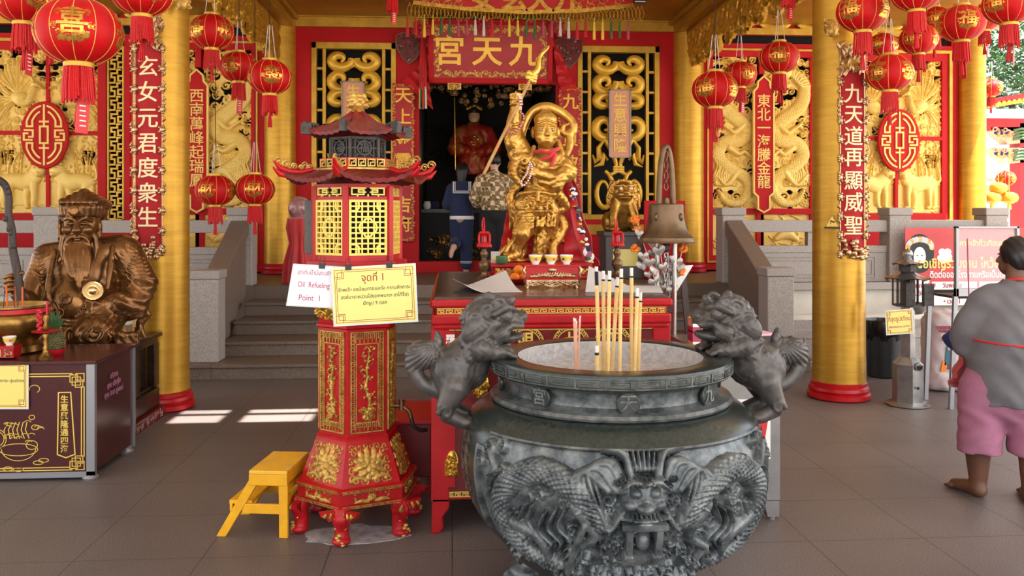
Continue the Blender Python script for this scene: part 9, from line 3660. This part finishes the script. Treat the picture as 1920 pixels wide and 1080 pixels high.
def hand(s, w, d, side=(0.0, 0.0, 1.0), curl=0.5):
 """wrist w, pointing along d; fingers fan along side"""
 w, d, n = Vector(w), Vector(d).normalized(), Vector(side).normalized()
 up = d.cross(n).normalized()
 s.path([w, w + d * 0.04, w + d * 0.075], [0.024, 0.03, 0.028], 0.01)
 for k, L in enumerate((0.062, 0.072, 0.068, 0.052)):
  o = w + d * 0.078 + n * (k - 1.5) * 0.0175
  s.path([o, o + d * L * 0.5 + up * curl * 0.012, o + d * L * 0.85 + up * curl * 0.04], [0.0095, 0.009, 0.007], 0.003)
 o = w + d * 0.03 - n * 0.026
 s.path([o, o + d * 0.03 - n * 0.018 + up * 0.012, o + d * 0.055 - n * 0.014 + up * 0.03], [0.012, 0.010, 0.008], 0.005)


# the woman at the right, seen from behind
WX, WY = PX(1881, 4.75), 4.75
wm = thing('person', 'barefoot woman in grey shirt and mauve shorts seen from behind, red apron tied', 'person', (WX, WY, 0), math.radians(-12))
s = SDF((-0.48, -0.4, 0), (0.48, 0.56, 1.56), 0.0095)
s.path([(-0.10, 0.0, 0.74), (-0.12, -0.01, 0.50), (-0.13, 0.02, 0.33), (-0.125, 0.03, 0.10)], [0.085, 0.08, 0.078, 0.05], 0.03)
s.path([(0.11, -0.02, 0.74), (0.12, -0.05, 0.50), (0.13, -0.065, 0.33), (0.125, -0.06, 0.10)], [0.085, 0.08, 0.078, 0.05], 0.03)
for (x, y, a) in ((-0.125, 0.03, -0.5), (0.125, -0.06, 0.25)):
 fx_, fy_ = math.sin(a), math.cos(a)
 s.ell((x, y - 0.01, 0.04), (0.045, 0.055, 0.04), k=0.03)
 s.path([(x, y, 0.05), (x + 0.1 * fx_, y + 0.1 * fy_, 0.035), (x + 0.16 * fx_, y + 0.16 * fy_, 0.025)], [0.045, 0.04, 0.034], 0.02)
 for k in range(5):
  o_ = (k - 2) * 0.018
  s.cap((x + 0.16 * fx_ + o_ * fy_, y + 0.16 * fy_ - o_ * fx_, 0.02), (x + 0.2 * fx_ + o_ * fy_, y + 0.2 * fy_ - o_ * fx_, 0.013), 0.014, 0.011, k=0.005)
s.cap((0.02, 0, 0.80), (0.05, 0.02, 1.08), 0.15, 0.12, 0.05)
s.cap((0.07, 0.02, 1.14), (0.10, 0.05, 1.36), 0.06, 0.056, 0.03)
head(s, (0.11, 0.085, 1.40), 1.02, PI + 0.62)
for x in (-1, 1):
 s.path([(0.06 + x * 0.14, 0.02, 1.14), (0.06 + x * 0.235, 0.04, 0.95), (0.06 + x * 0.17, 0.24, 0.95), (0.06 + x * 0.09, 0.36, 1.04)], [0.06, 0.05, 0.042, 0.03], 0.02)
 hand(s, (0.06 + x * 0.09, 0.36, 1.04), (-x * 0.35, 0.6, 0.55), (x, 0.2, 0.2), 0.8)
s.clip(2, 0.0)
s.build('body', 'skin_tan', wm)
s = SDF((-0.5, -0.34, 0.5), (0.5, 0.4, 1.4), 0.0095)
s.cap((0.02, 0.0, 0.62), (0.03, 0.01, 0.95), 0.215, 0.215, 0.05).cap((0.04, 0.01, 0.95), (0.06, 0.02, 1.12), 0.205, 0.155, 0.06)
s.cap((-0.06, 0.02, 1.14), (0.18, 0.02, 1.14), 0.095, 0.095, 0.06).cap((0.07, 0.02, 1.16), (0.085, 0.03, 1.225), 0.11, 0.078, 0.03)
for x in (-1, 1):
 s.path([(0.06 + x * 0.14, 0.02, 1.13), (0.06 + x * 0.225, 0.03, 0.99), (0.06 + x * 0.235, 0.07, 0.91), (0.06 + x * 0.2, 0.19, 0.92)], [0.098, 0.1, 0.095, 0.085], 0.03)
s.clip(2, 0.56)
s.disp(lambda x, y, z: 0.005 * np.sin(x * 16 + 5 * z + 2 * np.sin(z * 22)) + 0.004 * np.sin(z * 42 + x * 20 + 3 * np.sin(x * 14)))
s.cap((0.085, 0.03, 1.22), (0.095, 0.045, 1.38), 0.066, 0.07, 0.0, sub=True)
s.build('grey_shirt', 'tee_grey', wm)
s = SDF((-0.4, -0.34, 0.2), (0.4, 0.34, 0.86), 0.0095)
s.cap((0.01, 0, 0.72), (0.01, 0, 0.62), 0.19, 0.195, 0.03)
for x in (-1, 1):
 y = 0.0 if x < 0 else -0.03
 s.path([(x * 0.105, y, 0.64), (x * 0.125, y - 0.005, 0.46), (x * 0.13, y - 0.01, 0.26)], [0.135, 0.122, 0.118], 0.03)
s.clip(2, 0.275)
s.disp(lambda x, y, z: 0.004 * np.sin(x * 40 + 3 * np.sin(z * 25)))
for x in (-1, 1):
 s.cap((x * 0.13, -0.01 if x < 0 else -0.04, 0.2), (x * 0.13, -0.01 if x < 0 else -0.04, 0.31), 0.104, 0.1, 0.0, sub=True)
s.build('mauve_shorts', 'shorts_pink', wm)
s = SDF((-0.1, -0.1, 1.2), (0.32, 0.28, 1.58), 0.0075)
s.ell((0.105, 0.062, 1.43), (0.092, 0.104, 0.098)).ell((0.10, -0.01, 1.40), (0.075, 0.045, 0.07), k=0.03)
s.ell((0.05, 0.17, 1.37), (0.075, 0.08, 0.09), rot=(0, 0, 30), k=0.01, sub=True)
s.disp(lambda x, y, z: 0.002 * np.sin(x * 160 + z * 70))
s.build('hair', 'hair', wm)
b = MB()
b.tube([(0.03 + 0.224 * math.cos(a), 0.01 + 0.224 * math.sin(a), 0.915 - 0.015 * math.cos(a)) for a in np.linspace(PI * 0.95, PI * 2.05, 24)], 0.008, 8)
b.tube([(0.09 + 0.074 * math.cos(a), 0.035 + 0.07 * math.sin(a), 1.262 - 0.02 * math.sin(a)) for a in np.linspace(0, 2 * PI, 24)[:-1]], 0.008, 6, closed=True)
b.build('apron_strings', 'red_silk', wm, smooth=60)
cloth_strip('red_apron', wm, [[(-0.19, 0.06, 0.91), (-0.20, 0.07, 0.80), (-0.225, 0.08, 0.70), (-0.235, 0.12, 0.66)], [(-0.16, 0.17, 0.91), (-0.17, 0.2, 0.80), (-0.2, 0.22, 0.68), (-0.21, 0.24, 0.60)], [(0.0, 0.27, 1.0), (0, 0.28, 0.84), (0, 0.29, 0.7), (0, 0.29, 0.58)]], 'red_silk', folds=0.008, nf=3)
s = SDF((-0.42, -0.1, 0.8), (-0.1, 0.34, 1.05), 0.009)
s.ell((-0.19, 0.15, 0.89), (0.08, 0.13, 0.065), rot=(0, 20, 0)).disp(lambda x, y, z: 0.004 * np.sin(x * 70 + z * 60))
s.build('blue_sleeve_pouch', mat('blue_cloth', (30, 52, 116), 0.7), wm)
q = Vector((WX, WY, 0)) + Matrix.Rotation(math.radians(-12), 3, 'Z') @ Vector((-0.02, 0.45, 1.14))
b = MB()
b.cyl((0, 0, -0.08), (0.0, 0.02, 0.36), 0.004, 6)
b.build('incense_bundle', 'ink_pink', loc=q)['label'] = 'thin pink incense stick held up before the woman in grey'
C.objects['incense_bundle']['category'] = 'incense stick'


def walker(px, pyfoot, Y, z0, label, build):
 t = thing('person', label, 'person', (PX(px, Y), Y, z0))
 build(t)
 return t


def girl(t):
 s = SDF((-0.34, -0.5, 0), (0.34, 0.34, 1.68), 0.014)
 s.path([(0.06, 0, 0.82), (0.065, -0.01, 0.45), (0.06, 0.0, 0.08)], [0.09, 0.06, 0.042], 0.02)
 s.cap((0.06, 0.0, 0.05), (0.07, 0.13, 0.03), 0.042, 0.032, 0.02)
 s.path([(-0.07, 0.02, 0.82), (-0.08, 0.06, 0.48), (-0.12, -0.26, 0.40)], [0.09, 0.06, 0.045], 0.02)
 s.path([(-0.12, -0.27, 0.40), (-0.15, -0.31, 0.34), (-0.16, -0.30, 0.27)], [0.04, 0.036, 0.03], 0.02)
 s.cap((0, 0, 0.85), (0, 0, 1.22), 0.13, 0.13, 0.04).cap((0, 0, 1.25), (0, 0.01, 1.40), 0.05, 0.048, 0.03)
 head(s, (0.01, 0.01, 1.50), 0.95, PI)
 for x in (-1, 1):
  s.path([(x * 0.15, 0, 1.25), (x * 0.2, 0.04, 1.0), (x * 0.13, 0.2, 1.04)], [0.055, 0.045, 0.03], 0.02)
  hand(s, (x * 0.13, 0.2, 1.04), (-x * 0.4, 0.5, 0.5), (x, 0, 0.2))
 s.build('body', 'skin_fair', t)
 s = SDF((-0.34, -0.3, 0.7), (0.34, 0.34, 1.42), 0.014)
 s.cap((0, 0, 0.88), (0, 0, 1.2), 0.17, 0.16, 0.04).cap((-0.14, 0, 1.25), (0.14, 0, 1.25), 0.075, 0.075, 0.05)
 for x in (-1, 1):
  s.path([(x * 0.15, 0, 1.24), (x * 0.22, 0.03, 1.02), (x * 0.17, 0.13, 1.0)], [0.08, 0.075, 0.07], 0.03)
 s.clip(2, 0.80)
 s.build('navy_jacket', 'navy', t)
 s = SDF((-0.25, -0.4, 0.05), (0.25, 0.25, 0.95), 0.013)
 s.path([(0.06, 0, 0.84), (0.065, -0.01, 0.45), (0.065, 0.0, 0.13)], [0.12, 0.095, 0.085], 0.03).path([(-0.07, 0.02, 0.84), (-0.08, 0.06, 0.48), (-0.115, -0.2, 0.42)], [0.115, 0.09, 0.075], 0.03)
 s.build('navy_trousers', 'navy', t)
 b = MB()
 b.X = T(0, -0.155, 1.16) @ T(rx=-0.16)
 b.bx(-0.15, 0.15, -0.022, 0.03, 0, 0.2)
 b.build('sailor_collar', 'navy', t, bevel=0.01)
 b = MB()
 b.X = T(0, -0.155, 1.16) @ T(rx=-0.16)
 for k in (0.018, 0.042):
  b.bx(-0.15 + k, 0.15 - k, -0.026, -0.02, k, k + 0.012)
  for x in (-1, 1):
   b.bx(x * (0.15 - k), x * (0.138 - k), -0.026, -0.02, k, 0.19)
 b.X = Matrix()
 for z in (0.155, 0.175):
  b.lathe([(0.088, z), (0.092, z + 0.004), (0.088, z + 0.009)], 20, T(0.065, 0, 0), caps=False)
 b.lathe([(0.178, 0.80), (0.182, 0.82), (0.178, 0.85)], 24, caps=False)
 b.build('white_stripes', 'white', t)
 s = SDF((-0.16, -0.2, 1.2), (0.18, 0.2, 1.68), 0.011)
 s.ell((0.01, -0.005, 1.535), (0.10, 0.105, 0.11)).path([(0.0, -0.05, 1.5), (-0.01, -0.075, 1.34)], [0.09, 0.06], 0.03)
 s.build('hair', 'hair', t)


def man(t):
 s = SDF((-0.36, -0.3, 0), (0.36, 0.4, 1.78), 0.014)
 for x in (-1, 1):
  s.path([(x * 0.09, 0, 0.85), (x * 0.1, -0.01, 0.48), (x * 0.1, 0, 0.08)], [0.1, 0.07, 0.045], 0.02)
  s.cap((x * 0.1, 0, 0.05), (x * 0.12, 0.15, 0.035), 0.045, 0.036, 0.02)
  s.path([(x * 0.19, 0, 1.36), (x * 0.26, 0.0, 1.1), (x * 0.2, 0.2, 1.02)], [0.06, 0.05, 0.034], 0.02)
  hand(s, (x * 0.2, 0.2, 1.02), (-x * 0.4, 0.5, 0.3), (x, 0, 0.2))
 s.cap((0, 0, 0.9), (0, 0, 1.3), 0.15, 0.15, 0.04).cap((0, 0, 1.36), (0, 0.02, 1.52), 0.06, 0.055, 0.03)
 head(s, (0.0, 0.03, 1.62), 1.0, PI)
 s.build('body', 'skin_fair', t)
 s = SDF((-0.4, -0.3, 0.85), (0.4, 0.34, 1.55), 0.014)
 s.cap((0, 0, 0.98), (0, 0, 1.3), 0.195, 0.19, 0.04).cap((-0.17, 0, 1.36), (0.17, 0, 1.36), 0.09, 0.09, 0.05).cap((0, 0, 1.38), (0, 0, 1.46), 0.09, 0.07, 0.03)
 for x in (-1, 1):
  s.path([(x * 0.19, 0, 1.35), (x * 0.28, 0.0, 1.12), (x * 0.25, 0.1, 1.04)], [0.09, 0.088, 0.08], 0.03)
 s.clip(2, 0.93)
 m = mat('patterned_shirt', (226, 204, 166), 0.8, 0.0, 16, (96, 76, 52), ramp=(0.49, 0.53))
 n, l = m.node_tree.nodes, m.node_tree.links
 ck = n.new('ShaderNodeTexChecker')
 ck.inputs['Scale'].default_value = 15
 tc = n.new('ShaderNodeTexCoord')
 l.new(tc.outputs['Object'], ck.inputs['Vector'])
 src = n['Principled BSDF'].inputs['Base Color'].links[0].from_socket
 ck.inputs['Color2'].default_value = srgb(136, 108, 70) + (1,)
 l.new(src, ck.inputs['Color1'])
 l.new(ck.outputs[0], n['Principled BSDF'].inputs['Base Color'])
 s.build('patterned_shirt', m, t)
 s = SDF((-0.3, -0.25, 0.05), (0.3, 0.25, 1.02), 0.013)
 s.cap((0, 0, 0.95), (0, 0, 0.88), 0.18, 0.18, 0.03)
 for x in (-1, 1):
  s.path([(x * 0.09, 0, 0.86), (x * 0.1, 0, 0.1)], [0.13, 0.1], 0.03)
 s.build('black_trousers', 'black_cloth', t)
 s = SDF((-0.16, -0.16, 1.5), (0.16, 0.2, 1.8), 0.011)
 s.ell((0, 0.015, 1.655), (0.098, 0.108, 0.105)).disp(lambda x, y, z: 0.004 * np.sin(x * 120) * np.sin(z * 100))
 s.build('hair', 'hair', t)


walker(866, 512, 12.62, PLAT, 'girl in navy sailor suit stepping over the threshold, seen from behind', girl)
walker(927, 512, 12.22, PLAT, 'man in brown and cream patterned shirt and black trousers at the doorway', man)

# ------------------------------------------------------------------ outside at the far right
t = thing('gate_pavilion', 'red roofed gate pavilion with painted corbels outside at the far right', 'pavilion', (PX(1900, 21), 21, 0))
ox, oy = t.location.x, 21
q = lambda px, py: (PX(px, 21) - ox, PZ(py, 21))
b = MB()
b.bx(q(1903, 0)[0], q(1926, 0)[0], -0.2, 0.2, 0, q(0, 225)[1])
b.bx(q(1838, 0)[0] - 1.2, q(2000, 0)[0], -0.2, 0.2, q(0, 240)[1], q(0, 216)[1])
b.build('posts', 'red_paint', t)
b = MB()
for k in range(9):
 x = q(1790 + 16 * k, 0)[0]
 z = q(0, 196 - 3.0 * k)[1]
 b.box((x, -0.5, z), (0.23, 1.6, 0.10), ry=-0.18)
b.bx(q(1780, 0)[0], q(2000, 0)[0], -0.2, 0.9, q(0, 216)[1], q(0, 198)[1], 1)
b.build('eave', ['red_paint', 'white'], t)
b = MB()
for k in range(16):
 x = q(1786 + 9 * k, 0)[0]
 b.cyl((x, -1.3, q(0, 204 - 1.5 * k)[1]), (x, -1.1, q(0, 204 - 1.5 * k)[1]), 0.055, 10)
b.build('tile_ends', 'yellow_paint', t)
for (py0, py1) in ((232, 266), (272, 304)):
 b = MB()
 b.prism([q(1848, py0 + 2), q(1925, py0), q(1925, py1 - 4), q(1880, py1), q(1872, py1 - 8), q(1860, py0 + 18)], 0.3, T(0, 0.1, 0) @ T(rx=PI / 2))
 for k in range(4):
  b.tube([(q(1890, 0)[0], -0.21, q(0, py0 + 7 + 6 * k)[1]), (q(1905, 0)[0], -0.23, q(0, py0 + 4 + 6 * k)[1]), (q(1920, 0)[0], -0.21, q(0, py0 + 8 + 6 * k)[1])], 0.035, 6, 1)
 for k in range(6):
  scroll(b, q(1856 + 6 * k, 0)[0], q(0, py0 + 6 + 4 * (k % 3))[1], 0.08, 0.07, 1, 1, -0.21, a0=k, wid=0.02, d=0.02)
  b.ball((q(1858 + 5 * k, 0)[0], -0.21, q(0, py0 + 12 + 5 * (k % 2))[1]), (0.06, 0.03, 0.05), 8, 6, 2 + k % 2)
 b.build('painted_corbel', ['pink', 'leaf_green', 'navy', 'orange'], t, smooth=60)
t = thing('tree', 'leafy green tree standing outside beyond the pavilion roof', 'tree', (PX(1900, 30), 30, 0))
rn = random.Random(40)
b = MB()
V, F = [], []
for k in range(5200):
 d = Vector((rn.gauss(0, 1), rn.gauss(0, 1), rn.gauss(0, 1))).normalized() * (rn.random() ** 0.4)
 c = Vector((d.x * 3.4, d.y * 2.5, 7.0 + d.z * 2.2))
 a, e, sz = rn.uniform(0, 6.28), rn.uniform(-0.8, 0.8), rn.uniform(0.08, 0.17)
 u = Vector((math.cos(a), math.sin(a), e)) * sz
 w = Vector((-math.sin(a), math.cos(a), rn.uniform(-0.5, 0.5))) * sz * 0.5
 i = len(V)
 V += [c - u, c + w, c + u, c - w]
 F.append((i, i + 1, i + 2, i + 3))
b.add([tuple(v) for v in V], np.array(F))
tag(b.build('crown', 'leaf_green', t), kind='stuff')
b = MB()
b.tube([(0, 0, 0), (0.1, 0, 3), (0, 0.1, 6)], [0.25, 0.2, 0.1], 8)
b.build('trunk', 'wood_staff', t)
t = thing('white_shed', 'white lattice walled shed with a flat roof outside at the far right', 'building', (PX(1870, 25), 25, 0))
b = MB()
b.bx(-4, 4, 0, 0.1, 0, PZ(365, 25))
b.build('wall', 'white', t)
b = MB()
b.bx(-4.2, 4.2, -0.6, 2, PZ(332, 25), PZ(318, 25))
b.build('roof', 'granite', t)
b = MB()
for i in range(14):
 for j in range(5):
  b.bx(-1.2 + 0.28 * i, -1.05 + 0.28 * i, -0.01, 0, 0.5 + 0.26 * j, 0.66 + 0.26 * j)
b.bx(-4, 4, -0.3, -0.25, PZ(365, 25), PZ(360, 25))
b.build('lattice_blocks', 'granite_dark', t)
